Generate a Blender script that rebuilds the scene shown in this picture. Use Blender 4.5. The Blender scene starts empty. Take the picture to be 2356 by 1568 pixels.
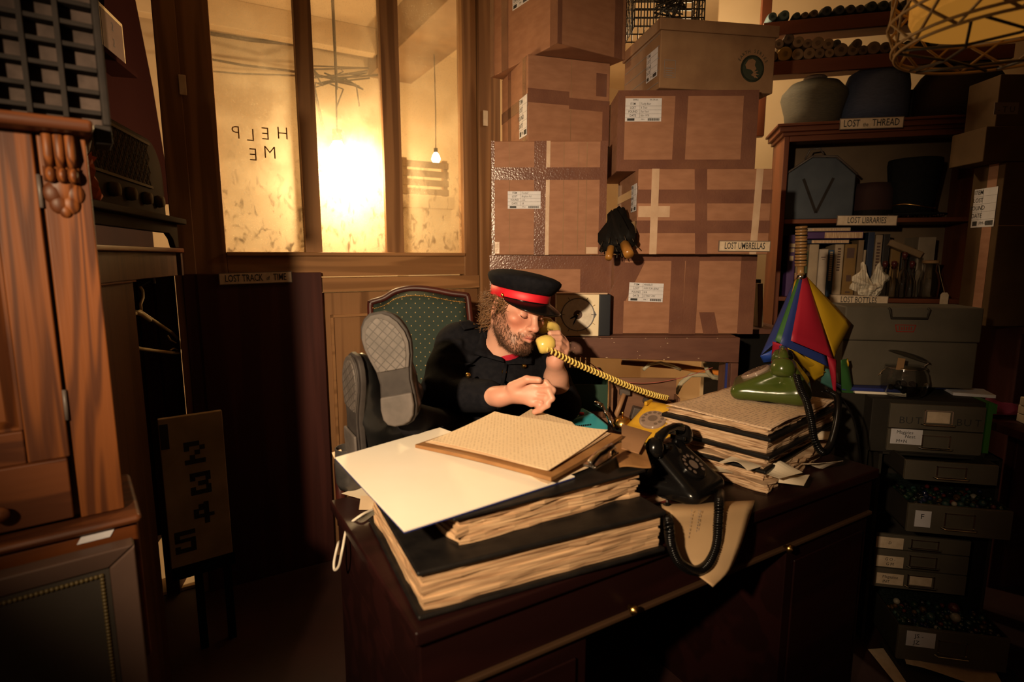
import bpy, bmesh, math, random
import numpy as np
from mathutils import Vector, Matrix, Euler, noise
random.seed(7)
SC = bpy.context.scene
COL = SC.collection
V = Vector
# ---------------------------------------------------------------- camera
FW, FH, FPX = 2356, 1568, 1300.0
PITCH = math.atan(FPX / 8716.0)
CAMH = 1.37
cd = bpy.data.cameras.new('camera')
cam = bpy.data.objects.new('camera', cd)
COL.objects.link(cam)
cd.sensor_width = 36.0
cd.lens = FPX / FW * 36.0
cam.location = (0, 0, CAMH)
cam.rotation_euler = (math.pi / 2 - PITCH, 0, 0)
cd.dof.use_dof = True
cd.dof.focus_distance = 1.95
cd.dof.aperture_fstop = 2.4
cd.clip_start = 0.02
SC.camera = cam
# ---------------------------------------------------------------- world, exposure, large lights
wd = bpy.data.worlds.new('world')
SC.world = wd
wd.use_nodes = True
wd.node_tree.nodes['Background'].inputs[0].default_value = (0.055, 0.028, 0.014, 1)
wd.node_tree.nodes['Background'].inputs[1].default_value = 1.25
SC.view_settings.view_transform = 'Standard'
SC.view_settings.look = 'None'
SC.view_settings.exposure = 0.0
SC.view_settings.gamma = 1.0
SC.view_settings.use_curve_mapping = False


def lamp(name, kind, loc, power, col, radius=0.05, aim=None, angle=90, blend=1.0):
    l = bpy.data.lights.new(name, kind)
    l.energy = power
    l.color = col
    l.shadow_soft_size = radius
    o = bpy.data.objects.new(name, l)
    COL.objects.link(o)
    o.location = loc
    if kind == 'SPOT':
        l.spot_size = math.radians(angle)
        l.spot_blend = blend
        o.rotation_euler = (V(aim) - V(loc)).to_track_quat('-Z', 'Y').to_euler()
    return o


WARM = (1.0, 0.735, 0.45)
lamp('key_spot', 'SPOT', (-0.62, -0.34, 1.73), 335, WARM, 0.035, (-0.02, 2.0, 1.10), 67, 1.0)
# ---------------------------------------------------------------- pixel geometry
CP, SP = math.cos(PITCH), math.sin(PITCH)


def ray(px, py):
    x = (px - FW / 2) / FPX
    y = -(py - FH / 2) / FPX
    return V((x, y * SP + CP, y * CP - SP))


def P(px, py, d):
    r = ray(px, py)
    r = r * (d / r.y)
    return V((r.x, r.y, r.z + CAMH))


def PZ(px, py, z):
    r = ray(px, py)
    r = r * ((z - CAMH) / r.z)
    return V((r.x, r.y, z))


def PN(px, py, pt, n):
    r = ray(px, py)
    o = V((0, 0, CAMH))
    t = (V(pt) - o).dot(V(n)) / r.dot(V(n))
    return o + r * t


def frame(o, x, z=(0, 0, 1)):
    """matrix with local x along x, z close to z, origin o"""
    x = V(x).normalized()
    z = V(z)
    y = z.cross(x).normalized()
    z = x.cross(y).normalized()
    return Matrix(((x.x, y.x, z.x, o[0]), (x.y, y.y, z.y, o[1]), (x.z, y.z, z.z, o[2]), (0, 0, 0, 1)))


def TR(x, y, z):
    return Matrix.Translation((x, y, z))


def RX(a):
    return Matrix.Rotation(math.radians(a), 4, 'X')


def RY(a):
    return Matrix.Rotation(math.radians(a), 4, 'Y')


def RZ(a):
    return Matrix.Rotation(math.radians(a), 4, 'Z')


# ---------------------------------------------------------------- mesh builder
class MB:
    def __init__(s):
        s.v, s.f, s.mi, s.cur = [], [], [], 0

    def add(s, vs, fs, M=None):
        n = len(s.v)
        s.v += [tuple(M @ V(v)) for v in vs] if M is not None else [tuple(v) for v in vs]
        s.f += [tuple(i + n for i in f) for f in fs]
        s.mi += [s.cur] * len(fs)
        return s

    def box(s, x0, y0, z0, x1, y1, z1, M=None):
        vs = [(x0, y0, z0), (x1, y0, z0), (x1, y1, z0), (x0, y1, z0), (x0, y0, z1), (x1, y0, z1), (x1, y1, z1), (x0, y1, z1)]
        return s.add(vs, [(3, 2, 1, 0), (4, 5, 6, 7), (0, 1, 5, 4), (1, 2, 6, 5), (2, 3, 7, 6), (3, 0, 4, 7)], M)

    def hexa(s, b, t):
        return s.add(list(b) + list(t), [(3, 2, 1, 0), (4, 5, 6, 7), (0, 1, 5, 4), (1, 2, 6, 5), (2, 3, 7, 6), (3, 0, 4, 7)])

    def prism(s, poly, z0, z1, M=None, sc=1.0):
        n = len(poly)
        vs = [(p[0], p[1], z0) for p in poly] + [(p[0] * sc, p[1] * sc, z1) for p in poly]
        fs = [tuple(range(n))[::-1], tuple(range(n, 2 * n))]
        fs += [(i, (i + 1) % n, (i + 1) % n + n, i + n) for i in range(n)]
        return s.add(vs, fs, M)

    def lathe(s, prof, n=24, M=None, sx=1.0, sy=1.0, a0=0.0, a1=360.0):
        full = a1 - a0 >= 359.9
        m = n if full else n + 1
        vs, fs = [], []
        for r, z in prof:
            for i in range(m):
                a = math.radians(a0 + (a1 - a0) * i / n)
                vs.append((r * math.cos(a) * sx, r * math.sin(a) * sy, z))
        k = len(prof)
        for j in range(k - 1):
            for i in range(n):
                i2 = (i + 1) % m
                fs.append((j * m + i, j * m + i2, (j + 1) * m + i2, (j + 1) * m + i))
        if full and not (k == 2 and min(prof[0][0], prof[1][0]) < 1e-5):
            if prof[0][0] > 1e-5:
                fs.append(tuple(range(m))[::-1])
            if prof[-1][0] > 1e-5:
                fs.append(tuple(range((k - 1) * m, k * m)))
        return s.add(vs, fs, M)

    def cyl(s, a, b, r0, r1=None, n=14):
        r1 = r0 if r1 is None else r1
        return s.tube([a, b], [r0, r1], n)

    def tube(s, pts, r, n=8, closed=False, flat=1.0):
        pts = [V(p) for p in pts]
        k = len(pts)
        rr = list(r) if hasattr(r, '__len__') else [r] * k
        tang = []
        for i in range(k):
            if closed:
                t = pts[(i + 1) % k] - pts[i - 1]
            else:
                t = pts[min(i + 1, k - 1)] - pts[max(i - 1, 0)]
            tang.append(t.normalized() if t.length > 1e-9 else V((0, 0, 1)))
        up = V((0, 0, 1)) if abs(tang[0].z) < 0.9 else V((1, 0, 0))
        nrm = (up - tang[0] * up.dot(tang[0])).normalized()
        vs, fs = [], []
        for i in range(k):
            t = tang[i]
            nrm = (nrm - t * nrm.dot(t))
            nrm = nrm.normalized() if nrm.length > 1e-6 else t.orthogonal().normalized()
            b = t.cross(nrm)
            for j in range(n):
                a = 2 * math.pi * j / n
                vs.append(pts[i] + nrm * (math.cos(a) * rr[i]) + b * (math.sin(a) * rr[i] * flat))
        for i in range(k if closed else k - 1):
            i2 = (i + 1) % k
            for j in range(n):
                j2 = (j + 1) % n
                fs.append((i * n + j, i * n + j2, i2 * n + j2, i2 * n + j))
        if not closed:
            fs.append(tuple(range(n))[::-1])
            fs.append(tuple(range((k - 1) * n, k * n)))
        return s.add(vs, fs)

    def sphere(s, c, r, seg=16, rings=10, M=None):
        r = r if hasattr(r, '__len__') else (r, r, r)
        prof_v, fs = [], []
        prof_v.append((c[0], c[1], c[2] - r[2]))
        for j in range(1, rings):
            p = -math.pi / 2 + math.pi * j / rings
            for i in range(seg):
                a = 2 * math.pi * i / seg
                prof_v.append((c[0] + r[0] * math.cos(p) * math.cos(a), c[1] + r[1] * math.cos(p) * math.sin(a), c[2] + r[2] * math.sin(p)))
        prof_v.append((c[0], c[1], c[2] + r[2]))
        for i in range(seg):
            fs.append((0, 1 + (i + 1) % seg, 1 + i))
            fs.append((len(prof_v) - 1, 1 + (rings - 2) * seg + i, 1 + (rings - 2) * seg + (i + 1) % seg))
        for j in range(rings - 2):
            for i in range(seg):
                i2 = (i + 1) % seg
                fs.append((1 + j * seg + i, 1 + j * seg + i2, 1 + (j + 1) * seg + i2, 1 + (j + 1) * seg + i))
        return s.add(prof_v, fs, M)

    def surf(s, nu, nv, fn, M=None):
        vs = [fn(i / nu, j / nv) for j in range(nv + 1) for i in range(nu + 1)]
        fs = [(j * (nu + 1) + i, j * (nu + 1) + i + 1, (j + 1) * (nu + 1) + i + 1, (j + 1) * (nu + 1) + i) for j in range(nv) for i in range(nu)]
        return s.add(vs, fs, M)

    def rings(s, rings, M=None, caps=True):
        n = len(rings[0])
        vs = [p for r in rings for p in r]
        fs = [(k * n + i, k * n + (i + 1) % n, (k + 1) * n + (i + 1) % n, (k + 1) * n + i) for k in range(len(rings) - 1) for i in range(n)]
        if caps:
            fs += [tuple(range(n))[::-1], tuple(range((len(rings) - 1) * n, len(rings) * n))]
        return s.add(vs, fs, M)

    def build(s, name, mats, parent=None, smooth=False, bevel=0, solid=0, sub=0, loc=None, seg=2, offset=-1):
        me = bpy.data.meshes.new(name)
        vs = s.v
        if loc is not None:
            l = V(loc)
            vs = [tuple(V(v) - l) for v in vs]
        me.from_pydata(vs, [], s.f)
        mats = mats if isinstance(mats, (list, tuple)) else [mats]
        for m in mats:
            me.materials.append(m)
        if len(mats) > 1:
            me.polygons.foreach_set('material_index', s.mi)
        bm = bmesh.new()
        bm.from_mesh(me)
        bmesh.ops.recalc_face_normals(bm, faces=bm.faces)
        bm.to_mesh(me)
        bm.free()
        if smooth:
            me.polygons.foreach_set('use_smooth', [True] * len(me.polygons))
        o = bpy.data.objects.new(name, me)
        COL.objects.link(o)
        if loc is not None:
            o.location = loc
        if parent is not None:
            o.parent = parent
        if solid:
            m = o.modifiers.new('solid', 'SOLIDIFY')
            m.thickness = solid
            m.offset = offset
        if bevel:
            m = o.modifiers.new('bevel', 'BEVEL')
            m.width = bevel
            m.segments = seg
            m.limit_method = 'ANGLE'
            m.angle_limit = math.radians(40)
            if not smooth:
                me.polygons.foreach_set('use_smooth', [True] * len(me.polygons))
                w = o.modifiers.new('wn', 'WEIGHTED_NORMAL')
                w.keep_sharp = True
        if sub:
            m = o.modifiers.new('sub', 'SUBSURF')
            m.levels = m.render_levels = sub
        return o


def tag(o, label, cat, group=None, kind=None):
    o['label'] = label
    o['category'] = cat
    if group:
        o['group'] = group
    if kind:
        o['kind'] = kind
    return o


def struct(o, label=None):
    o['kind'] = 'structure'
    if label:
        o['label'] = label
    return o


def thing(name, label, cat, M=None, group=None):
    o = bpy.data.objects.new(name, None)
    COL.objects.link(o)
    o.empty_display_size = 0.05
    if M is not None:
        o.matrix_world = M
    return tag(o, label, cat, group)


def copy_tree(o, parent=None):
    c = o.copy()
    COL.objects.link(c)
    if parent is not None:
        c.parent = parent
    for ch in list(o.children):
        copy_tree(ch, c)
    return c


_tc = {}


def glyphs(body, size, M, mb, xs=1.0, shear=0.0, thick=0.0004, align='CENTER', bold=0.0):
    """adds flat raised lettering to a mesh builder; text runs along local x, up is local z, faces local -y"""
    key = (body, shear, align, bold)
    if key not in _tc:
        cu = bpy.data.curves.new('t', 'FONT')
        cu.body = body
        cu.size = 1.0
        cu.align_x = align
        cu.align_y = 'CENTER'
        cu.shear = shear
        cu.offset = bold
        cu.resolution_u = 2
        ob = bpy.data.objects.new('t', cu)
        COL.objects.link(ob)
        dg = bpy.context.evaluated_depsgraph_get()
        me = bpy.data.meshes.new_from_object(ob.evaluated_get(dg))
        _tc[key] = ([tuple(v.co) for v in me.vertices], [tuple(p.vertices) for p in me.polygons])
        bpy.data.objects.remove(ob)
        bpy.data.curves.remove(cu)
        bpy.data.meshes.remove(me)
    vs, fs = _tc[key]
    mb.add([(v[0] * size * xs, -thick, v[1] * size) for v in vs], fs, M)
    return mb


# ---------------------------------------------------------------- signed-distance modelling
class SDF:
    def __init__(s, lo, hi, h):
        s.lo, s.h = np.array(lo, float), h
        s.n = np.ceil((np.array(hi, float) - s.lo) / h).astype(int) + 1
        s.D = np.full(s.n, 1.0, np.float32)

    def _win(s, pmin, pmax):
        a = np.clip(np.floor((pmin - s.lo) / s.h).astype(int), 0, s.n)
        b = np.clip(np.ceil((pmax - s.lo) / s.h).astype(int) + 1, 0, s.n)
        if (b <= a).any():
            return None
        g = np.meshgrid(*[s.lo[i] + s.h * np.arange(a[i], b[i]) for i in range(3)], indexing='ij', sparse=True)
        return (slice(a[0], b[0]), slice(a[1], b[1]), slice(a[2], b[2])), g

    def _put(s, w, d, k, op):
        D = s.D[w]
        if op == 'u':
            h = np.maximum(k - np.abs(D - d), 0) / k
            s.D[w] = np.minimum(D, d) - h * h * k * 0.25
        else:
            d = -d
            h = np.maximum(k - np.abs(D - d), 0) / k
            s.D[w] = np.maximum(D, d) + h * h * k * 0.25

    def cap(s, a, b, ra, rb=None, k=0.02, op='u'):
        rb = ra if rb is None else rb
        a, b = np.array(a, float), np.array(b, float)
        m = max(ra, rb) + k + 3 * s.h
        w = s._win(np.minimum(a, b) - m, np.maximum(a, b) + m)
        if w is None:
            return s
        w, (X, Y, Z) = w
        ba = b - a
        L = max(ba @ ba, 1e-12)
        t = np.clip(((X - a[0]) * ba[0] + (Y - a[1]) * ba[1] + (Z - a[2]) * ba[2]) / L, 0, 1)
        d = np.sqrt((X - a[0] - ba[0] * t) ** 2 + (Y - a[1] - ba[1] * t) ** 2 + (Z - a[2] - ba[2] * t) ** 2) - (ra + (rb - ra) * t)
        s._put(w, d, k, op)
        return s

    def ell(s, c, r, R=None, k=0.02, op='u'):
        """ellipsoid, R = 3x3 whose columns are its axes"""
        c, r = np.array(c, float), np.array(r, float)
        m = r.max() + k + 3 * s.h
        w = s._win(c - m, c + m)
        if w is None:
            return s
        w, (X, Y, Z) = w
        X, Y, Z = X - c[0], Y - c[1], Z - c[2]
        if R is not None:
            R = np.array(R)
            X, Y, Z = X * R[0, 0] + Y * R[1, 0] + Z * R[2, 0], X * R[0, 1] + Y * R[1, 1] + Z * R[2, 1], X * R[0, 2] + Y * R[1, 2] + Z * R[2, 2]
        k0 = np.sqrt((X / r[0]) ** 2 + (Y / r[1]) ** 2 + (Z / r[2]) ** 2)
        k1 = np.sqrt((X / r[0] ** 2) ** 2 + (Y / r[1] ** 2) ** 2 + (Z / r[2] ** 2) ** 2) + 1e-9
        s._put(w, k0 * (k0 - 1) / k1, k, op)
        return s

    def nets(s):
        D = s.D
        S = D < 0
        c = np.zeros(np.array(D.shape) - 1, np.int8)
        cs = [(i, j, k) for i in (0, 1) for j in (0, 1) for k in (0, 1)]
        nx, ny, nz = c.shape
        for i, j, k in cs:
            c += S[i:i + nx, j:j + ny, k:k + nz]
        act = np.argwhere((c > 0) & (c < 8))
        idx = np.full(c.shape, -1, np.int32)
        idx[act[:, 0], act[:, 1], act[:, 2]] = np.arange(len(act))
        acc = np.zeros((len(act), 3))
        cnt = np.zeros(len(act))
        for ax in range(3):
            for p, q in ((0, 0), (0, 1), (1, 0), (1, 1)):
                o = [0, 0, 0]
                o[(ax + 1) % 3], o[(ax + 2) % 3] = p, q
                e = list(o)
                e[ax] = 1
                A = D[act[:, 0] + o[0], act[:, 1] + o[1], act[:, 2] + o[2]]
                B = D[act[:, 0] + e[0], act[:, 1] + e[1], act[:, 2] + e[2]]
                m = (A < 0) != (B < 0)
                t = np.where(m, A / np.where(m, A - B, 1), 0)
                pt = np.tile(np.array(o, float), (len(act), 1))
                pt[:, ax] = t
                acc += pt * m[:, None]
                cnt += m
        vs = (act + acc / cnt[:, None]) * s.h + s.lo
        fs = []
        for ax in range(3):
            sl0, sl1 = [slice(1, -1)] * 3, [slice(1, -1)] * 3
            sl0[ax], sl1[ax] = slice(0, -1), slice(1, None)
            m = S[tuple(sl0)] != S[tuple(sl1)]
            e = np.argwhere(m)
            neg = S[tuple(sl0)][m]
            base = e.copy()
            u, v = (ax + 1) % 3, (ax + 2) % 3
            base[:, u] += 1
            base[:, v] += 1
            q = []
            for du, dv in ((-1, -1), (0, -1), (0, 0), (-1, 0)):
                b = base.copy()
                b[:, u] += du
                b[:, v] += dv
                q.append(idx[b[:, 0], b[:, 1], b[:, 2]])
            q = np.stack(q, 1)
            q[~neg] = q[~neg][:, ::-1]
            fs.append(q)
        fs = np.concatenate(fs)
        fs = fs[(fs >= 0).all(1)]
        return vs, fs

    def smooth_nets(s, it=2, lam=0.5):
        vs, fs = s.nets()
        e = np.concatenate([fs[:, [i, (i + 1) % 4]] for i in range(4)])
        for _ in range(it):
            acc = np.zeros_like(vs)
            cnt = np.zeros(len(vs))
            np.add.at(acc, e[:, 0], vs[e[:, 1]])
            np.add.at(acc, e[:, 1], vs[e[:, 0]])
            np.add.at(cnt, e[:, 0], 1)
            np.add.at(cnt, e[:, 1], 1)
            vs = vs * (1 - lam) + acc / np.maximum(cnt, 1)[:, None] * lam
        return vs, fs


def npmesh(name, vs, fs, mat, parent=None, cols=None):
    me = bpy.data.meshes.new(name)
    me.vertices.add(len(vs))
    me.vertices.foreach_set('co', np.ascontiguousarray(vs, np.float32).ravel())
    me.loops.add(fs.size)
    me.loops.foreach_set('vertex_index', np.ascontiguousarray(fs, np.int32).ravel())
    me.polygons.add(len(fs))
    me.polygons.foreach_set('loop_start', np.arange(0, fs.size, 4, dtype=np.int32))
    me.polygons.foreach_set('use_smooth', np.ones(len(fs), bool))
    me.update(calc_edges=True)
    me.validate()
    me.materials.append(mat)
    if cols is not None:
        at = me.color_attributes.new('Tint', 'FLOAT_COLOR', 'POINT')
        at.data.foreach_set('color', np.ascontiguousarray(np.c_[cols, np.ones(len(cols))], np.float32).ravel())
    o = bpy.data.objects.new(name, me)
    COL.objects.link(o)
    if parent is not None:
        o.parent = parent
    return o


# ---------------------------------------------------------------- materials
def nodes_of(name):
    m = bpy.data.materials.new(name)
    m.use_nodes = True
    nt = m.node_tree
    return m, nt, nt.nodes['Principled BSDF']


def mixc(nt, fac, a, b):
    x = nt.nodes.new('ShaderNodeMix')
    x.data_type = 'RGBA'
    for sock, val in ((0, fac), (6, a), (7, b)):
        if hasattr(val, 'is_linked'):
            nt.links.new(val, x.inputs[sock])
        elif isinstance(val, (int, float)):
            x.inputs[sock].default_value = val
        else:
            x.inputs[sock].default_value = (*val, 1)
    return x.outputs[2]


def tnoise(nt, scale, detail=3, stretch=None, coord='Object', dist=0.0):
    tc = nt.nodes.new('ShaderNodeTexCoord')
    mp = nt.nodes.new('ShaderNodeMapping')
    if stretch:
        mp.inputs['Scale'].default_value = stretch
    nt.links.new(tc.outputs[coord], mp.inputs[0])
    n = nt.nodes.new('ShaderNodeTexNoise')
    n.inputs['Scale'].default_value = scale
    n.inputs['Detail'].default_value = detail
    n.inputs['Distortion'].default_value = dist
    nt.links.new(mp.outputs[0], n.inputs['Vector'])
    return n.outputs[0]


def ramp(nt, fac, stops):
    r = nt.nodes.new('ShaderNodeValToRGB')
    e = r.color_ramp.elements
    while len(e) < len(stops):
        e.new(0.5)
    for el, (p, c) in zip(e, stops):
        el.position = p
        el.color = (c, c, c, 1) if isinstance(c, (int, float)) else (*c, 1)
    nt.links.new(fac, r.inputs[0])
    return r.outputs[0]


def mth(nt, op, a, b=None):
    m = nt.nodes.new('ShaderNodeMath')
    m.operation = op
    for i, x in enumerate((a, b)):
        if x is None:
            continue
        if hasattr(x, 'is_linked'):
            nt.links.new(x, m.inputs[i])
        else:
            m.inputs[i].default_value = x
    return m.outputs[0]


def bump(nt, b, h, strength=0.3, dist=0.002):
    n = nt.nodes.new('ShaderNodeBump')
    n.inputs['Strength'].default_value = strength
    n.inputs['Distance'].default_value = dist
    nt.links.new(h, n.inputs['Height'])
    nt.links.new(n.outputs[0], b.inputs['Normal'])


def mat(name, col, rough=0.6, col2=None, scale=25, stretch=None, metal=0, bmp=0, bscale=None, spec=0.5, coat=0, detail=4, lo=0.35, hi=0.65, emit=None, trans=0, ior=1.45, sheen=0, coord='Object', alpha=None):
    m, nt, b = nodes_of(name)
    b.inputs['Base Color'].default_value = (*col, 1)
    b.inputs['Roughness'].default_value = rough
    b.inputs['Metallic'].default_value = metal
    b.inputs['Specular IOR Level'].default_value = spec
    b.inputs['Coat Weight'].default_value = coat
    b.inputs['Sheen Weight'].default_value = sheen
    b.inputs['Transmission Weight'].default_value = trans
    b.inputs['IOR'].default_value = ior
    if col2 is not None:
        n = tnoise(nt, scale, detail, stretch, coord)
        nt.links.new(mixc(nt, ramp(nt, n, [(lo, 0.0), (hi, 1.0)]), col, col2), b.inputs['Base Color'])
    if bmp:
        bump(nt, b, tnoise(nt, bscale or scale * 3, 3, stretch, coord), bmp)
    if emit:
        b.inputs['Emission Color'].default_value = (*emit[:3], 1)
        b.inputs['Emission Strength'].default_value = emit[3]
    return m


def wood(name, c1, c2, stretch=(6, 6, 0.7), bands=26, rough=0.45, scale=1.0, sharp=(0.25, 0.8), coat=0.0, fine=0.25):
    """flat-sawn boards: contour bands of a stretched noise plus fine pores; grain runs along the small stretch axis"""
    m, nt, b = nodes_of(name)
    n = tnoise(nt, scale, 2, stretch, dist=0.3)
    f = mth(nt, 'SINE', mth(nt, 'MULTIPLY', n, float(bands)))
    f = mth(nt, 'MULTIPLY', mth(nt, 'ADD', f, 1.0), 0.5)
    f = ramp(nt, f, [(sharp[0], 0.0), (sharp[1], 1.0)])
    p = tnoise(nt, scale * 14, 3, (stretch[0], stretch[1], stretch[2] * 0.5))
    f = mth(nt, 'ADD', mth(nt, 'MULTIPLY', f, 1 - fine), mth(nt, 'MULTIPLY', p, fine))
    nt.links.new(mixc(nt, f, c1, c2), b.inputs['Base Color'])
    b.inputs['Roughness'].default_value = rough
    b.inputs['Specular IOR Level'].default_value = 0.25
    b.inputs['Coat Weight'].default_value = coat
    b.inputs['Coat Roughness'].default_value = 0.15
    bump(nt, b, p, 0.25, 0.001)
    return m


MT = {}
MT['card'] = mat('cardboard', (0.305, 0.142, 0.078), 0.75, (0.255, 0.114, 0.06), 14, (1, 1, 3), bmp=0.12, bscale=160)
MT['card2'] = mat('cardboard_brown', (0.27, 0.15, 0.075), 0.75, (0.21, 0.11, 0.055), 10, bmp=0.12, bscale=160)
MT['tape'] = mat('brown_tape', (0.175, 0.078, 0.050), 0.2, (0.135, 0.058, 0.04), 9, bmp=0.55, bscale=130, coat=0.5)
MT['tape2'] = mat('pale_tape', (0.52, 0.36, 0.25), 0.3, (0.45, 0.3, 0.2), 18, bmp=0.4, bscale=60)
MT['paper'] = mat('label_paper', (0.60, 0.58, 0.62), 0.7, (0.55, 0.53, 0.56), 30)
MT['ink'] = mat('ink', (0.02, 0.02, 0.022), 0.6)
MT['ink2'] = mat('soft_ink', (0.2, 0.17, 0.16), 0.7)
MT['sign'] = mat('sign_card', (0.60, 0.47, 0.34), 0.6, (0.5, 0.38, 0.26), 40)
MT['signedge'] = mat('sign_edge', (0.14, 0.1, 0.075), 0.6)
MT['old'] = mat('aged_paper', (0.74, 0.55, 0.36), 0.75, (0.62, 0.42, 0.25), 7, bmp=0.1, bscale=60)
MT['old2'] = mat('pale_paper', (0.80, 0.68, 0.52), 0.7, (0.74, 0.60, 0.43), 6)
MT['white'] = mat('white_card', (0.86, 0.78, 0.66), 0.55, (0.82, 0.73, 0.6), 4)
MT['pages'] = mat('page_edges', (0.60, 0.39, 0.22), 0.8, (0.24, 0.13, 0.065), 3.2, (2, 2, 60), bmp=0.6, bscale=4, detail=5)
MT['pages2'] = mat('page_edges_torn', (0.62, 0.43, 0.27), 0.8, (0.3, 0.17, 0.09), 5, (3, 3, 50), bmp=0.6, bscale=6, detail=5)
MT['ledger'] = mat('ledger_cloth', (0.007, 0.006, 0.006), 0.4, (0.012, 0.010, 0.009), 30, bmp=0.1, bscale=200, spec=0.25)
MT['pine'] = wood('stained_pine', (0.15, 0.045, 0.010), (0.042, 0.0115, 0.004), (15, 15, 1.0), 60, 0.5, 1.0, (0.2, 0.9), fine=0.3)
MT['pineh'] = wood('stained_pine_cross', (0.115, 0.036, 0.012), (0.05, 0.015, 0.006), (1.1, 12, 14), 30, 0.45, 1.0)
MT['orange'] = mat('orange_varnish', (0.11, 0.030, 0.007), 0.35, (0.075, 0.02, 0.005), 5, (1, 4, 8))
MT['desk'] = wood('dark_mahogany', (0.021, 0.0055, 0.005), (0.012, 0.0035, 0.0032), (0.7, 6, 6), 18, 0.38, 1.2)
MT['frame'] = wood('old_pine_frame', (0.27, 0.135, 0.058), (0.14, 0.064, 0.026), (9, 9, 0.5), 22, 0.5, 1.2)
MT['frameh'] = wood('old_pine_rail', (0.30, 0.15, 0.062), (0.18, 0.085, 0.033), (0.5, 9, 9), 22, 0.5, 1.2)
MT['redpanel'] = wood('dark_red_panel', (0.062, 0.0165, 0.013), (0.04, 0.010, 0.008), (9, 9, 0.5), 16, 0.6, 1.2)
MT['brownpaint'] = mat('brown_paint', (0.125, 0.052, 0.034), 0.5, (0.10, 0.04, 0.027), 10, (1, 4, 4), bmp=0.1, bscale=30)
MT['chip'] = mat('chipped_spots', (0.5, 0.36, 0.24), 0.8)
MT['case'] = wood('bookcase_wood', (0.17, 0.05, 0.02), (0.10, 0.028, 0.012), (4, 4, 1.0), 16, 0.45, 1.0)
MT['caseh'] = wood('bookcase_wood_cross', (0.16, 0.048, 0.02), (0.10, 0.028, 0.012), (0.7, 5, 5), 16, 0.45, 1.0)
MT['caseback'] = mat('bookcase_back', (0.12, 0.075, 0.04), 0.7, (0.09, 0.055, 0.03), 6)
MT['cream'] = mat('cream_plaster', (0.72, 0.55, 0.34), 0.8, (0.62, 0.45, 0.26), 2.2, bmp=0.1, bscale=20)
MT['beam'] = mat('brown_beam', (0.30, 0.17, 0.075), 0.8, (0.22, 0.12, 0.05), 5)
MT['cable'] = mat('dark_cable', (0.06, 0.035, 0.02), 0.6)
MT['floor'] = mat('dark_floor', (0.045, 0.015, 0.012), 0.6, (0.028, 0.011, 0.009), 3, bmp=0.2, bscale=40)
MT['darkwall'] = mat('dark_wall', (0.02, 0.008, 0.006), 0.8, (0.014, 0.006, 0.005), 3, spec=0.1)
MT['navy'] = mat('navy_wool', (0.0055, 0.0055, 0.008), 0.9, (0.009, 0.0085, 0.011), 60, bmp=0.35, bscale=350, spec=0.12)
MT['trouser'] = mat('dark_trousers', (0.006, 0.006, 0.008), 0.85, (0.009, 0.008, 0.010), 30, bmp=0.2, bscale=200, spec=0.12)
MT['red'] = mat('red_cloth', (0.62, 0.012, 0.025), 0.5, (0.5, 0.008, 0.02), 30)
MT['redshirt'] = mat('crimson_shirt', (0.45, 0.008, 0.03), 0.8, (0.38, 0.006, 0.025), 30, bmp=0.2)
MT['gold'] = mat('gold_metal', (0.75, 0.45, 0.12), 0.25, metal=1)
MT['brass'] = mat('brass', (0.70, 0.42, 0.13), 0.28, metal=1)
MT['chrome'] = mat('chrome', (0.75, 0.7, 0.65), 0.12, metal=1)
MT['black'] = mat('black_plastic', (0.005, 0.0045, 0.0045), 0.18, spec=0.35)
MT['blackm'] = mat('black_matte', (0.006, 0.005, 0.0045), 0.75, spec=0.15)
MT['leather'] = mat('black_leather', (0.006, 0.006, 0.006), 0.3, (0.009, 0.008, 0.008), 20, bmp=0.15, bscale=120, spec=0.3)
MT['sole'] = mat('grey_rubber', (0.085, 0.069, 0.062), 0.65, (0.055, 0.045, 0.04), 22, bmp=0.2)
MT['soledark'] = mat('dark_rubber', (0.026, 0.021, 0.02), 0.65, (0.04, 0.033, 0.03), 22, spec=0.25)
MT['gphone'] = mat('olive_green_plastic', (0.05, 0.07, 0.012), 0.2, spec=0.5, coat=0.15)
MT['yphone'] = mat('mustard_yellow_plastic', (0.62, 0.36, 0.03), 0.3, (0.55, 0.3, 0.022), 20)
MT['yhand'] = mat('pale_yellow_plastic', (0.68, 0.50, 0.13), 0.25, coat=0.3)
MT['dial'] = mat('smoky_dial', (0.28, 0.2, 0.16), 0.15, coat=0.5)
MT['dialdark'] = mat('dial_holes', (0.14, 0.1, 0.08), 0.3)
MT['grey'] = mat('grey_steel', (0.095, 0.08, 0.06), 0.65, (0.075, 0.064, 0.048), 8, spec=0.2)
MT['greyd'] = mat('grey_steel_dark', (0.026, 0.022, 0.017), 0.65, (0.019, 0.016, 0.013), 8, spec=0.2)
MT['bluegrey'] = mat('blue_grey_case', (0.024, 0.0185, 0.016), 0.8, (0.016, 0.0125, 0.011), 18, bmp=0.2, spec=0.2)
MT['cell'] = mat('cell_floor', (0.085, 0.06, 0.05), 0.8, (0.045, 0.033, 0.028), 25, spec=0.1)
MT['silver'] = mat('dull_silver_frame', (0.095, 0.056, 0.042), 0.5, (0.08, 0.047, 0.036), 8, spec=0.2)
MT['canvas'] = mat('dark_grey_canvas', (0.045, 0.034, 0.026), 0.7, (0.034, 0.027, 0.02), 5)
MT['radio'] = mat('radio_case', (0.022, 0.014, 0.008), 0.8, spec=0.03)
MT['grille'] = mat('radio_grille', (0.06, 0.042, 0.024), 0.8, spec=0.03)
MT['hanger'] = mat('cream_plastic', (0.42, 0.31, 0.16), 0.45)
MT['clockface'] = mat('brushed_silver', (0.58, 0.5, 0.41), 0.35, (0.68, 0.6, 0.5), 60, metal=0.15)
MT['clockcase'] = mat('cream_clock', (0.72, 0.6, 0.42), 0.5)
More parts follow.
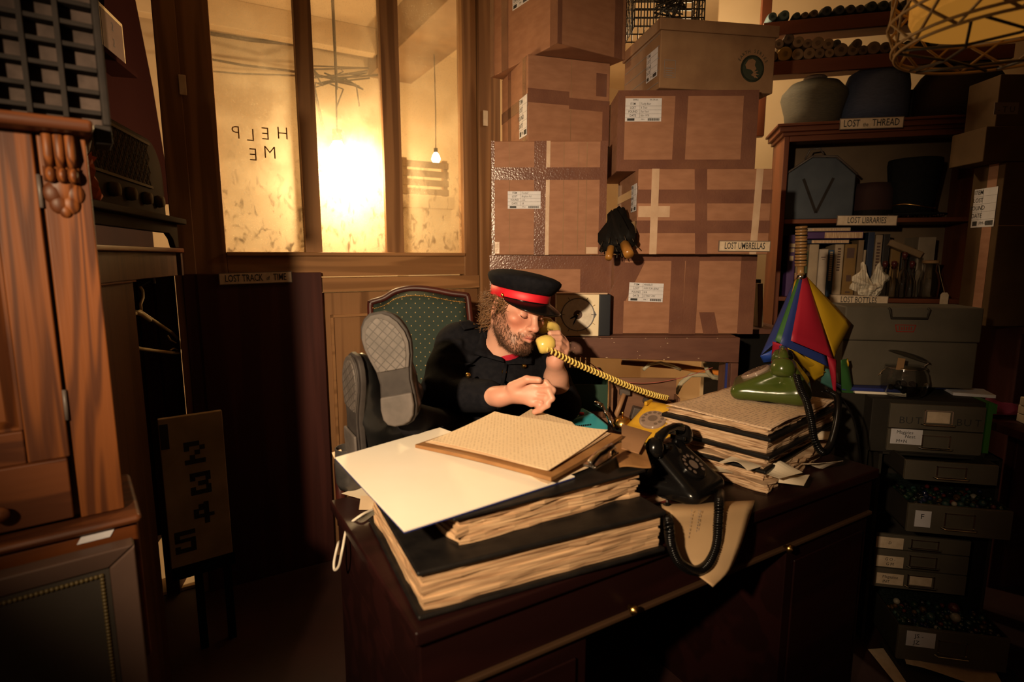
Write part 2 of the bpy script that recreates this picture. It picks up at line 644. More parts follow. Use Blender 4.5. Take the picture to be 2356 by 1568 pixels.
MT['clockeye'] = mat('grey_eye', (0.16, 0.15, 0.16), 0.5)
MT['clockside'] = mat('dark_navy_case', (0.012, 0.014, 0.02), 0.4)
MT['teal'] = mat('teal_enamel', (0.03, 0.24, 0.30), 0.25, (0.05, 0.32, 0.38), 12, coat=0.5)
MT['greencrate'] = mat('green_crate', (0.018, 0.05, 0.032), 0.5)
MT['drawerwood'] = mat('brown_drawer_wood', (0.17, 0.08, 0.042), 0.55, (0.13, 0.058, 0.03), 8, (1, 5, 5))
MT['toolgrey'] = mat('worn_tool_steel', (0.09, 0.07, 0.06), 0.5, (0.06, 0.045, 0.04), 20)
MT['toolwood'] = mat('tool_wood', (0.3, 0.16, 0.08), 0.5)
MT['clip'] = mat('brown_clipboard', (0.30, 0.15, 0.055), 0.5, (0.22, 0.1, 0.035), 15)
MT['blue'] = mat('blue_cover', (0.02, 0.03, 0.16), 0.5)
MT['bamboo'] = mat('bamboo', (0.28, 0.15, 0.055), 0.35, (0.2, 0.1, 0.035), 20)
MT['uyellow'] = mat('yellow_nylon', (0.42, 0.25, 0.01), 0.5)
MT['ured'] = mat('crimson_nylon', (0.33, 0.012, 0.03), 0.5)
MT['ublue'] = mat('blue_nylon', (0.02, 0.035, 0.17), 0.5)
MT['ugreen'] = mat('green_nylon', (0.035, 0.12, 0.03), 0.5)
MT['uteal'] = mat('teal_nylon', (0.05, 0.14, 0.12), 0.5)
MT['crumple'] = mat('crumpled_print', (0.75, 0.66, 0.52), 0.7, (0.35, 0.29, 0.22), 5, (40, 2, 2), detail=1)
MT['wire'] = mat('cane_wire', (0.32, 0.2, 0.08), 0.45)
MT['wired'] = mat('dark_wire', (0.03, 0.022, 0.014), 0.5)
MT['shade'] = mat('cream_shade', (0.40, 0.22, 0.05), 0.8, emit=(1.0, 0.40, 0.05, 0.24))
MT['green'] = mat('green_tape', (0.03, 0.13, 0.015), 0.5)
MT['magenta'] = mat('magenta_cloth', (0.12, 0.004, 0.03), 0.8)
MT['white_cable'] = mat('white_cable', (0.6, 0.52, 0.42), 0.4)
MT['bookred'] = mat('dull_red_cover', (0.14, 0.028, 0.022), 0.5)
MT['pipe'] = mat('orange_pipe', (0.6, 0.2, 0.03), 0.4)
MT['hose'] = mat('clear_hose', (0.75, 0.68, 0.5), 0.1, trans=0.5)
MT['hat'] = mat('dark_felt', (0.007, 0.0075, 0.008), 0.9, (0.010, 0.010, 0.010), 60, spec=0.1)
MT['maroon'] = mat('maroon_felt', (0.022, 0.006, 0.005), 0.85)
MT['boxblue'] = mat('worn_blue_paint', (0.045, 0.055, 0.07), 0.55, (0.028, 0.036, 0.05), 9)
MT['armwood'] = mat('mahogany_gloss', (0.065, 0.012, 0.008), 0.45, (0.04, 0.008, 0.006), 12)
MT['orangefab'] = mat('orange_paper', (0.36, 0.07, 0.012), 0.7)
MT['glass'] = mat('clear_glass', (0.95, 0.95, 0.93), 0.02, trans=1.0, ior=1.45)
MT['bulb'] = mat('bulb_glow', (1, 0.85, 0.6), 0.5, emit=(1.0, 0.8, 0.5, 60))


def pane_mat():
    m, nt, b = nodes_of('dusty_pane')
    nt.nodes.remove(b)
    out = nt.nodes['Material Output']
    tr = nt.nodes.new('ShaderNodeBsdfTransparent')
    tr.inputs[0].default_value = (0.96, 0.93, 0.86, 1)
    tl = nt.nodes.new('ShaderNodeBsdfTranslucent')
    tl.inputs[0].default_value = (0.85, 0.72, 0.5, 1)
    df = nt.nodes.new('ShaderNodeBsdfDiffuse')
    df.inputs[0].default_value = (0.22, 0.13, 0.06, 1)
    n1 = ramp(nt, tnoise(nt, 7, 6, (1, 1, 1)), [(0.42, 0.0), (0.72, 1.0)])
    n2 = ramp(nt, tnoise(nt, 190, 2), [(0.62, 0.0), (0.75, 1.0)])
    n3 = ramp(nt, tnoise(nt, 26, 5, (1.4, 1, 0.8), dist=1.0), [(0.54, 0.0), (0.68, 1.0)])
    tc = nt.nodes.new('ShaderNodeTexCoord')
    sp = nt.nodes.new('ShaderNodeSeparateXYZ')
    nt.links.new(tc.outputs['Object'], sp.inputs[0])
    low = ramp(nt, mth(nt, 'MULTIPLY', sp.outputs[2], 0.5), [(0.70, 1.0), (0.93, 0.0)])   # grime settles low on the pane
    f = mth(nt, 'ADD', mth(nt, 'MULTIPLY', n1, 0.14), mth(nt, 'ADD', mth(nt, 'MULTIPLY', n2, 0.2), 0.07))
    f = mth(nt, 'ADD', f, mth(nt, 'MULTIPLY', low, 0.22))
    mx = nt.nodes.new('ShaderNodeMixShader')
    nt.links.new(f, mx.inputs[0])
    nt.links.new(tr.outputs[0], mx.inputs[1])
    nt.links.new(tl.outputs[0], mx.inputs[2])
    mx2 = nt.nodes.new('ShaderNodeMixShader')
    g = mth(nt, 'MULTIPLY', mth(nt, 'MULTIPLY', n3, low), 0.5)
    nt.links.new(g, mx2.inputs[0])
    nt.links.new(mx.outputs[0], mx2.inputs[1])
    nt.links.new(df.outputs[0], mx2.inputs[2])
    nt.links.new(mx2.outputs[0], out.inputs[0])
    return m


MT['pane'] = pane_mat()


def dots_mat():
    m, nt, b = nodes_of('green_dotted_upholstery')
    tc = nt.nodes.new('ShaderNodeTexCoord')
    mp = nt.nodes.new('ShaderNodeMapping')
    mp.inputs['Rotation'].default_value = (0, math.radians(45), 0)
    mp.inputs['Scale'].default_value = (40, 0.001, 40)
    nt.links.new(tc.outputs['Object'], mp.inputs[0])
    vo = nt.nodes.new('ShaderNodeTexVoronoi')
    vo.inputs['Scale'].default_value = 1.0
    vo.inputs['Randomness'].default_value = 0.04
    nt.links.new(mp.outputs[0], vo.inputs['Vector'])
    f = ramp(nt, vo.outputs['Distance'], [(0.075, 1.0), (0.12, 0.0)])
    base = mixc(nt, tnoise(nt, 60, 3), (0.013, 0.026, 0.018), (0.02, 0.036, 0.025))
    nt.links.new(mixc(nt, f, base, (0.32, 0.22, 0.09)), b.inputs['Base Color'])
    b.inputs['Roughness'].default_value = 0.8
    return m


MT['dots'] = dots_mat()


def tread_mat():
    m, nt, b = nodes_of('tread_rubber')
    tc = nt.nodes.new('ShaderNodeTexCoord')
    mp = nt.nodes.new('ShaderNodeMapping')
    mp.inputs['Rotation'].default_value = (0, 0, math.radians(38))
    mp.inputs['Scale'].default_value = (62, 62, 62)
    nt.links.new(tc.outputs['Object'], mp.inputs[0])
    br = nt.nodes.new('ShaderNodeTexBrick')
    br.inputs['Scale'].default_value = 1.0
    br.inputs['Mortar Size'].default_value = 0.07
    br.inputs['Brick Width'].default_value = 1.0
    br.inputs['Row Height'].default_value = 1.0
    br.offset = 0.0
    br.inputs['Color1'].default_value = br.inputs['Color2'].default_value = (1, 1, 1, 1)
    br.inputs['Mortar'].default_value = (0, 0, 0, 1)
    nt.links.new(mp.outputs[0], br.inputs['Vector'])
    wear = ramp(nt, tnoise(nt, 30, 3), [(0.35, 0.0), (0.7, 1.0)])
    c = mixc(nt, br.outputs[0], (0.036, 0.029, 0.026), mixc(nt, wear, (0.105, 0.085, 0.076), (0.064, 0.052, 0.046)))
    nt.links.new(c, b.inputs['Base Color'])
    b.inputs['Roughness'].default_value = 0.6
    bump(nt, b, br.outputs[0], 0.5, 0.002)
    return m


MT['tread'] = tread_mat()


def text_paper(name, c1, c2, ink, rows=90.0, cols=9.0, axis='Y'):
    """sheet with lines of small unreadable handwriting along local x"""
    m, nt, b = nodes_of(name)
    tc = nt.nodes.new('ShaderNodeTexCoord')
    sp = nt.nodes.new('ShaderNodeSeparateXYZ')
    nt.links.new(tc.outputs['Object'], sp.inputs[0])
    row = mth(nt, 'FRACT', mth(nt, 'MULTIPLY', sp.outputs[1 if axis == 'Y' else 0], rows))
    line = ramp(nt, row, [(0.0, 0.0), (0.22, 1.0), (0.5, 1.0), (0.62, 0.0)])
    st = (cols * 12, rows, 1) if axis == 'Y' else (rows, cols * 12, 1)
    n = ramp(nt, tnoise(nt, 1.0, 2, st), [(0.45, 0.0), (0.56, 1.0)])
    f = mth(nt, 'MULTIPLY', mth(nt, 'MULTIPLY', line, n), 0.75)
    base = mixc(nt, tnoise(nt, 6, 4), c1, c2)
    nt.links.new(mixc(nt, f, base, ink), b.inputs['Base Color'])
    b.inputs['Roughness'].default_value = 0.75
    return m


MT['written'] = text_paper('ledger_page', (0.74, 0.54, 0.37), (0.62, 0.43, 0.28), (0.30, 0.2, 0.16), 95, 8)
MT['typed'] = text_paper('typed_sheet', (0.80, 0.63, 0.42), (0.70, 0.51, 0.31), (0.56, 0.40, 0.25), 120, 18, 'X')


def skin_mat():
    m, nt, b = nodes_of('skin')
    a = nt.nodes.new('ShaderNodeAttribute')
    a.attribute_name = 'Tint'
    n = tnoise(nt, 45, 4)
    nt.links.new(mixc(nt, mth(nt, 'MULTIPLY', n, 0.22), a.outputs[0], (0.42, 0.12, 0.07)), b.inputs['Base Color'])
    b.inputs['Roughness'].default_value = 0.48
    b.inputs['Subsurface Weight'].default_value = 0.12
    b.inputs['Subsurface Radius'].default_value = (0.012, 0.005, 0.003)
    b.inputs['Subsurface Scale'].default_value = 0.5
    bump(nt, b, tnoise(nt, 500, 2), 0.12, 0.0008)
    return m


MT['skin'] = skin_mat()
MT['cupwood'] = wood('cupboard_veneer', (0.085, 0.036, 0.015), (0.05, 0.02, 0.009), (9, 9, 0.5), 22, 0.55, 1.2)
MT['boardblack'] = mat('dark_stained_board', (0.016, 0.005, 0.004), 0.95, spec=0.0)
MT['hair'] = mat('brown_hair', (0.11, 0.046, 0.015), 0.5, (0.20, 0.09, 0.028), 40, sheen=0.1)
MT['beard'] = mat('brown_beard', (0.055, 0.024, 0.012), 0.5, (0.10, 0.044, 0.02), 60)


def sign(label, words, M, w, h, size, xs, parts=None):
    """small printed card sign: board with a dark edge and raised lettering; local x right, z up, faces -y"""
    t = thing('sign', label, 'sign', M)
    MB().box(-w / 2, 0, -h / 2, w / 2, 0.004, h / 2).build('edging', MT['signedge'], t)
    MB().box(-w / 2 + 0.003, -0.0012, -h / 2 + 0.003, w / 2 - 0.003, 0.0, h / 2 - 0.003).build('board', MT['sign'], t)
    g = MB()
    for txt, x, z, sz in (parts or [(words, 0, 0, size)]):
        glyphs(txt, sz, TR(x, -0.0014, z), g, xs, bold=0.008)
    g.build('lettering', MT['ink'], t)
    return t


def on(M, px, py, n=0.0):
    """pixel -> local (x, z) on the plane y = n of frame M"""
    M = M.to_4x4()
    pt = M @ V((0, n, 0))
    w = PN(px, py, pt, M.to_3x3() @ V((0, 1, 0)))
    l = M.inverted() @ w
    return l.x, l.z


# ================================================================ the setting
struct(MB().box(-4.5, -1.5, -0.05, 4.5, 6.5, 0.0).build('floor', MT['floor']))
struct(MB().box(-4.5, -1.5, 2.95, 4.5, 6.5, 3.0).build('ceiling', MT['cream']))
MP = frame((-0.8, 2.45, 0), (0.866, 0.5, 0))          # the glazed timber partition: x along it, y into the lit room behind


def pbox(x0, y0, z0, x1, y1, z1, name, m, bevel=0.003):
    o = MB().box(x0, y0, z0, x1, y1, z1).build(name, m, bevel=bevel)
    o.matrix_world = MP
    return struct(o)


pbox(-2.2, 1.9, 0, 3.6, 2.0, 2.95, 'wall_back', MT['cream'], 0)
pbox(-1.35, 0.05, 0, -1.25, 1.9, 2.95, 'wall_left', MT['cream'], 0)
pbox(3.6, 0.6, 0, 3.7, 2.0, 2.95, 'wall_right', MT['cream'], 0)
pbox(-1.25, 0.04, -0.04, 3.6, 1.9, 0.012, 'floor_back', MT['cream'], 0)
bx = (MP.inverted() @ PZ(1000, 30, 2.72)).x
pbox(bx - 0.02, 0.3, 2.70, bx + 0.32, 1.9, 2.95, 'trim_1', MT['beam'], 0.005)
pbox(-1.2, 1.62, 2.78, bx - 0.03, 1.72, 2.95, 'trim_2', MT['cream'], 0.005)


def sx(px, py=400, n=0.0):
    return on(MP, px, py, n)[0]


def sz(px, py, n=0.0):
    return on(MP, px, py, n)[1]


zs = sz(700, 582)              # window sill level
zr = sz(800, 640)
XL0, XL1 = sx(373, 300), sx(428, 300)
X = [sx(430, 300), sx(500, 300), sx(690, 300), sx(729, 300), sx(882, 300), sx(923, 300), sx(1064, 300), sx(1122, 300)]
top = 2.93
pbox(XL0, -0.02, 0.0, XL1 - 0.004, 0.07, top, 'trim_3', MT['frame'])
pbox(X[0] - 0.01, -0.005, 0.3, X[1], 0.055, top, 'trim_4', MT['frame'])
pbox(X[2], 0.0, zs - 0.01, X[3], 0.05, top, 'trim_5', MT['frame'])
pbox(X[4], 0.0, zs - 0.01, X[5], 0.05, top, 'trim_6', MT['frame'])
pbox(X[6], -0.005, zr, X[7] - 0.06, 0.055, top, 'trim_7', MT['frame'])
pbox(X[7] - 0.056, -0.02, 0.0, X[7] + 0.06, 0.07, top, 'trim_8', MT['frame'])
pbox(X[1], -0.004, zr + 0.01, X[7] - 0.06, 0.055, zs, 'trim_9', MT['frameh'])
pbox(X[1], -0.018, zs - 0.012, X[6], 0.0, zs + 0.004, 'trim_10', MT['frameh'])
z2 = sz(800, 672)
x_pan = sx(742, 700)
pbox(x_pan, -0.022, z2 + 0.004, X[7] - 0.06, 0.05, zr + 0.004, 'trim_11', MT['frameh'])
pbox(x_pan, 0.0, 0.0, X[7] - 0.06, 0.04, z2, 'wall_front', MT['frame'])
zq = sz(800, 722)
for k, (a, b) in enumerate(((x_pan + 0.03, x_pan + 0.24), (x_pan + 0.33, x_pan + 0.56))):
    m = MB()
    for q in ((a, zq - 0.012, b, zq), (a, 0.5, b, 0.512), (a, 0.5, a + 0.012, zq), (b - 0.012, 0.5, b, zq)):
        m.box(q[0], -0.008, q[1], q[2], 0.0, q[3])
    o = m.build('trim_%d' % (12 + k), MT['frameh'])
    o.matrix_world = MP
    struct(o)
# dark red boards below the window, leaving a gap beside the corner at the floor
zt = sz(560, 628)
pbox(sx(478, 1300), -0.03, 0.0, x_pan - 0.004, 0.0, zt, 'wall_panel', MT['redpanel'])
pbox(XL1, -0.03, 0.34, sx(478, 1300) - 0.003, 0.0, zt, 'wall_panel', MT['redpanel'])
pbox(XL0 - 0.5, 0.06, 0.25, XL0 - 0.003, 0.09, sz(400, 575), 'wall_panel', MT['redpanel'])
# panes
for k, (a, b) in enumerate(((1, 2), (3, 4), (5, 6))):
    w = MB().box(X[a], 0.024, zs, X[b], 0.028, top).build('window_%d' % (k + 1), MT['pane'])
    w.matrix_world = MP
    struct(w)
g = MB()
hx, hz = on(MP, 612, 312, 0.02)
for ch, px_, py_ in (('H', 650, 308), ('E', 611, 309), ('L', 577, 312), ('P', 543, 306), ('M', 621, 352), ('E', 583, 357)):
    gx, gz = on(MP, px_, py_, 0.022)
    glyphs(ch, 0.07, TR(gx, 0.0205, gz) @ Matrix.Scale(-1, 4, (1, 0, 0)), g, 0.95, bold=-0.012)
w = g.build('finger_writing', mat('finger_smear', (0.5, 0.31, 0.13), 0.8), bpy.data.objects['window_1'])
# tiny hinges
for nm, px, py in (('hinge', 420, 195), ('hinge', 1117, 272)):
    hx, hz = on(MP, px, py, -0.024)
    h = MB().box(hx - 0.012, -0.027, hz - 0.035, hx + 0.012, -0.021, hz + 0.035).build('hinge', MT['sign'], bevel=0.002)
    h.matrix_world = MP
    tag(h, 'small pale hinge on the timber post %s of the windows' % ('at the near side' if px < 500 else 'beside the taped cartons'), 'hinge')
# the lamps of the back room
lp = MP @ V((0, 0, 0))
l1 = PN(778, 362, MP @ V((0, 0.16, 0)), MP.to_3x3() @ V((0, 1, 0)))
l2 = PN(1003, 366, MP @ V((0, 1.2, 0)), MP.to_3x3() @ V((0, 1, 0)))


def hanging_bulb(c, r, label, power):
    t = thing('light_bulb', label, 'light bulb', TR(*c))
    MB().lathe([(0.0, -r), (r * 0.6, -r * 0.8), (r, 0), (r * 0.75, r * 0.8), (r * 0.4, r * 1.3), (r * 0.38, r * 1.5)], 16).build('bulb', MT['bulb'], t, smooth=True)
    MB().cyl((0, 0, r * 1.4), (0, 0, r * 2.4), r * 0.45).build('holder', MT['blackm'], t, smooth=True)
    MB().tube([(0, 0, r * 2.3), (0.004, 0, 0.3), (0, 0, 2.95 - c[2])], 0.0035, 6).build('flex', MT['cable'], t, smooth=True)
    lamp('bulb_light', 'POINT', (c[0], c[1], c[2] - r * 1.6), power, (1.0, 0.72, 0.40), r)


hanging_bulb(l1, 0.05, 'dazzling bare bulb glowing close behind the middle window pane', 34)
hanging_bulb(l2, 0.03, 'small bare bulb hanging on a long flex behind the narrow pane', 34)
c3 = V((0.88, 2.95, 2.42))  # added bulb, hidden by the cartons, to brighten the wall behind the bookcase
hanging_bulb(c3, 0.04, 'added unseen bulb behind the stacked cartons, lighting the wall past the shelves', 16)


def wall_cable(label, pts, r=0.008):
    o = MB().tube([PN(px, py, MP @ V((0, n, 0)), MP.to_3x3() @ V((0, 1, 0))) for px, py, n in pts], r, 6).build('cable', MT['cable'], smooth=True)
    return tag(o, label, 'cable', 'cables strung across the lit room behind the windows')


wall_cable('sagging dark cable crossing high behind the wide pane', [(440, 128, 1.8), (560, 150, 1.75), (660, 162, 1.8), (770, 180, 1.7), (880, 172, 1.8)])
wall_cable('upper thick cable high on the back room wall', [(440, 70, 1.85), (580, 92, 1.8), (690, 102, 1.85), (840, 125, 1.85)], 0.014)
wall_cable('lowest of the cables behind the wide pane', [(440, 160, 1.8), (560, 170, 1.78), (640, 172, 1.8), (720, 176, 1.8)], 0.006)
tg = MB()
rc = random.Random(4)
cc = PN(775, 185, MP @ V((0, 1.0, 0)), MP.to_3x3() @ V((0, 1, 0)))
for k in range(6):
    pts = [cc + V((rc.uniform(-.2, .2), rc.uniform(-.05, .05), rc.uniform(-.05, .08))) for _ in range(5)]
    pts.append(pts[-1] + V((rc.uniform(-.05, .05), 0, -0.05 - rc.random() * 0.22)))
    tg.tube(pts, 0.005, 5)
tg.tube([cc + V((0, 0, -0.05)), V((cc.x, cc.y, 2.95))], 0.005, 5)
tag(tg.build('tangled_wire', MT['cable'], smooth=True), 'tangle of dark wires dangling behind the middle pane', 'wire')
# slatted crate and pipe in the back room
cm = frame(PN(930, 445, MP @ V((0, 0.9, 0)), MP.to_3x3() @ V((0, 1, 0))), (0.866, 0.5, 0))
t = thing('slatted_crate', 'brown slatted crate behind the narrow pane under the small bulb', 'crate', cm)
for k in range(4):
    MB().box(0, 0, k * 0.055, 0.30, 0.02, k * 0.055 + 0.038).build('slat', MT['beam'], t, bevel=0.002)
for x in (0.0, 0.27):
    MB().box(x, 0.021, 0, x + 0.03, 0.05, 0.22).build('upright', MT['beam'], t)
m = MB().box(0, 0.0, -0.08, 0.34, 0.25, -0.005)
m.box(0.02, 0.02, -cm.translation.z + 0.012, 0.32, 0.23, -0.08)
cb = m.build('cabinet', MT['cream'])
cb.matrix_world = cm
tag(cb, 'pale cabinet under the slatted crate in the back room', 'cabinet')

# ================================================================ cardboard cartons
CARD_ROWS = ('ITEM', 'LOST', 'FOUND', 'DATE')


def stock_card(parent, M, w, h, written, head=False):
    c = MB().box(-w / 2, -0.0008, -h / 2, w / 2, 0, h / 2).build('paper_label', MT['paper'], parent)
    c.matrix_local = M
    g = MB()
    hh = h * (0.84 if head else 1.0)
    z0 = h / 2 - (h - hh)
    n = len(CARD_ROWS)
    rh = hh * 0.8 / n
    for i, r in enumerate(CARD_ROWS):
        zc = z0 - rh * (i + 0.5)
        glyphs(r, rh * 0.8, TR(-w * 0.29, -0.0009, zc), g, 0.85, bold=0.006)
        if written and written[i]:
            glyphs(written[i], rh * 0.78, TR(-w * 0.08, -0.0009, zc), g, 0.74, 0.3, align='LEFT', bold=-0.005)
        g.box(-w / 2, -0.0011, zc - rh / 2 - 0.0003, w / 2, -0.0008, zc - rh / 2 + 0.0003)
    g.box(-w * 0.1 - 0.0003, -0.0011, z0 - rh * n, -w * 0.1 + 0.0003, -0.0008, z0)
    zf = z0 - rh * n - hh * 0.1
    g.box(-w * 0.44, -0.0012, zf - hh * 0.06, -w * 0.24, -0.0008, zf + hh * 0.06)
    glyphs('FM-1', hh * 0.11, TR(0.0, -0.0009, zf), g)
    for k in range(16):
        x = w * 0.13 + k * w * 0.02
        g.box(x, -0.0012, zf - hh * 0.06, x + w * (0.012 if k % 3 else 0.016), -0.0008, zf + hh * 0.06)
    if head:
        glyphs('PA-104-AA', h * 0.1, TR(w * 0.28, -0.0009, h * 0.43), g, 0.8)
        glyphs('0349862', h * 0.09, TR(-w * 0.22, -0.0009, h * 0.43), g, 0.8)
    g.build('printing', MT['ink'], c)
    return c


def carton(label, M, w, d, h, tapes=(), m='card', creases=(), group='taped cardboard cartons stacked behind the man'):
    """origin at the near lower corner of the front face, local x along the front, y going back"""
    t = thing('cardboard_box', label, 'cardboard box', M, group)
    MB().box(0, 0, 0, w, d, h).build('box_body', MT[m], t, bevel=0.004)
    for tp in tapes:
        f, a0, a1, b0, b1 = tp[:5]
        mm = MT[tp[5] if len(tp) > 5 else 'tape']
        sk = tp[6] if len(tp) > 6 else 0.0
        e = tp[7] if len(tp) > 7 else 0.0010
        q = MB()
        if f == 'f':
            q.hexa([(a0 + sk, -e, b0), (a1 + sk, -e, b0), (a1 + sk, 0.001, b0), (a0 + sk, 0.001, b0)], [(a0, -e, b1), (a1, -e, b1), (a1, 0.001, b1), (a0, 0.001, b1)])
        else:
            q.hexa([(-e, a0, b0), (0.001, a0, b0), (0.001, a1, b0), (-e, a1, b0)], [(-e, a0, b1), (0.001, a0, b1), (0.001, a1, b1), (-e, a1, b1)])
        q.build('packing_tape', mm, t)
    if creases:
        q = MB()
        for x in creases:
            q.box(x - 0.0015, -0.0006, 0.004, x + 0.0015, 0.001, h - 0.004)
        q.build('crease', MT['card2'], t)
    return t


ZS = P(1500, 768, 2.2).z      # top of the painted shelf unit
# C  (left column, second from the bottom) and D (bottom)
zCD = 1.376
cl, cr = PZ(1130, 700, ZS), None
MD = frame(V((P(1127, 700, 2.26).x, 2.26, ZS + 0.006)), (1, 0.0, 0))
wD = P(1408, 700, 2.26).x - MD.translation.x
hD = zCD - ZS - 0.006
bD = carton('taped carton at the foot of the near column, behind the peaked cap and clock', MD, wD - 0.004, 0.36, hD,
            [('f', 0, wD - 0.004, hD - 0.055, hD), ('f', 0.0, 0.05, 0, hD - 0.055), ('f', 0.09, 0.13, hD - 0.055, hD, 'tape', 0, .0014), ('f', 0.36, wD - 0.006, 0, hD - 0.055)])
lx, lz = on(MD, 1194, 640)
stock_card(bD, TR(lx, -0.0011, lz - 0.02), 0.135, 0.075, ('', '', '', ''))
MC = frame(V((P(1131, 500, 2.24).x, 2.24, zCD + 0.001)), (1, -0.012, 0))
wC = P(1394, 500, 2.24).x - MC.translation.x
hC = P(1260, 325, 2.24).z - zCD
zb = on(MC, 1200, 400)[1]
bC = carton('upright carton with one pale strip and an upper band of shiny tape', MC, wC, 0.36, hC,
            [('f', 0, 0.012, 0, hC), ('f', wC - 0.028, wC, 0, hC), ('f', 0, wC, zb - 0.022, zb + 0.024, 'tape', 0, 0.0016),
             ('f', on(MC, 1229, 400)[0], on(MC, 1258, 400)[0], 0, hC), ('f', on(MC, 1257, 400)[0], on(MC, 1266, 400)[0], 0, hC, 'tape2', -0.004, 0.0014),
             ('f', 0.005, 0.03, 0.005, 0.05, 'tape2'), ('f', wC - 0.075, wC - 0.03, 0.004, 0.03, 'tape2')],
            creases=(on(MC, 1172, 400)[0], on(MC, 1297, 400)[0], on(MC, 1331, 400)[0], on(MC, 1350, 400)[0]))
lx, lz = on(MC, 1206, 460)
stock_card(bC, TR(lx, -0.0012, lz), 0.127, 0.066, ('Football', 'Brighton Rd', 'Lido', '18'))
# B
zBC = MC.translation.z + hC + 0.001
pB = PZ(1214, 309, zBC + 0.002)
dB = V((0.95, 0.305, 0)).normalized()
pB = V((P(1214, 309, 2.26).x, 2.26, zBC))
MB_ = frame(pB, dB)
wB = 0.345
hB = P(1216, 124, 2.26).z - zBC
bB = carton('carton set askew third up the near column, label on its narrow side', MB_, wB, 0.34, hB,
            [('f', 0, 0.17, hB * 0.46, hB * 0.62), ('f', 0.17, wB, hB * 0.42, hB * 0.55), ('l', 0, 0.34, hB * 0.42, hB * 0.56), ('f', wB - 0.06, wB - 0.015, hB * 0.60, hB * 0.87),
             ('l', 0.02, 0.06, 0, hB), ('l', 0.21, 0.25, 0, hB), ('f', wB - 0.03, wB, 0.0, hB * 0.42)], creases=(0.178,))
stock_card(bB, TR(-0.0012, 0.05, hB * 0.32) @ RZ(-90), 0.09, 0.15, ('', '', '', ''))
# A
zAB = zBC + hB + 0.001
pA = PZ(1283, 99, zAB)
MA = frame(V((pA.x, pA.y, zAB)), (0.84, 0.54, 0))
hA = 0.42
bA = carton('topmost carton of the near column, turned corner-on, dark tape down its corner', MA, 0.33, 0.47, hA,
            [('f', 0, 0.018, 0, hA), ('l', 0.0, 0.045, 0, hA), ('f', 0.27, 0.31, 0, hA), ('l', 0.33, 0.38, 0.0, hA), ('l', 0.44, 0.47, 0.0, hA)])
q = MB().box(0.0, -0.001, hA * 0.6, 0.33, 0.0, hA * 0.6 + 0.004)
q.build('crease', MT['card2'], bA)
stock_card(bA, TR(-0.0012, 0.235, 0.255) @ RZ(-90), 0.12, 0.10, ('', '', '', ''))
# H
MH = frame(V((P(1409, 765, 2.2).x, 2.2, ZS + 0.001)), (1, -0.008, 0))
wH = P(1735, 690, 2.2).x - MH.translation.x
hH = 1.377 - ZS
ox = lambda px, py=690: on(MH, px, py)[0]
bH = carton('taped carton marked marbles, standing on the brown shelf beside the clock', MH, wH, 0.37, hH,
            [('f', 0, ox(1435), 0, hH), ('f', ox(1700), wH, 0, hH), ('f', 0, wH, hH - 0.024, hH), ('f', ox(1541), ox(1572), 0, hH - 0.024, 'tape', 0, .0013),
             ('f', ox(1574), ox(1605), 0, hH - 0.024, 'tape', -0.004, .0013), ('f', ox(1610), ox(1645), 0, 0.085, 'tape', 0.02), ('f', ox(1435), ox(1480), hH * 0.42, hH - 0.03, 'tape', -0.07, .0016)])
lx, lz = on(MH, 1486, 672)
stock_card(bH, TR(lx, -0.0018, lz) @ RY(2), 0.133, 0.072, ('MARBLES', 'IVRY-SUR-SEINE', 'N/A', '13 MAY 1991'))
# G
zG = MH.translation.z + hH + 0.001
MG = frame(V((P(1463, 583, 2.13).x, 2.13, zG)), (1, 0.0, 0))
wG = P(1774, 480, 2.13).x - MG.translation.x
hG = P(1600, 388, 2.13).z - zG
ox = lambda px, py=480: on(MG, px, py)[0]
bG = carton('wide carton with two dark bands of tape and an umbrella sign', MG, wG, 0.4, hG,
            [('f', 0, wG, hG * 0.60, hG * 0.76), ('f', 0, wG, hG * 0.25, hG * 0.40), ('f', ox(1594), ox(1622), 0, hG, 'tape', 0.016, 0.0013),
             ('f', ox(1497), ox(1514), 0, hG, 'tape2', 0, .0015), ('f', ox(1735), ox(1751), 0, hG, 'tape2', -0.008, .0015), ('f', 0.004, 0.12, hG * 0.44, hG * 0.57, 'tape2', 0.0, .0006),
             ('l', 0, 0.4, hG * 0.25, hG * 0.40), ('l', 0, 0.4, hG * 0.7, hG * 0.8)])
stock_card(bG, TR(-0.0012, 0.06, hG * 0.68) @ RZ(-90), 0.09, 0.10, ('', '', '', ''))
lx, lz = on(MG, 1713, 566, -0.006)
sign('LOST UMBRELLAS sign fixed low on the wide banded carton', 'LOST UMBRELLAS', MG @ TR(lx, -0.0062, lz) @ RY(0.5), 0.192, 0.04, 0.034, 0.56)
# F
zF = zG + hG + 0.001
pF = V((P(1418, 390, 2.2).x, 2.2, zF))
MF = frame(pF, (1, -0.01, 0))
wF = P(1740, 300, 2.2).x - pF.x
hF = P(1600, 208, 2.2).z - zF
ox = lambda px, py=300: on(MF, px, py)[0]
bF = carton('carton framed all round by dark tape with a numbered label at its corner', MF, wF, 0.38, hF,
            [('f', 0, 0.026, 0, hF), ('f', wF - 0.055, wF, 0, hF), ('f', 0, wF, 0, 0.042, 'tape', 0, .0013), ('f', 0, wF, hF - 0.02, hF, 'tape', 0, .0013), ('f', ox(1551), ox(1580), 0, hF, 'tape', -0.004, .0016)])
lx, lz = on(MF, 1480, 253)
stock_card(bF, TR(lx, -0.0015, lz), 0.134, 0.082, ('Teddy Bear', 'A Train', 'Fen Yard', 'Nov 1976'), True)
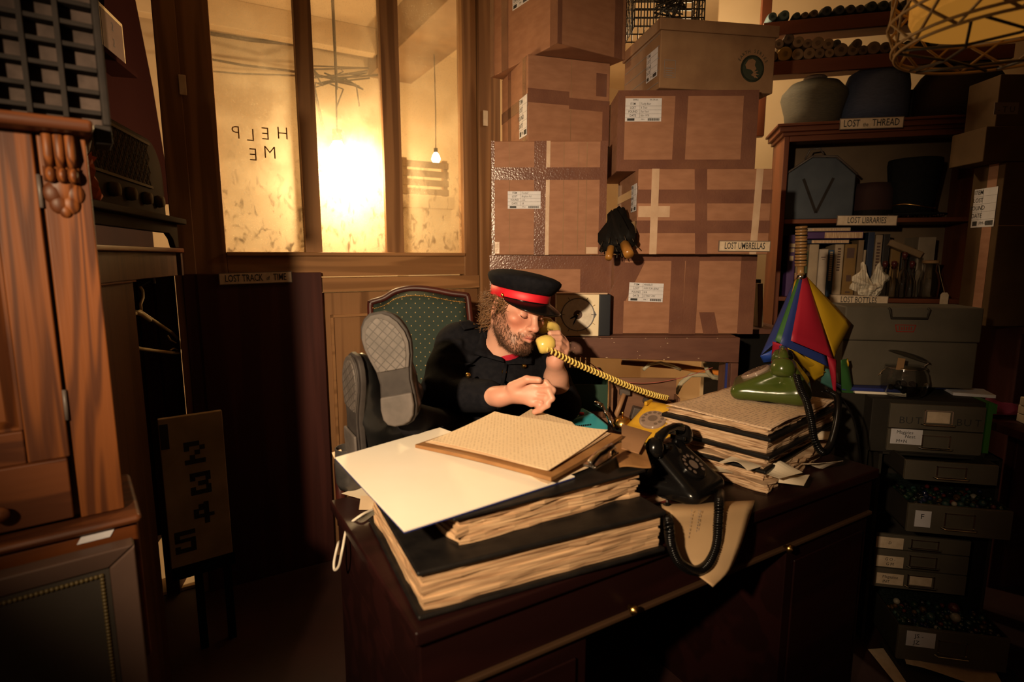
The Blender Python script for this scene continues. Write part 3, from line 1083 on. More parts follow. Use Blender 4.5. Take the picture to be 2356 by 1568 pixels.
# E  archive carton with a lid
zE = zF + hF + 0.001
pE = PZ(1517, 190, zE)
pE = V((P(1517, 190, 2.17).x, 2.17, zE))
ME = frame(pE, (0.985, 0.17, 0))
wE, dE = 0.455, 0.36
hE = P(1520, 45, 2.17).z - zE
bE = carton('dusty archive carton with a lid and a round globe emblem, top of its column', ME, wE, dE, hE, m='card2')
m = MB()
m.box(-0.008, -0.008, hE - 0.035, wE + 0.008, dE + 0.008, hE + 0.006)
m.build('lid', MT['card2'], bE, bevel=0.003)
for k in range(5):
    z = 0.02 + k * 0.042
    MB().box(-0.001, 0.01, z, 0.001, dE - 0.01, z + 0.003).build('printed_line', MT['ink2'], bE)
stock_card(bE, TR(-0.0012, 0.07, hE * 0.42) @ RZ(-90), 0.10, 0.10, ('', '', '', ''))
gm = MB()
ex, ez = on(ME, 1731, 158)
gm.lathe([(0.044, -0.0004), (0.048, -0.0004)], 40, TR(ex, -0.0006, ez) @ RX(90))
gm.lathe([(0.0, 0.0), (0.040, 0.0)], 40, TR(ex, -0.0006, ez) @ RX(90))
for i, ch in enumerate('EARTH SERIES'):
    a = math.radians(62 - i * 11.3)
    glyphs(ch, 0.017, TR(ex - math.sin(a) * 0.061, -0.001, ez + math.cos(a) * 0.061) @ RY(-math.degrees(a)), gm, 0.9)
gm.build('globe_emblem', mat('dark_green_print', (0.028, 0.034, 0.02), 0.7), bE)
lm = MB()
lm.prism([(-0.018, 0.03), (-0.002, 0.035), (0.012, 0.027), (0.008, 0.012), (0.016, 0.0), (0.004, -0.012), (-0.006, -0.004), (-0.024, -0.002), (-0.03, 0.012)], 0, 0.0006, TR(ex, -0.0008, ez) @ RX(90))
for a in (-30, -5, 20):
    lm.box(0.0, -0.0014, -0.0012, 0.03, -0.0006, 0.0012, TR(ex - 0.004, 0, ez - 0.022) @ RY(a))
    lm.prism([(0.006, 0.001), (0.016, 0.006), (0.026, 0.001), (0.016, -0.004)], 0, 0.0007, TR(ex - 0.004, -0.0008, ez - 0.022) @ RY(a) @ RX(90))
lm.build('emblem_land', MT['card2'], bE)
q = MB()
sx0, sz0 = on(ME, 1541, 158)
q.box(sx0 - 0.022, -0.0008, sz0 - 0.03, sx0 + 0.022, 0, sz0 - 0.0285)
q.box(sx0 - 0.022, -0.0008, sz0 + 0.0285, sx0 + 0.022, 0, sz0 + 0.03)
q.box(sx0 - 0.022, -0.0008, sz0 - 0.03, sx0 - 0.0205, 0, sz0 + 0.03)
q.box(sx0 + 0.0205, -0.0008, sz0 - 0.03, sx0 + 0.022, 0, sz0 + 0.03)
for k in range(4):
    q.box(sx0 - 0.016, -0.0008, sz0 - 0.024 + k * 0.008, sx0 + (0.016 if k % 2 else 0.010), 0, sz0 - 0.021 + k * 0.008)
q.build('printed_stamp', MT['ink2'], bE)
# wire basket on the archive carton
cz = zE + hE + 0.008
bpos = P(1528, 40, 2.34)
t = thing('wire_basket', 'dark woven wire basket on top of the archive carton', 'basket', TR(bpos.x, bpos.y, cz))
m = MB()
for k in range(7):
    z = 0.004 + k * 0.03
    m.tube([(-0.13, -0.08, z), (0.13, -0.08, z), (0.13, 0.08, z), (-0.13, 0.08, z)], 0.0028, 5, True)
for k in range(12):
    x = -0.13 + k * 0.26 / 11
    m.tube([(x, -0.08, 0.0), (x, -0.08, 0.19)], 0.0025, 5)
    m.tube([(x, 0.08, 0.0), (x, 0.08, 0.19)], 0.0025, 5)
for k in range(6):
    y = -0.08 + k * 0.16 / 5
    m.tube([(-0.13, y, 0), (-0.13, y, 0.19)], 0.0025, 5)
    m.tube([(0.13, y, 0), (0.13, y, 0.19)], 0.0025, 5)
m.build('mesh', MT['wired'], t, smooth=True)
m = MB()
rc = random.Random(3)
for k in range(10):
    pts = [(0.0 + rc.uniform(-.06, .06), -0.085 + rc.uniform(-.008, .008), 0.06 + rc.uniform(-.03, .05)) for _ in range(5)]
    m.tube(pts, 0.004, 5)
m.build('tangled_string', MT['wired'], t, smooth=True)

# ================================================================ the painted brown shelf unit the cartons stand on
xs0, xs1 = P(1135, 780, 2.14).x, P(1697, 800, 2.14).x
za = P(1650, 832, 2.14).z
t = thing('shelf_unit', 'scuffed brown painted shelf unit carrying the cartons and the clock', 'shelf', TR(0, 0, 0))
MB().box(xs0, 2.15, ZS - 0.02, xs1 - 0.005, 2.62, ZS).build('shelf_top', MT['brownpaint'], t, bevel=0.003)
m = MB()
m.hexa([(xs0, 2.12, P(1290, 815, 2.12).z), (xs1, 2.12, za), (xs1, 2.15, za), (xs0, 2.15, P(1290, 815, 2.12).z)], [(xs0, 2.12, ZS - 0.003), (xs1, 2.12, ZS - 0.003), (xs1, 2.15, ZS - 0.003), (xs0, 2.15, ZS - 0.003)])
m.build('apron', MT['brownpaint'], t, bevel=0.002)
m = MB().box(xs1 - 0.028, 2.15, 0.0, xs1 - 0.002, 2.25, ZS - 0.021)
m.box(xs1 - 0.028, 2.12, 0.0, xs1, 2.15, za - 0.002)
m.build('side_post', MT['brownpaint'], t, bevel=0.002)
m = MB().box(xs0, 2.15, 0.0, xs0 + 0.03, 2.6, ZS - 0.021)
m.build('side_post', MT['brownpaint'], t, bevel=0.002)
MB().box(xs0 + 0.031, 2.15, 0.64, xs1 - 0.029, 2.6, 0.66).build('lower_shelf', MT['brownpaint'], t)
MB().box(xs1 - 0.036, 2.152, 0.66, xs1 - 0.0285, 2.16, za).build('blue_edging', MT['blue'], t)
q = MB()
rc = random.Random(9)
for k in range(26):
    x, z = rc.uniform(P(1300, 790, 2.12).x, xs1 - 0.01), rc.uniform(za + 0.01, ZS - 0.006)
    if k % 3 == 0:
        z = ZS - 0.006
    r = rc.uniform(0.001, 0.0028)
    q.box(x, 2.1192, z, x + r * rc.uniform(1, 4), 2.121, z + r)
q.build('paint_chip', MT['chip'], t)
pl = MB().tube([(xs1 + 0.022, 2.2, 0.3), (xs1 + 0.02, 2.2, ZS - 0.05)], 0.004, 6).build('brass_rod', MT['brass'], smooth=True)
tag(pl, 'thin upright brass rod beside the brown shelf unit', 'rod')
# things seen under the apron, in front of the lit back room
zsh = 0.661
o = MB().tube([P(1430, 832, 2.5), P(1560, 842, 2.5), P(1676, 862, 2.45), P(1720, 872, 2.45)], 0.014, 10).build('pipe', MT['pipe'], smooth=True)
tag(o, 'orange pipe running under the brown shelf apron', 'pipe')
for lab, pts, r in (('wide arch of pale clear hose under the shelf apron', [(1555, 905), (1568, 880), (1590, 862), (1625, 862), (1660, 870), (1700, 884)], 0.010),
                    ('pale clear hose hanging down from the apron', [(1622, 836), (1628, 855), (1640, 868), (1690, 876)], 0.009),
                    ('thin pale hose looping behind the wooden drawer', [(1480, 850), (1495, 838), (1520, 834), (1548, 842), (1566, 850)], 0.007)):
    pp = [P(a, b, 2.36 + 0.015 * i) for i, (a, b) in enumerate(pts)]
    o = MB().tube(pp, r, 10).build('hose', MT['hose'], smooth=True)
    tag(o, lab, 'hose')
rad = thing('radiator', 'small ribbed radiator seen under the shelf apron beside the forearm', 'radiator', TR(P(1325, 850, 2.75).x, 2.75, 0.66))
for k in range(6):
    MB().box(-0.075 + k * 0.026, 0, 0.0, -0.075 + k * 0.026 + 0.017, 0.05, 0.42).build('rib', MT['beam'], rad, bevel=0.006)
rb = MB().box(-0.1, -0.02, 0, 0.1, 0.08, 0.66).build('plinth', MT['cream'], loc=(0, 0, 0))
rb.location = (P(1325, 850, 2.75).x, 2.75, 0.0)
tag(rb, 'pale plinth under the small ribbed radiator', 'plinth')

# clock
kx, kd = P(1380, 758, 2.14).x, 2.14
ck = thing('mantel_clock', 'cream square clock with an eye-shaped face, on the brown shelf', 'clock', frame(V((P(1280, 757, kd).x, kd, ZS)), (1, 0, 0)))
wk = P(1379, 700, kd).x - P(1280, 757, kd).x
hk = P(1330, 677, kd).z - ZS
MB().box(0, 0, 0, wk, 0.07, hk).build('case', MT['clockcase'], ck, bevel=0.003)
MB().box(wk + 0.0005, 0.005, 0, P(1406, 700, kd).x - P(1280, 757, kd).x, 0.068, hk).build('end_block', MT['clockside'], ck, bevel=0.003)
MB().box(-0.01, -0.004, hk + 0.0005, wk + 0.03, 0.05, hk + 0.006).build('top_strip', MT['tape2'], ck, bevel=0.001)
ccx, ccz = wk * 0.5, hk * 0.52
eye = []
for k in range(21):
    a = -1 + k / 10
    eye.append((a * wk * 0.44, (1 - a * a) * hk * 0.40))
for k in range(1, 20):
    a = 1 - k / 10
    eye.append((a * wk * 0.44, -(1 - a * a) * hk * 0.40))
MB().prism(eye, 0, 0.001, TR(ccx, -0.0002, ccz) @ RX(90)).build('eye_inlay', MT['clockeye'], ck)
rf = hk * 0.375
MB().lathe([(0, 0.0016), (rf, 0.0016)], 40, TR(ccx, 0, ccz) @ RX(90)).build('dial_plate', MT['clockface'], ck)
MB().lathe([(rf, 0.0), (rf, 0.003), (rf + 0.0035, 0.003), (rf + 0.0035, 0.0)], 40, TR(ccx, 0, ccz) @ RX(90)).build('bezel', MT['clockeye'], ck, smooth=True)
MB().lathe([(0, 0.0022), (rf * 0.28, 0.0022)], 30, TR(ccx, 0, ccz) @ RX(90)).build('centre_ring', MT['silver'], ck)
for k in range(12):
    a = math.radians(30 * k)
    M = TR(ccx, 0, ccz) @ RY(30 * k)
    MB().box(-0.0007, -0.0026, rf * 0.98 if k % 3 else rf * 0.85, 0.0007, -0.0012, rf * 1.25 if k % 3 else rf * 1.16, M).build('hour_mark', MT['blackm'] if k % 2 else MT['brass'], ck)
MB().prism([(-0.0012, -0.008), (0.0012, -0.008), (0.0026, rf * 0.5), (0, rf * 0.8), (-0.0026, rf * 0.5)], 0, 0.001, TR(ccx, -0.003, ccz) @ RY(205) @ RX(90)).build('hand', MT['blackm'], ck)
MB().prism([(-0.0012, -0.006), (0.0012, -0.006), (0.003, rf * 0.4), (0, rf * 0.62), (-0.003, rf * 0.4)], 0, 0.001, TR(ccx, -0.0045, ccz) @ RY(242) @ RX(90)).build('hand', MT['blackm'], ck)
MB().sphere((ccx, -0.0055, ccz), 0.003, 10, 6).build('boss', MT['brass'], ck, smooth=True)

# two folded umbrellas poking out between the columns
for k, (hp, tail, lab) in enumerate((((1400, 594), (1420, 515), 'folded black umbrella with the smaller wooden handle tip, between the columns'), ((1447, 586), (1418, 510), 'folded black umbrella with the larger wooden handle tip, between the columns'))):
    a, b = P(hp[0], hp[1], 2.02 if k else 2.06), P(tail[0], tail[1], 2.21)
    t = thing('folded_umbrella', lab, 'umbrella', TR(*a), 'folded umbrellas between the columns')
    ax = (b - a).normalized()
    MB().tube([V((0, 0, 0)), ax * 0.008, ax * 0.07, ax * 0.075], [0.012 + 0.005 * k, 0.0135 + 0.005 * k, 0.0145 + 0.005 * k, 0.010], 14).build('handle', mat('amber_handle_%d' % k, (0.30, 0.13, 0.025), 0.3, coat=0.4), t, smooth=True)
    rc = random.Random(20 + k)
    rg = []
    n = 22
    side = ax.orthogonal().normalized()
    s2 = ax.cross(side)
    for j, (q, r) in enumerate(((0.062, 0.034), (0.075, 0.042), (0.12, 0.044), (0.2, 0.035), (0.27, 0.026), (0.3, 0.012))):
        rg.append([ax * (q + rc.uniform(-.006, .006)) + (side * math.cos(2 * math.pi * i / n) + s2 * math.sin(2 * math.pi * i / n)) * r * (1 + 0.28 * math.sin(i * 2.2 + k) + rc.uniform(-.12, .12)) for i in range(n)])
    MB().rings(rg).build('canopy', MT['blackm'], t, smooth=True)
    for j in range(7):
        q = MB()
        a_ = 2 * math.pi * j / 7
        u = side * math.cos(a_) + s2 * math.sin(a_)
        q.cyl(ax * 0.075 + u * 0.035, ax * 0.045 + u * (0.032 + 0.01 * rc.random()), 0.0025, 0.0018, 6)
        q.build('rib_tip', MT['wired'], t, smooth=True)

# ================================================================ bookcase
pL, pR = P(1780, 690, 2.72), P(2234, 690, 2.52)
MK = frame(V((pL.x, pL.y, 0)), V((pR.x - pL.x, pR.y - pL.y, 0)))
WK = math.hypot(pR.x - pL.x, pR.y - pL.y)
kz = lambda px, py, n=0.0: on(MK, px, py, n)[1]
kx_ = lambda px, py, n=0.0: on(MK, px, py, n)[0]
KD = 0.27
z_s2 = kz(1900, 684)
z_s1 = kz(1900, 503)
z_co = kz(1900, 283)
z_u1 = kz(1900, 134)
z_u2 = kz(1900, 40)
bk = thing('bookcase', 'reddish wooden bookcase holding yarn, hats, books and bottles', 'bookcase', MK)
MB().box(0, 0, 0, 0.022, KD, z_co - 0.05).build('side_panel', MT['case'], bk, bevel=0.002)
MB().box(WK - 0.022, 0, 0, WK, KD, z_co - 0.05).build('side_panel', MT['case'], bk, bevel=0.002)
MB().box(0.0225, KD - 0.012, 0.0, WK - 0.0225, KD, z_co - 0.05).build('back_panel', MT['caseback'], bk)
for z in (z_s1, z_s2, 0.75, 0.35):
    MB().box(0.0225, 0.004, z - 0.02, WK - 0.0225, KD - 0.0125, z).build('shelf', MT['caseh'], bk, bevel=0.002)
m = MB()
for y0, z0, z1 in ((-0.012, z_co - 0.05, z_co - 0.034), (-0.028, z_co - 0.034, z_co - 0.012), (-0.04, z_co - 0.012, z_co)):
    m.box(y0, y0, z0, WK - y0, KD, z1)
m.build('cornice', MT['caseh'], bk, bevel=0.003)
MB().box(0.0225, -0.004, z_co - 0.075, WK - 0.0225, 0.012, z_co - 0.0505).build('face_rail', MT['caseh'], bk, bevel=0.002)
for z, th in ((z_u1, 0.055), (z_u2, 0.055)):
    MB().box(-0.12, 0.02, z - 0.006, WK + 0.05, KD, z).build('upper_shelf', MT['caseh'], bk)
    MB().box(-0.12, 0.0, z - th, WK + 0.05, 0.02, z + 0.002).build('shelf_lip', MT['caseh'], bk, bevel=0.002)
for x in (-0.10, WK - 0.06):
    MB().box(x, KD - 0.05, z_co, x + 0.045, KD + 0.0, 2.94).build('upper_post', MT['case'], bk, bevel=0.002)
MB().box(kx_(1916, 100, 0.25), KD + 0.01, z_u1, WK, KD + 0.012, z_u1 + 0.12).build('backing_sheet', MT['sign'], bk)
for txt, px, py, lab, parts in (
        ('LOST THREAD', 2005, 283, 'LOST the THREAD sign on the cornice under the yarn cones', 1),
        ('LOST LIBRARIES', 1994, 507, 'LOST LIBRARIES sign on the shelf edge above the books', None),
        ('LOST BOTTLES', 1975, 690, 'LOST BOTTLES sign on the shelf edge half behind the tool case', None)):
    n = -0.046 if parts else -0.006
    x, z = on(MK, px, py, n)
    M = MK @ TR(x, n, z) @ RY(1.0)
    if parts:
        sign(lab, txt, M, 0.25, 0.048, 0.034, 0.66, [('LOST', -0.078, 0, 0.042), ('the', -0.022, -0.006, 0.024), ('THREAD', 0.056, 0, 0.042)])
    else:
        sign(lab, txt, M, 0.245, 0.046, 0.039, 0.58)
pt = PN(590, 639, MP @ V((0, -0.036, 0)), MP.to_3x3() @ V((0, 1, 0)))
sign('LOST TRACK of TIME sign on the dark red boards under the windows', '', frame(pt, (0.866, 0.5, 0)) @ RY(-1), 0.27, 0.047, 0.03, 0.6, [('LOST TRACK', -0.045, 0, 0.039), ('of', 0.043, -0.003, 0.024), ('TIME', 0.088, 0, 0.039)])

o = MB().box(-0.25, KD + 0.55, 0.0, 1.9, KD + 0.6, 2.95).build('wall_back', MT['cream'])
o.matrix_world = MK
struct(o)
# paper rolls and bobbins on the two upper shelves
roll_m = {k: mat('roll_' + k, c, 0.7, tuple(x * 0.7 for x in c), 30) for k, c in dict(teal=(0.06, 0.10, 0.105), dark=(0.035, 0.028, 0.02), navy=(0.022, 0.03, 0.045), green=(0.02, 0.028, 0.02), brown=(0.07, 0.04, 0.02), tan=(0.17, 0.10, 0.05), yellow=(0.24, 0.14, 0.025), buff=(0.13, 0.075, 0.04)).items()}
base = {}


def roll(px, py, r_px, col, lab, zrest=None, grp='', cone=False):
    x, z = on(MK, px, py, 0.0)
    r = r_px / FPX * 2.62
    if zrest is not None:
        z = zrest + r + 0.003
    key = (col, cone)
    if key not in base:
        t = thing('yarn_bobbin' if cone else 'card_tube', lab, 'bobbin' if cone else 'tube', None, grp)
        pr = [(0.45, 0.0), (0.9, -0.0), (1.0, 0.1), (1.0, 8.0), (0.45, 8.0), (0.45, 0.0)] if not cone else [(0.38, 0.0), (0.75, 0.05), (1.0, 1.2), (1.0, 7.5), (0.38, 7.5), (0.38, 0.0)]
        MB().lathe(pr, 20, RX(-90)).build('winding' if cone else 'tube_wall', roll_m[col], t, smooth=False, bevel=0.05)
        MB().lathe([(0.0, 0.9), (0.44, 0.9)], 16, RX(-90)).build('hollow_core', MT['blackm'], t)
        base[key] = t
    else:
        t = copy_tree(base[key])
        t['label'] = lab
        t['group'] = grp
    t.matrix_world = MK @ TR(x, 0.004, z) @ Matrix.Scale(r, 4)
    return t


z3 = lambda x, y: (1720 + x / 3.704, y / 3.704)
G1 = 'bobbins on the topmost shelf'
cn = {'teal': 'pale teal', 'dark': 'dark brown', 'navy': 'dark blue', 'green': 'dark green', 'brown': 'brown', 'tan': 'tan', 'yellow': 'yellow', 'buff': 'buff'}
ordn = ['first', 'second', 'third', 'fourth', 'fifth', 'sixth', 'seventh', 'eighth', 'ninth', 'tenth', 'eleventh', 'twelfth', 'thirteenth', 'fourteenth', 'fifteenth']
for i, (x, y, r, c) in enumerate(((218, 95, 44, 'teal'), (320, 90, 48, 'teal'), (425, 105, 34, 'green'), (495, 108, 32, 'brown'), (572, 98, 38, 'brown'), (680, 85, 48, 'navy'), (790, 85, 46, 'navy'), (882, 85, 44, 'dark'), (965, 80, 40, 'dark'), (1062, 72, 50, 'green'), (1162, 68, 48, 'green'), (1255, 64, 48, 'dark'), (1350, 64, 42, 'dark'), (1440, 60, 44, 'brown'))):
    roll(*z3(x, y), r / 3.704, c, '%s yarn bobbin, %s from the carton column on the topmost shelf' % (cn[c], ordn[i]), z_u2, G1, True)
G2 = 'card tubes stacked on the second shelf'
for i, (x, y, r, c) in enumerate(((215, 460, 44, 'brown'), (322, 440, 58, 'yellow'), (432, 450, 46, 'tan'), (530, 450, 46, 'tan'), (618, 455, 40, 'buff'), (702, 455, 36, 'tan'), (800, 430, 54, 'buff'), (903, 440, 44, 'buff'), (988, 435, 38, 'brown'), (1080, 415, 50, 'buff'), (1180, 420, 44, 'brown'), (1280, 420, 46, 'dark'), (1372, 410, 42, 'dark'), (1462, 400, 44, 'dark'))):
    roll(*z3(x, y), r / 3.704, c, '%s card tube, %s along the lower row from the archive carton' % (cn[c], ordn[i]), z_u1, G2)
for i, (x, y, r, c) in enumerate(((268, 372, 40, 'buff'), (355, 325, 42, 'brown'), (437, 352, 44, 'tan'), (515, 366, 36, 'buff'), (602, 362, 50, 'tan'), (692, 370, 44, 'tan'), (765, 366, 32, 'dark'), (938, 368, 38, 'brown'), (1500, 330, 40, 'dark'), (1600, 345, 40, 'dark'))):
    roll(*z3(x, y), r / 3.704, c, '%s card tube, %s of those lying on top of the lower row' % (cn[c], ordn[i]), None, G2)


def on_shelf(name, lab, cat, px, zsh, n=0.12, grp=None, rot=0.0):
    x, _ = on(MK, px, 500, n)
    return thing(name, lab, cat, MK @ TR(x, n, zsh + 0.001) @ RZ(rot), grp)


def pxw(a, b, d=2.7):
    return (b - a) / FPX * d


yarn_o = mat('olive_yarn', (0.075, 0.062, 0.04), 0.85, (0.05, 0.042, 0.028), 40, (1, 1, 14), bmp=0.5, bscale=60)
yarn_b = mat('slate_blue_yarn', (0.055, 0.068, 0.12), 0.85, (0.035, 0.045, 0.085), 40, (1, 1, 14), bmp=0.5, bscale=60)
yarn_k = mat('black_yarn', (0.010, 0.008, 0.007), 0.9, (0.014, 0.01, 0.009), 40, (1, 1, 14), bmp=0.5, bscale=60)
yarn_m = mat('maroon_black_yarn', (0.018, 0.006, 0.005), 0.9, (0.010, 0.005, 0.004), 30, (1, 1, 14), bmp=0.5, bscale=60)
r = pxw(1783, 1922) / 2
h = 0.225
t = on_shelf('yarn_cone', 'olive yarn cone with dark core showing on top', 'yarn cone', 1852, z_co, 0.13, 'yarn cones on the cornice')
MB().lathe([(r * .8, 0), (r * .86, h * .3), (r, h * .62), (r * .97, h * .72), (r * .72, h * .9), (r * .3, h * .985), (0.0, h * .985)], 32).build('yarn', yarn_o, t, smooth=True)
MB().lathe([(r * .28, h * .97), (r * .36, h * 1.02), (r * .3, h * 1.05), (0.02, h * 1.05)], 16).build('core', MT['dialdark'], t)
r = pxw(1912, 2048) / 2
t = on_shelf('yarn_cone', 'slate blue yarn cone leaning on the olive one', 'yarn cone', 1982, z_co, 0.13, 'yarn cones on the cornice')
MB().lathe([(r, 0), (r * 1.0, h * .25), (r * .94, h * .75), (r * .86, h * .95), (r * .6, h * 1.07), (0.02, h * 1.08)], 32, RY(5) @ TR(0.0, 0, 0.004)).build('yarn', yarn_b, t, smooth=True)
t = on_shelf('yarn_cone', 'small black yarn cone between the blue and the largest cones', 'yarn cone', 2066, z_co, 0.16, 'yarn cones on the cornice')
MB().lathe([(0.045, 0), (0.05, 0.1), (0.04, 0.15), (0.0, 0.155)], 20).build('yarn', yarn_k, t, smooth=True)
r = pxw(2085, 2262, 2.58) / 2
t = on_shelf('yarn_cone', 'largest black yarn cone under the caged lampshade', 'yarn cone', 2170, z_co, 0.12, 'yarn cones on the cornice')
MB().lathe([(r * .98, 0), (r, 0.06), (r * .97, 0.15), (r * .8, 0.20), (r * .55, 0.245), (0.0, 0.25)], 32).build('yarn', yarn_m, t, smooth=True)

# shelf with the hats
w, hh = pxw(1800, 1952), kz(1870, 400, 0.05) - z_s1
t = on_shelf('tool_case', 'worn blue peaked tool case with a V mark', 'case', 1876, z_s1, 0.05)
hb = kz(1870, 405, 0.05) - z_s1
ht = kz(1870, 362, 0.05) - z_s1
MB().prism([(-w / 2, 0), (w / 2, 0), (w / 2, hb), (w * .22, ht * .985), (-w * .1, ht), (-w / 2, hb)], -0.14, 0, RX(90)).build('case_body', MT['boxblue'], t, bevel=0.006)
q = MB()
q.box(-0.006, -0.0015, 0, 0.006, 0.0, 0.17, TR(0.0, 0, 0.03) @ RY(-22))
q.box(-0.006, -0.0015, 0, 0.006, 0.0, 0.17, TR(0.0, 0, 0.03) @ RY(22))
q.build('painted_v', MT['bluegrey'], t)
q = MB().tube([(-w / 2 - 0.004, -0.004, hb), (-w * .1, -0.004, ht + 0.004), (w * .22, -0.004, ht), (w / 2 + 0.004, -0.004, hb)], 0.005, 6)
q.build('edge_rim', MT['toolgrey'], t, smooth=True)
MB().tube([(-0.05, 0.06, ht), (-0.03, 0.06, ht + 0.045), (0.01, 0.06, ht + 0.05), (0.03, 0.06, ht + 0.02)], 0.004, 6).build('handle', MT['toolgrey'], t, smooth=True)
t = on_shelf('felt_hat', 'low maroon felt hat between the blue case and top hat', 'hat', 2002, z_s1, 0.13)
MB().lathe([(0.115, 0.0), (0.12, 0.006), (0.085, 0.012), (0.085, 0.13), (0.07, 0.165), (0.0, 0.17)], 28).build('crown', MT['maroon'], t, smooth=True)
MB().lathe([(0.0855, 0.014), (0.0875, 0.014), (0.0875, 0.04), (0.0855, 0.04)], 28).build('hat_band', MT['blackm'], t)
t = on_shelf('top_hat', 'tall black top hat with a braided band', 'hat', 2093, z_s1, 0.12)
r = pxw(2038, 2146, 2.6) / 2
hh = kz(2093, 366, 0.12) - z_s1
MB().lathe([(r * .8, 0.02), (r * .84, hh * .3), (r * 1.0, hh * .9), (r * .98, hh * .98), (r * .5, hh), (0, hh)], 32).build('crown', MT['hat'], t, smooth=True)
MB().lathe([(r * .78, 0.018), (r * 1.12, 0.006), (r * 1.32, 0.016), (r * 1.30, 0.02), (r * 1.1, 0.012), (r * .8, 0.028)], 32).build('brim', MT['hat'], t, smooth=True)
q = MB()
q.tube([V((r * .84 * math.cos(a) , r * .84 * math.sin(a), 0.052 + 0.010 * math.sin(a * 2))) for a in [i * 2 * math.pi / 40 for i in range(40)]], 0.0035, 6, True)
q.build('braid', MT['brass'], t, smooth=True)
q = MB()
rc = random.Random(5)
for k in range(40):
    q.sphere((rc.uniform(-0.13, 0.1), rc.uniform(-0.112, -0.098), 0.005 + rc.random() * 0.006), 0.005, 8, 5)
o = q.build('bead_string', mat('dark_glass_beads', (0.03, 0.015, 0.012), 0.12), smooth=True)
o.matrix_world = t.matrix_world
tag(o, 'string of dark glinting beads along the shelf edge before the hats', 'beads', kind='stuff')

# books
bm_ = {k: mat('cover_' + k, c, 0.45, tuple(v * 0.75 for v in c), 12) for k, c in dict(purple=(0.06, 0.022, 0.11), cream=(0.36, 0.27, 0.18), white=(0.42, 0.34, 0.27), blue=(0.022, 0.05, 0.10), gold=(0.20, 0.11, 0.03), tan=(0.20, 0.13, 0.07), black=(0.02, 0.016, 0.014), navy=(0.016, 0.026, 0.06), grey=(0.26, 0.2, 0.14), beige=(0.28, 0.2, 0.13), green=(0.05, 0.07, 0.03)).items()}


def book(lab, px0, px1, py0, zb, col, n=0.03, lean=0.0, marks=None, M=None, dims=None, pages=True, base_m=None, py1=None):
    if M is None:
        x0, x1 = kx_(px0, 600, n), kx_(px1, 600, n)
        h = kz((px0 + px1) / 2, py0, n) - zb
        w = x1 - x0 - 0.001
        M = MK @ TR(x0, n, zb + 0.001) @ RY(lean)
        dims = (w, 0.16, h)
    w, d, h = dims
    t = thing('book', lab, 'book', M, 'books on the library shelf' if base_m is None else base_m)
    m = MB()
    c = min(0.0025, w * 0.12)
    m.box(0, 0, 0, c, d, h)
    m.box(w - c, 0, 0, w, d, h)
    m.box(c, 0, 0, w - c, c, h)
    m.build('cover', bm_[col], t, bevel=0.0012)
    MB().box(c, c, 0.003, w - c, d - 0.004, h - 0.003).build('page_block', MT['pages'], t)
    if marks:
        q = MB()
        for z0, z1, f in marks:
            q.box(w * (0.5 - f / 2), -0.0005, h * z0, w * (0.5 + f / 2), 0.0, h * z1)
        q.build('spine_marks', marks_m[0 if col in ('purple', 'blue', 'navy', 'black') else 1], t)
    return t


marks_m = (mat('pale_spine_print', (0.42, 0.32, 0.2), 0.6), mat('dark_spine_print', (0.07, 0.035, 0.025), 0.6))
Z4 = lambda x: 1720 + x / 3.704
Y4 = lambda y: 300 + y / 3.704
zb = z_s2
book('purple book, first in the row beside the bookcase side', Z4(338), Z4(408), Y4(890), zb, 'purple', marks=[(.72, .78, .6), (.8, .86, .7), (.58, .66, .5)])
book('thin tan book beside the purple one, behind the umbrella handle', Z4(412), Z4(440), Y4(960), zb, 'tan', 0.05)
book('thin green book behind the bamboo umbrella handle', Z4(492), Z4(514), Y4(1030), zb, 'green', 0.035)
book('cream book left of the white one in the row', Z4(520), Z4(602), Y4(972), zb, 'cream')
book('white book with a sketch on its spine', Z4(606), Z4(684), Y4(1012), zb, 'white', marks=[(.82, .84, .5), (.78, .79, .3)])
book('slim bright blue book with pale lettering down its spine', Z4(688), Z4(735), Y4(1020), zb, 'blue', marks=[(.35 + k * 0.045, .38 + k * 0.045, .5) for k in range(14)])
book('cream book with yellow lettering next to the blue one', Z4(738), Z4(815), Y4(972), zb, 'cream', marks=[(.5 + k * 0.05, .53 + k * 0.05, .35) for k in range(9)])
book('gold book with a dark crest and window mark on its spine', Z4(822), Z4(926), Y4(970), zb, 'gold', marks=[(.74, .93, .62), (.30, .42, .4), (.08, .11, .4)])
book('tall thin tan book after the gold one', Z4(934), Z4(982), Y4(935), zb, 'tan', 0.04)
book('short cream booklet behind the crumpled paper', Z4(984), Z4(1006), Y4(1020), zb, 'cream', 0.05)
book('tall navy book behind the crumpled paper', Z4(1010), Z4(1068), Y4(868), zb, 'navy', 0.07)
book('beige book with dark lettering right of the navy one', Z4(1076), Z4(1136), Y4(892), zb + 0.0, 'beige', 0.07, marks=[(.45 + k * 0.05, .48 + k * 0.05, .5) for k in range(9)])
book('dark brown book behind the stoppered bottles', Z4(1142), Z4(1200), Y4(884), zb, 'black', 0.08)
book('pale grey ring binder behind the bottles', Z4(1440), Z4(1590), Y4(910), zb, 'grey', 0.10)
book('maroon book behind the clear bottles', Z4(1215), Z4(1300), Y4(1005), zb, 'gold', 0.11)
book('black book behind the tall stoppered bottle', Z4(1310), Z4(1430), Y4(1003), zb, 'black', 0.11)
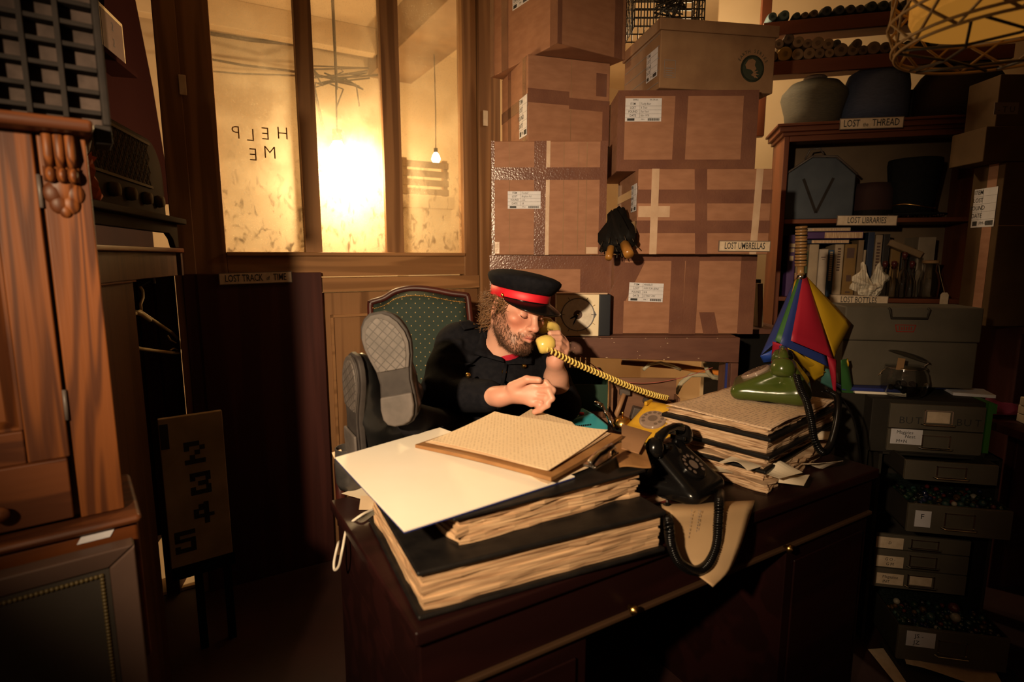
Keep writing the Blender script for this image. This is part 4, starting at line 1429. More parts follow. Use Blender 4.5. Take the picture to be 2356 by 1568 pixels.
# books lying on top of the row
for lab, xa, xb, ya, yb, col in (('blue book lying flat right on top of the upright row', 505, 870, 928, 964, 'navy'), ('purple book lying flat with pale page edges, middle of three', 508, 990, 862, 922, 'purple'), ('white pamphlet lying flat on top of the purple book', 505, 880, 828, 858, 'white')):
    n = 0.035
    x0, x1 = kx_(Z4(xa), Y4(ya), n), kx_(Z4(xb), Y4(ya), n)
    z0, z1 = kz(Z4(700), Y4(yb), n), kz(Z4(700), Y4(ya), n)
    M = MK @ TR(x0, n, z1) @ RY(90)
    t = book(lab, 0, 0, 0, 0, col, M=M, dims=(z1 - z0, 0.14, x1 - x0))
    q = MB().box(0.003, -0.0008, (x1 - x0) * (0.32 if col == 'purple' else 0.12), z1 - z0 - 0.003, 0.0, (x1 - x0) * 0.985).build('fore_edge', MT['pages2'], t)
x0, z0 = on(MK, Z4(1240), Y4(870), 0.05)
book('tan book tipped over above the bottles, its edge slanting down', 0, 0, 0, 0, 'tan', M=MK @ TR(x0, 0.05, z0 - 0.03) @ RY(90 + 24), dims=(0.03, 0.14, 0.145))
# crumpled paper
rc = random.Random(11)
x0, z0 = on(MK, 2003, 645, -0.0)
t = thing('crumpled_paper', 'crumpled printed paper gleaming on the shelf before the books', 'paper', MK @ TR(x0, 0.012, z_s2 + 0.002))
m = MB()
prev = None


def crump(u, v):
    a = u * 2 * math.pi
    rr = 0.055 * (0.35 + 0.65 * math.sin(math.pi * min(v * 1.1, 1) * 0.85))
    k = noise.noise(V((math.cos(a) * 2.1, math.sin(a) * 2.1, v * 4)))
    rr *= 1 + 0.7 * k
    z = v * 0.115 * (1 + 0.45 * math.sin(a * 2 + 1) * v)
    return (rr * math.cos(a) * 1.15, rr * math.sin(a) * 0.7, max(z, 0.0))


m.surf(18, 9, crump)
m.build('paper_sheet', MT['crumple'], t, solid=0.0008)
# bottles
bt_prof = {'slim': [(0.0, 0.001), (0.021, 0.001), (0.022, 0.006), (0.022, 0.075), (0.009, 0.10), (0.008, 0.135), (0.011, 0.137), (0.011, 0.145)],
           'tall': [(0.0, 0.001), (0.019, 0.001), (0.02, 0.006), (0.02, 0.11), (0.0085, 0.135), (0.008, 0.175), (0.011, 0.177), (0.011, 0.185)],
           'jar': [(0.0, 0.001), (0.036, 0.001), (0.04, 0.01), (0.043, 0.07), (0.035, 0.11), (0.026, 0.125), (0.026, 0.15), (0.030, 0.152), (0.030, 0.158)],
           'flask': [(0.0, 0.001), (0.04, 0.001), (0.05, 0.018), (0.042, 0.04), (0.014, 0.058), (0.010, 0.085), (0.013, 0.088)]}
for i, (k, px, n, lab, st) in enumerate((('slim', 2047, 0.02, 'small ribbed clear bottle with a dark stopper next to the crumpled paper', 1), ('slim', 2068, 0.045, 'clear bottle with dark stopper second from the crumpled paper', 1), ('tall', 2091, 0.02, 'tall clear bottle with a dark round stopper', 1),
                                        ('slim', 2110, 0.05, 'clear bottle between the tall bottle and the wide jar', 1), ('jar', 2153, 0.045, 'wide mouthed clear jar at the end of the bottle row', 2), ('tall', 2128, 0.09, 'slender clear bottle behind the jar', 0))):
    t = on_shelf('glass_bottle' if k != 'jar' else 'glass_jar', lab, 'bottle' if k != 'jar' else 'jar', px, z_s2, n, 'glass bottles on the shelf')
    MB().lathe(bt_prof[k], 22).build('bottle_glass', MT['glass'], t, smooth=True, solid=0.002)
    top = bt_prof[k][-1]
    if st == 1:
        MB().lathe([(0.0, top[1] - 0.012), (0.007, top[1] - 0.012), (0.008, top[1] + 0.002), (0.012, top[1] + 0.008), (0.011, top[1] + 0.022), (0.0, top[1] + 0.026)], 14).build('stopper', mat('maroon_stopper', (0.06, 0.012, 0.012), 0.2), t, smooth=True)
    if st == 2:
        MB().lathe([(0.0, top[1] + 0.001), (0.033, top[1] + 0.001), (0.033, top[1] + 0.014), (0.0, top[1] + 0.016)], 18).build('lid', MT['beam'], t, bevel=0.002)
        g = MB().box(-0.016, -0.001, -0.026, 0.016, 0, 0.02)
        g.prism([(-0.016, 0.02), (0.016, 0.02), (0.009, 0.03), (-0.009, 0.03)], 0, 0.001, RX(90))
        gg = g.build('luggage_tag', MT['sign'], t)
        gx, gz = on(MK, 2172, 688, -0.03)
        gg.matrix_local = t.matrix_world.inverted() @ (MK @ TR(gx, -0.03, gz))
        MB().tube([t.matrix_world.inverted() @ (MK @ V((gx, -0.03, gz + 0.026))), V((0.03, -0.02, 0.12)), V((0.028, -0.012, 0.15))], 0.0008, 4).build('tag_string', MT['hanger'], t)
# upright books between the shelf unit and bookcase
for k, (lab, px, d, col, hh, ww) in enumerate((('slanting brown book standing between the cartons and bookcase', 1744, 2.4, 'tan', 0.185, 0.022), ('black book behind the slanting brown one beside the bookcase', 1732, 2.46, 'black', 0.2, 0.03))):
    p = P(px, 752, d)
    book(lab, 0, 0, 0, 0, col, M=TR(p.x, d, P(1745, 752, 2.4).z) @ RY(-4 + 2 * k), dims=(ww, 0.13, hh), base_m='books standing beside the bookcase')
zq = P(1745, 752, 2.4).z
o = MB().box(xs1 + 0.05, 2.34, zq - 0.022, P(1778, 752, 2.5).x, 2.64, zq - 0.002).build('ledge', MT['brownpaint'], bevel=0.002)
o2 = MB().box(xs1 + 0.05, 2.36, 0.0, P(1778, 752, 2.5).x, 2.64, zq - 0.024)
tag(o, 'dark ledge between the shelf unit and the bookcase', 'ledge')
tag(o2.build('cupboard', MT['blackm']), 'dark cupboard below the ledge beside the bookcase', 'cupboard')

# ================================================================ metal drawers, tool case, right hand wall
A_, B_ = P(2047, 940, 1.84), P(2270, 958, 1.78)
MG_ = frame(V((A_.x, A_.y, 0)), V((B_.x - A_.x, B_.y - A_.y, 0)))
gz = lambda px, py, n=0.0: on(MG_, px, py, n)


def drawer_front(parent, x0, z0, x1, z1, n, label_card=None, card=None, name='drawer', hx=None, depth=0.012):
    d = MB().box(x0, n, z0, x1, n + depth, z1).build(name, MT['grey'], parent, bevel=0.0015)
    cx = (x0 + x1) / 2 if hx is None else hx
    cz_ = (z0 + z1) / 2
    w_, h_ = 0.042, min(0.026, (z1 - z0) * 0.3)
    q = MB()
    q.tube([(cx - w_ - 0.008, n - 0.004, cz_ - h_ * .9), (cx - w_, n - 0.014, cz_ - h_ * .95), (cx + w_, n - 0.014, cz_ - h_ * .95), (cx + w_ + 0.008, n - 0.004, cz_ - h_ * .9)], 0.0022, 6)
    q.box(cx - w_, n - 0.003, cz_ - h_, cx - w_ + 0.004, n, cz_ + h_)
    q.box(cx + w_ - 0.004, n - 0.003, cz_ - h_, cx + w_, n, cz_ + h_)
    q.box(cx - w_, n - 0.003, cz_ + h_ - 0.003, cx + w_, n, cz_ + h_)
    q.box(cx - w_, n - 0.003, cz_ - h_, cx + w_, n, cz_ - h_ + 0.003)
    q.build('label_holder_pull', MT['chrome'], d, smooth=False)
    if label_card:
        MB().box(cx - w_ * .8, n - 0.0015, cz_ - h_ * .7, cx + w_ * .8, n, cz_ + h_ * .8).build('card_insert', MT['sign'], d)
    return d


# cabinet 1
x0, zt = gz(2012, 915)
x1, _ = gz(2288, 930)
_, zb = gz(2150, 1042)
_, zm = gz(2150, 990)
c1 = thing('metal_drawer_unit', 'grey steel two-drawer unit scrawled BUT, holding the clip jar', 'drawer unit', MG_)
zt = gz(2150, 924)[1]
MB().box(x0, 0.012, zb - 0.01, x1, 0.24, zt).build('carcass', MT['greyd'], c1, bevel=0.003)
xa, xb = gz(2048, 950)[0], gz(2268, 960)[0]
hx_ = gz(2158, 968)[0]
d1 = drawer_front(c1, xa, zm + 0.002, xb, zt - 0.012, 0.0, True, hx=hx_)
d2 = drawer_front(c1, xa, zb, xb, zm - 0.002, 0.0, False, hx=hx_)
g = MB()
for ch, px, py in (('B', 2075, 966), ('U', 2092, 967), ('T', 2113, 968), ('B', 2207, 972), ('U', 2226, 973), ('T', 2250, 974)):
    x, z = gz(px, py)
    glyphs(ch, 0.034, TR(x, -0.0006, z), g, 1.0, bold=-0.01)
g.build('marker_lettering', MT['ink'], d1)
x, z = gz(2085, 1004)
q = MB().box(x - 0.047, -0.0012, z - 0.026, x + 0.047, 0, z + 0.026).build('taped_note', MT['paper'], d2)
g = MB()
for txt, dx, dz in (('Magpies', -0.006, 0.015), ('Nest.', 0.012, 0.001), ('M+N', -0.014, -0.016)):
    glyphs(txt, 0.0165, TR(x + dx, -0.0014, z + dz), g, 0.95, 0.1)
g.build('handwriting', MT['ink'], q)
x, z = gz(2275, 980)
q = MB().box(x - 0.009, -0.0025, gz(2270, 1042)[1], x + 0.006, 0.012, gz(2275, 926)[1])
q.box(x - 0.004, -0.002, zt - 0.03, x + 0.016, 0.10, zt + 0.0015)
q.build('green_tape', MT['green'], c1)

# open drawers and lower cabinet
x0, x1 = gz(2012, 1215)[0], gz(2238, 1225)[0]
zt2 = zb - 0.012
c2 = thing('metal_drawer_unit', 'dark steel drawer tower with open marble drawers, below the unit marked BUT', 'drawer unit', MG_)
m = MB()
m.box(x0, 0.02, 0.0, x0 + 0.01, 0.24, zt2)
m.box(x1 + 0.06, 0.02, 0.0, x1 + 0.07, 0.24, zt2)
m.box(x0, 0.23, 0.0, x1 + 0.07, 0.24, zt2)
m.box(x0, 0.02, zt2 - 0.008, x1 + 0.07, 0.24, zt2)
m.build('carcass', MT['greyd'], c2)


def open_drawer(parent, pl, pr, pyt, pyb, n, marb=True):
    xl, z1 = gz(pl, pyt, n)
    xr, _ = gz(pr, pyt, n)
    z0 = gz(pl, pyb, n)[1]
    d = drawer_front(parent, xl, z0, xr, z1, n, False)
    q = MB()
    q.box(xl, n + 0.013, z0, xl + 0.006, n + 0.33, z1)
    q.box(xr - 0.006, n + 0.013, z0, xr, n + 0.33, z1)
    q.box(xl, n + 0.013, z0, xr, n + 0.33, z0 + 0.006)
    q.box(xl, n + 0.324, z0, xr, n + 0.33, z1)
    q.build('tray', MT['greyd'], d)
    return d, xl, xr, z0, z1


dA, *_a = open_drawer(c2, 2085, 2302, 1058, 1102, -0.10)
dB_, xl, xr, z0, z1 = open_drawer(c2, 2092, 2336, 1158, 1222, -0.13)
drA = (xl, xr, z0, z1, -0.13)
q = MB().box(gz(2105, 1190, -0.131)[0], -0.132, gz(2105, 1210, -0.131)[1], gz(2142, 1190, -0.131)[0], -0.130, gz(2105, 1173, -0.131)[1]).build('taped_note', MT['paper'], dB_)
g = MB()
glyphs('F', 0.024, TR(gz(2122, 1188, -0.132)[0], -0.1324, gz(2122, 1188, -0.132)[1]), g)
g.build('handwriting', MT['ink'], q)
zprev = gz(2100, 1232, 0.0)[1]
rows = [1232, 1268, 1312, 1358]
for k in range(3):
    za, zb_ = gz(2100, rows[k], 0.0)[1], gz(2100, rows[k + 1], 0.0)[1]
    dd = drawer_front(c2, x0 + 0.012, zb_ + 0.002, x1, za - 0.002, 0.0, k == 2, hx=gz(2122, 1300)[0], name='drawer')
    txts = ((('D', 0, 0),), (('G O -', 0, 0.009), ('G M', 0, -0.009)), (('Magazine', 0, 0.008), ('INT', -0.012, -0.01)))[k]
    x, z = gz(2047, (1248, 1291, 1331)[k])
    nn = MB().box(x - 0.042, -0.0012, z - 0.02, x + 0.042, 0.0, z + 0.02).build('taped_note', MT['sign'], dd)
    g = MB()
    for tx, ax, az in txts:
        glyphs(tx, 0.015, TR(x + ax, -0.0014, z + az), g, 0.9, 0.1)
    g.build('handwriting', MT['ink'], nn)
dC, xl, xr, z0, z1 = open_drawer(c2, 2070, 2330, 1440, 1515, -0.13)
drC = (xl, xr, z0, z1, -0.13)
x, z = gz(2118, 1470, -0.13)
q = MB().box(x - 0.042, -0.132, z - 0.026, x + 0.042, -0.130, z + 0.026).build('taped_note', MT['paper'], dC)
g = MB()
glyphs('JS -', 0.02, TR(x - 0.006, -0.1324, z + 0.011), g)
glyphs('JZ', 0.02, TR(x - 0.012, -0.1324, z - 0.012), g)
g.build('handwriting', MT['ink'], q)
# marbles
rc = random.Random(21)
mcols = dict(dark_green=(0.008, 0.022, 0.012), clear_teal=(0.018, 0.045, 0.04), amber=(0.06, 0.03, 0.008), deep_blue=(0.008, 0.012, 0.04), milky_white=(0.24, 0.21, 0.16), rust_red=(0.08, 0.012, 0.01), black=(0.006, 0.006, 0.006))
mb_src = {}
for nm, c in mcols.items():
    mb_src[nm] = mat('marble_' + nm, c, 0.06, coat=0.8)
first = {}
for which, (xl, xr, z0, z1, n) in (('upper', drA), ('lower', drC)):
    pts = []
    tries = 0
    while len(pts) < 110 and tries < 9000:
        tries += 1
        r = rc.choice((0.006, 0.007, 0.008, 0.008, 0.011))
        p = V((rc.uniform(xl + 0.016, xr - 0.016), rc.uniform(n + 0.02, n + 0.16), z1 - 0.010 + rc.uniform(-0.006, 0.014)))
        if all((p - q_).length > (r + s_) * 0.92 for q_, s_ in pts):
            pts.append((p, r))
    specials = []
    if which == 'lower':
        specials = [(V((gz(2195, 1392, n + 0.10)[0], n + 0.10, z1 + 0.03)), 0.017, 'rust_red', 'large dull red marble on the lower marble drawer'), (V((gz(2198, 1396, n + 0.07)[0], n + 0.062, z1 + 0.018)), 0.015, 'milky_white', 'large milky white marble beside the big red one'), (V((gz(2142, 1407, n + 0.06)[0], n + 0.06, z1 + 0.012)), 0.014, 'clear_teal', 'large pale green marble in the lower marble drawer')]
    for p, r in pts:
        nm = rc.choices(list(mcols), (8, 5, 3, 3, 1.5, 1.5, 5))[0]
        if nm not in first:
            o = MB().sphere((0, 0, 0), 1.0, 14, 9).build('marble', mb_src[nm], smooth=True)
            first[nm] = o
        else:
            o = first[nm].copy()
            COL.objects.link(o)
        o.scale = (r, r, r)
        o.location = MG_ @ p
        tag(o, 'small %s glass marble among those heaped in the %s open drawer' % (nm.replace('_', ' '), which), 'marble', '%s marbles in the %s open drawer' % (nm.replace('_', ' '), which))
    for p, r, nm, lab in specials:
        o = MB().sphere((0, 0, 0), r, 18, 12).build('marble', mb_src[nm], smooth=True)
        o.location = MG_ @ p
        tag(o, lab, 'marble')
    pk = MB().box(xl + 0.007, n + 0.014, z0 + 0.007, xr - 0.007, n + 0.322, z1 - 0.016).build('marble_bed', mat('marble_bed_' + which, (0.01, 0.014, 0.012), 0.2, (0.03, 0.04, 0.035), 120, bmp=0.8, bscale=120))
    pk.matrix_world = MG_
    tag(pk, 'deep bed of dark marbles filling the %s open drawer' % which, 'marbles', kind='stuff')
# loose papers low in front
for k, (lab, px, py, a) in enumerate((('pale folded paper lying low in front of the drawers', 2120, 1535, 6), ('second folded paper sticking out below the marble drawer', 2180, 1520, -14))):
    z = 0.33 + 0.02 * k
    p = PN(px, py, MG_ @ V((0, -0.1, 0)), MG_.to_3x3() @ V((0, 1, 0)))
    o = MB().surf(6, 4, lambda u, v: ((u - 0.5) * 0.26, (v - 0.5) * 0.16, 0.008 * math.sin(u * 5 + k))).build('folded_paper', MT['sign'], solid=0.001)
    o.matrix_world = TR(p.x, p.y, p.z) @ RZ(a - 10)
    tag(o, lab, 'paper')
    zz = p.z
m = MB().box(-0.16, -0.1, 0, 0.2, 0.1, zz - 0.014)
o = m.build('floor_box', MT['greyd'], bevel=0.004)
o.matrix_world = TR(p.x, p.y, 0) @ RZ(-10)
tag(o, 'dark box on the floor carrying the folded papers', 'box')

# grey tool case standing on the unit
zc1 = gz(2150, 924)[1]
pa, pb = P(1932, 880, 1.97), P(2238, 895, 1.90)
MT_ = frame(V((pa.x, pa.y, zc1 + 0.022)), V((pb.x - pa.x, pb.y - pa.y, 0)))
wt = math.hypot(pb.x - pa.x, pb.y - pa.y)
ztop = on(MT_, 2100, 706)[1]
zlid = on(MT_, 2100, 785)[1]
t = thing('tool_case', 'large grey steel carrying case with a red badge on its lid', 'case', MT_)
MB().box(0, 0, 0, wt, 0.16, zlid - 0.001).build('case_body', MT['grey'], t, bevel=0.005)
MB().box(-0.004, -0.005, zlid, wt + 0.004, 0.164, ztop).build('lid', MT['grey'], t, bevel=0.006)
hx0, hz0 = on(MT_, 2048, 700, -0.012)
hx1, hz1 = on(MT_, 2136, 732, -0.012)
MB().tube([(hx0, -0.006, ztop - 0.004), (hx0, -0.016, ztop - 0.008), (hx0 + 0.006, -0.016, hz1), (hx1 - 0.006, -0.016, hz1), (hx1, -0.016, ztop - 0.008), (hx1, -0.006, ztop - 0.004)], 0.004, 8).build('handle', MT['greyd'], t, smooth=True)
g = MB()
bx0, bz0 = on(MT_, 2083, 755, -0.006)
for a, b, c, d in ((-0.032, 0.010, 0.032, 0.013), (-0.026, -0.013, 0.026, -0.010)):
    g.box(bx0 + a, -0.0062, bz0 + b, bx0 + c, -0.005, bz0 + d)
g.box(-0.0015, -0.0062, -0.013, 0.0015, -0.005, 0.013, TR(bx0 - 0.029, 0, bz0) @ RY(-14))
g.box(-0.0015, -0.0062, -0.013, 0.0015, -0.005, 0.013, TR(bx0 + 0.029, 0, bz0) @ RY(14))
for k in range(6):
    g.box(bx0 - 0.02 + k * 0.0075, -0.0062, bz0 - 0.006, bx0 - 0.017 + k * 0.0075, -0.005, bz0 + (0.005 if k % 2 else 0.007))
g.build('red_badge', mat('red_badge', (0.2, 0.02, 0.012), 0.5), t)
# folders under the case
p1 = PZ(2010, 872, zc1 + 0.002)
for lab, x_, y_, w_, d_, h_, mm, z_ in (('blue folder sticking out under the grey carrying case', pa.x - 0.01, pa.y - 0.035, 0.20, 0.2, 0.012, 'blue', 0.0095), ('white writing pad under the blue folder', pa.x + 0.03, pa.y - 0.045, 0.16, 0.2, 0.009, 'white', 0.0)):
    o = MB().box(0, 0, 0, w_, d_, h_).build('folder' if mm == 'blue' else 'writing_pad', MT[mm], bevel=0.002)
    o.matrix_world = TR(x_, y_, zc1 + 0.0005 + z_) @ RZ(-12)
    tag(o, lab, 'folder' if mm == 'blue' else 'pad')
pe = PZ(2200, 900, zc1 + 0.002)
o = MB().box(0, 0, 0, 0.12, 0.10, 0.010).build('envelope', MT['paper'])
o.matrix_world = TR(pe.x - 0.05, pe.y - 0.05, zc1 + 0.0005) @ RZ(-20)
tag(o, 'pale envelope lying beside the clip jar', 'envelope')
o = MB().box(0, 0, 0, 0.035, 0.05, 0.022).build('matchbox', MT['blue'], bevel=0.002)
o.matrix_world = TR(pe.x - 0.075, pe.y + 0.0, zc1 + 0.011) @ RZ(-8)
tag(o, 'small blue packet by the clip jar', 'packet')
# support under the case's left part
o = MB().box(0, 0.03, 0, wt * 0.42, 0.3, zc1 - 0.0005).build('pedestal', MT['greyd'], bevel=0.003)
sup = gz(2012, 915)[0]
o.matrix_world = frame(V((pa.x - 0.02, pa.y - 0.06, 0)), V((pb.x - pa.x, pb.y - pa.y, 0)))
o.data.transform(Matrix.Scale(0.62, 4, (1, 0, 0)))
tag(o, 'dark steel pedestal carrying the near end of the grey case', 'pedestal')
# clip jar
jp = PZ(2090, 912, zc1 + 0.001)
t = thing('clip_jar', 'round glass clip-top jar with its lid propped open', 'jar', TR(jp.x, jp.y + 0.03, zc1 + 0.001))
MB().lathe([(0.0, 0.001), (0.058, 0.001), (0.068, 0.015), (0.072, 0.05), (0.066, 0.08), (0.058, 0.093), (0.060, 0.102)], 30).build('jar_glass', MT['glass'], t, smooth=True, solid=0.003)
q = MB()
q.tube([V((0.061 * math.cos(a), 0.061 * math.sin(a), 0.097)) for a in [i * 2 * math.pi / 30 for i in range(30)]], 0.0018, 6, True)
q.tube([(-0.062, -0.005, 0.097), (-0.082, -0.006, 0.085), (-0.095, -0.006, 0.068), (-0.08, -0.006, 0.078)], 0.0022, 6)
q.tube([(0.062, 0.0, 0.097), (0.078, 0, 0.11), (0.07, 0, 0.12)], 0.0022, 6)
q.build('wire_clip', MT['chrome'], t, smooth=True)
Ml = TR(0.066, 0, 0.113) @ RY(18) @ TR(-0.062, 0, 0.0)
MB().lathe([(0.0, 0.012), (0.04, 0.012), (0.058, 0.006), (0.062, 0.0), (0.05, 0.001), (0.0, 0.003)], 28, Ml).build('lid', MT['glass'], t, smooth=True)
MB().box(-0.012, -0.001, -0.02, 0.012, 0.001, 0.02, TR(-0.045, -0.04, 0.115) @ RY(6)).build('luggage_tag', MT['beam'], t)
rc = random.Random(2)
q = MB()
for k in range(18):
    a, rr = rc.uniform(0, 6.28), rc.uniform(0, 0.045)
    q.sphere((rr * math.cos(a), rr * math.sin(a), 0.016 + 0.012 * (k % 3)), 0.010, 8, 6)
o = q.build('jar_contents', MT['blackm'], smooth=True)
o.matrix_world = t.matrix_world
tag(o, 'dark small things heaped inside the clip-top jar', 'contents', kind='stuff')

# cartons, papers and dark furniture at the right hand wall
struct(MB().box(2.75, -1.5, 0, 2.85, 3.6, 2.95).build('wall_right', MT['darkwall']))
yR = 2.21
rr = thing('wardrobe', 'dark red wardrobe standing behind the drawers under the cartons', 'wardrobe', TR(0, 0, 0))
zw = P(2300, 752, yR - 0.02).z
xw = P(2240, 800, yR + 0.2).x
MB().box(xw, yR - 0.02, 0, 2.7, yR + 0.2, zw).build('carcass', MT['redpanel'], rr, bevel=0.004)
MB().box(xw - 0.01, yR - 0.035, zw - 0.03, 2.7, yR - 0.0205, zw).build('top_moulding', MT['redpanel'], rr, bevel=0.004)
MB().box(xw + 0.03, yR - 0.034, 0.2, 2.6, yR - 0.0205, zw - 0.05).build('door', MT['redpanel'], rr, bevel=0.004)


def rcart(lab, px0, py0, px1, py1, d, zb, dep=0.35, m='card2'):
    x0, x1 = P(px0, py1, d).x, P(px1, py1, d).x
    z1 = P(px0, py0, d).z
    t = thing('cardboard_box', lab, 'cardboard box', TR(x0, d, zb), 'cartons against the dark wall')
    MB().box(0, 0, 0, x1 - x0, dep, z1 - zb).build('box_body', MT[m], t, bevel=0.004)
    return t, x1 - x0, z1 - zb


MT['card_shaded'] = mat('cardboard_shaded', (0.085, 0.05, 0.024), 0.85, (0.065, 0.038, 0.018), 8, spec=0.1)  # cardboard darkened for its distance from the lamp: shade put into the colour
t, w_, h_ = rcart('tall brown carton standing on the wardrobe, papery label on its narrow side', 2268, 372, 2450, 752, 2.2, zw + 0.001, 0.15, m='card_shaded')
MB().box(0.0, -0.001, h_ * 0.62, w_, 0, h_ * 0.62 + 0.003).build('crease', MT['beam'], t)
MB().box(-0.001, 0.03, 0.0, 0.0, 0.075, h_).build('packing_tape', MT['card'], t)
stock_card(t, TR(-0.0012, 0.075, h_ * 0.74) @ RZ(-90), 0.11, 0.15, ('', '', '', ''))
ztc = zw + 0.001 + h_
t, w_, h_ = rcart('flat shaded carton lying on the tall brown one', 2262, 290, 2450, 368, 2.2, ztc + 0.001, 0.17, 'card_shaded')
z_ = ztc + 0.001 + h_
t, w_, h_ = rcart('small upper carton with a scrawled sign, below the lampshade', 2290, 170, 2450, 286, 2.22, z_ + 0.001, 0.15, 'card_shaded')
gx = P(2316, 242, 2.22).x - P(2290, 286, 2.22).x
s_ = MB().box(gx - 0.045, -0.001, 0.045, gx + 0.045, 0, 0.088).build('paper_label', MT['signedge'], t)
g = MB()
glyphs('- T U', 0.03, TR(gx, -0.0014, 0.062), g)
g.build('printing', MT['ink'], s_)
# low table with papers at the right edge
zt3 = 0.80
t = thing('side_table', 'dark side table with paper piles at the picture edge', 'table', TR(0, 0, 0))
xq = 1.74
MB().box(xq - 0.06, 1.6, zt3 - 0.03, xq + 0.75, 2.16, zt3).build('table_top', MT['redpanel'], t, bevel=0.003)
for a, b in ((xq - 0.04, 1.62), (xq + 0.68, 1.62), (xq - 0.04, 2.10), (xq + 0.68, 2.10)):
    MB().box(a, b, 0, a + 0.045, b + 0.045, zt3 - 0.031).build('leg', MT['redpanel'], t)
for k in range(3):
    o = MB().box(0, 0, 0, 0.34, 0.25, 0.03).build('paper_pile', MT['sign'], bevel=0.003)
    o.matrix_world = TR(xq - 0.03 + 0.02 * k, 1.68 - 0.012 * k, zt3 + 0.0005 + 0.031 * k) @ RZ(-14 + 6 * k)
    tag(o, ('bottom', 'middle', 'top')[k] + ' paper pile on the side table by the magenta cloth', 'papers', 'paper piles on the side table')


def cloth(u, v):
    return ((u - 0.5) * 0.13 + 0.01 * math.sin(v * 9), (v - 0.5) * 0.13, 0.035 * (1 - (2 * u - 1) ** 2) * (1 - (2 * v - 1) ** 2) + 0.012 * math.sin(u * 11) * math.sin(v * 8) + 0.014)


pm = P(2288, 985, 1.93)
o = MB().surf(14, 14, cloth).build('magenta_cloth', MT['magenta'], solid=0.003, smooth=True)
o.location = (xq + 0.02, 2.0, zt3 + 0.005)
tag(o, 'crumpled magenta cloth beside the green-taped drawer unit', 'cloth')

# ================================================================ caged lampshade hanging at top right
lc = P(2334, 96, 1.2)
t = thing('caged_lampshade', 'hanging cream lampshade in a cane wire cage', 'lampshade', TR(*lc))
R_ = 0.2
prof = [(0.0, 0.105), (R_ * .86, 0.105), (R_ * .9, 0.12), (R_ * .9, 0.19), (R_ * .75, 0.26), (0.05, 0.30)]
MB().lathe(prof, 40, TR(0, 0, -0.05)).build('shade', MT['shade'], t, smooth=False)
q = MB()
ringz = ((0.0, 1.0), (0.012, 1.03), (0.06, 1.08), (0.12, 1.06), (0.2, .95))
for z, f in ringz:
    q.tube([V((R_ * f * math.cos(a), R_ * f * math.sin(a), z)) for a in [i * 2 * math.pi / 48 for i in range(48)]], 0.0032, 6, True)
q.build('hoop', MT['wire'], t, smooth=True)
q = MB()
for k in range(14):
    a = 2 * math.pi * k / 14
    for s_ in (0.34, -0.34):
        q.tube([V((R_ * f * math.cos(a + s_ * j), R_ * f * math.sin(a + s_ * j), z)) for j, (z, f) in enumerate(((0.0, 1.0), (0.06, 1.08), (0.12, 1.06), (0.2, .95), (0.28, .5)))], 0.003, 6)
q.build('cage_cane', MT['wire'], t, smooth=True)
q = MB()
for k in range(7):
    a = 2 * math.pi * k / 7 + 0.2
    q.tube([V((R_ * 1.0 * math.cos(a), R_ * 1.0 * math.sin(a), 0.0)), V((R_ * .55 * math.cos(a + .4), R_ * .55 * math.sin(a + .4), -0.012)), V((R_ * .5 * math.cos(a + 1.2), R_ * .5 * math.sin(a + 1.2), -0.012)), V((R_ * math.cos(a + 1.7), R_ * math.sin(a + 1.7), 0.0))], 0.003, 6)
q.build('base_weave', MT['wired'], t, smooth=True)
MB().tube([(0, 0, 0.25), (0, 0, 2.95 - lc.z)], 0.004, 6).build('flex', MT['cable'], t, smooth=True)

# ================================================================ left wall: dark unit with the radio, coat recess
MU = frame(V((P(225, 600, 1.45).x, 1.45, 0)), P(410, 600, 2.1) - P(225, 600, 1.45))
MU = frame(V((P(225, 600, 1.45).x, 1.45, 0)), V((P(410, 600, 2.1).x - P(225, 600, 1.45).x, 0.65, 0)))
uo = lambda px, py, n=0.0: on(MU, px, py, n)
UE = uo(412, 600)[0]
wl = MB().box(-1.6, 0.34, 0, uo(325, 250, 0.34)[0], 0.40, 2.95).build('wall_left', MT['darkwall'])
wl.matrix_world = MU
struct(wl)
un = thing('coat_cupboard', 'dark cupboard with a shallow coat recess along the left wall', 'cupboard', MU)
zA_ = uo(300, 566)[1]
zF1 = uo(330, 582)[1]
zF0 = uo(345, 640)[1]
xr0, xr1 = uo(318, 800)[0], uo(388, 800, 0.12)[0]
MB().box(-0.1, -0.02, zF1 + 0.004, UE, 0.32, zA_).build('cupboard_top', MT['orange'], un, bevel=0.003)
MB().box(-0.1, 0.0, zF0, UE - 0.03, 0.02, zF1 + 0.0035).build('fascia', MT['cupwood'], un, bevel=0.002)
MB().box(-0.1, -0.003, 0.0, xr0, 0.018, zF0 - 0.004).build('front_panel', MT['cupwood'], un, bevel=0.002)
MB().box(-0.1, -0.012, zF0 - 0.0038, xr0, 0.02, zF0 - 0.0002).build('ledge_strip', MT['orange'], un)
MB().box(xr0, 0.26, 0.0, UE, 0.28, zF0).build('recess_back', MT['redpanel'], un)
MB().box(xr1, 0.12, 0.0, UE + 0.075, 0.17, zF0 - 0.0005).build('stile', MT['redpanel'], un, bevel=0.002)
MB().box(UE - 0.02, -0.012, zF0 - 0.0, UE + 0.002, 0.1, zF1 + 0.0035).build('end_strip', MT['cupwood'], un)
# hook
hx, hz = uo(322, 655, 0.065)
hk_ = MB().tube([(hx, 0.024, hz + 0.02), (hx, 0.06, hz - 0.002), (hx, 0.075, hz + 0.004)], 0.004, 8)
hk_.box(hx - 0.010, 0.0203, hz + 0.004, hx + 0.010, 0.024, hz + 0.04)
hk_.build('coat_hook', MT['toolgrey'], un, smooth=True)
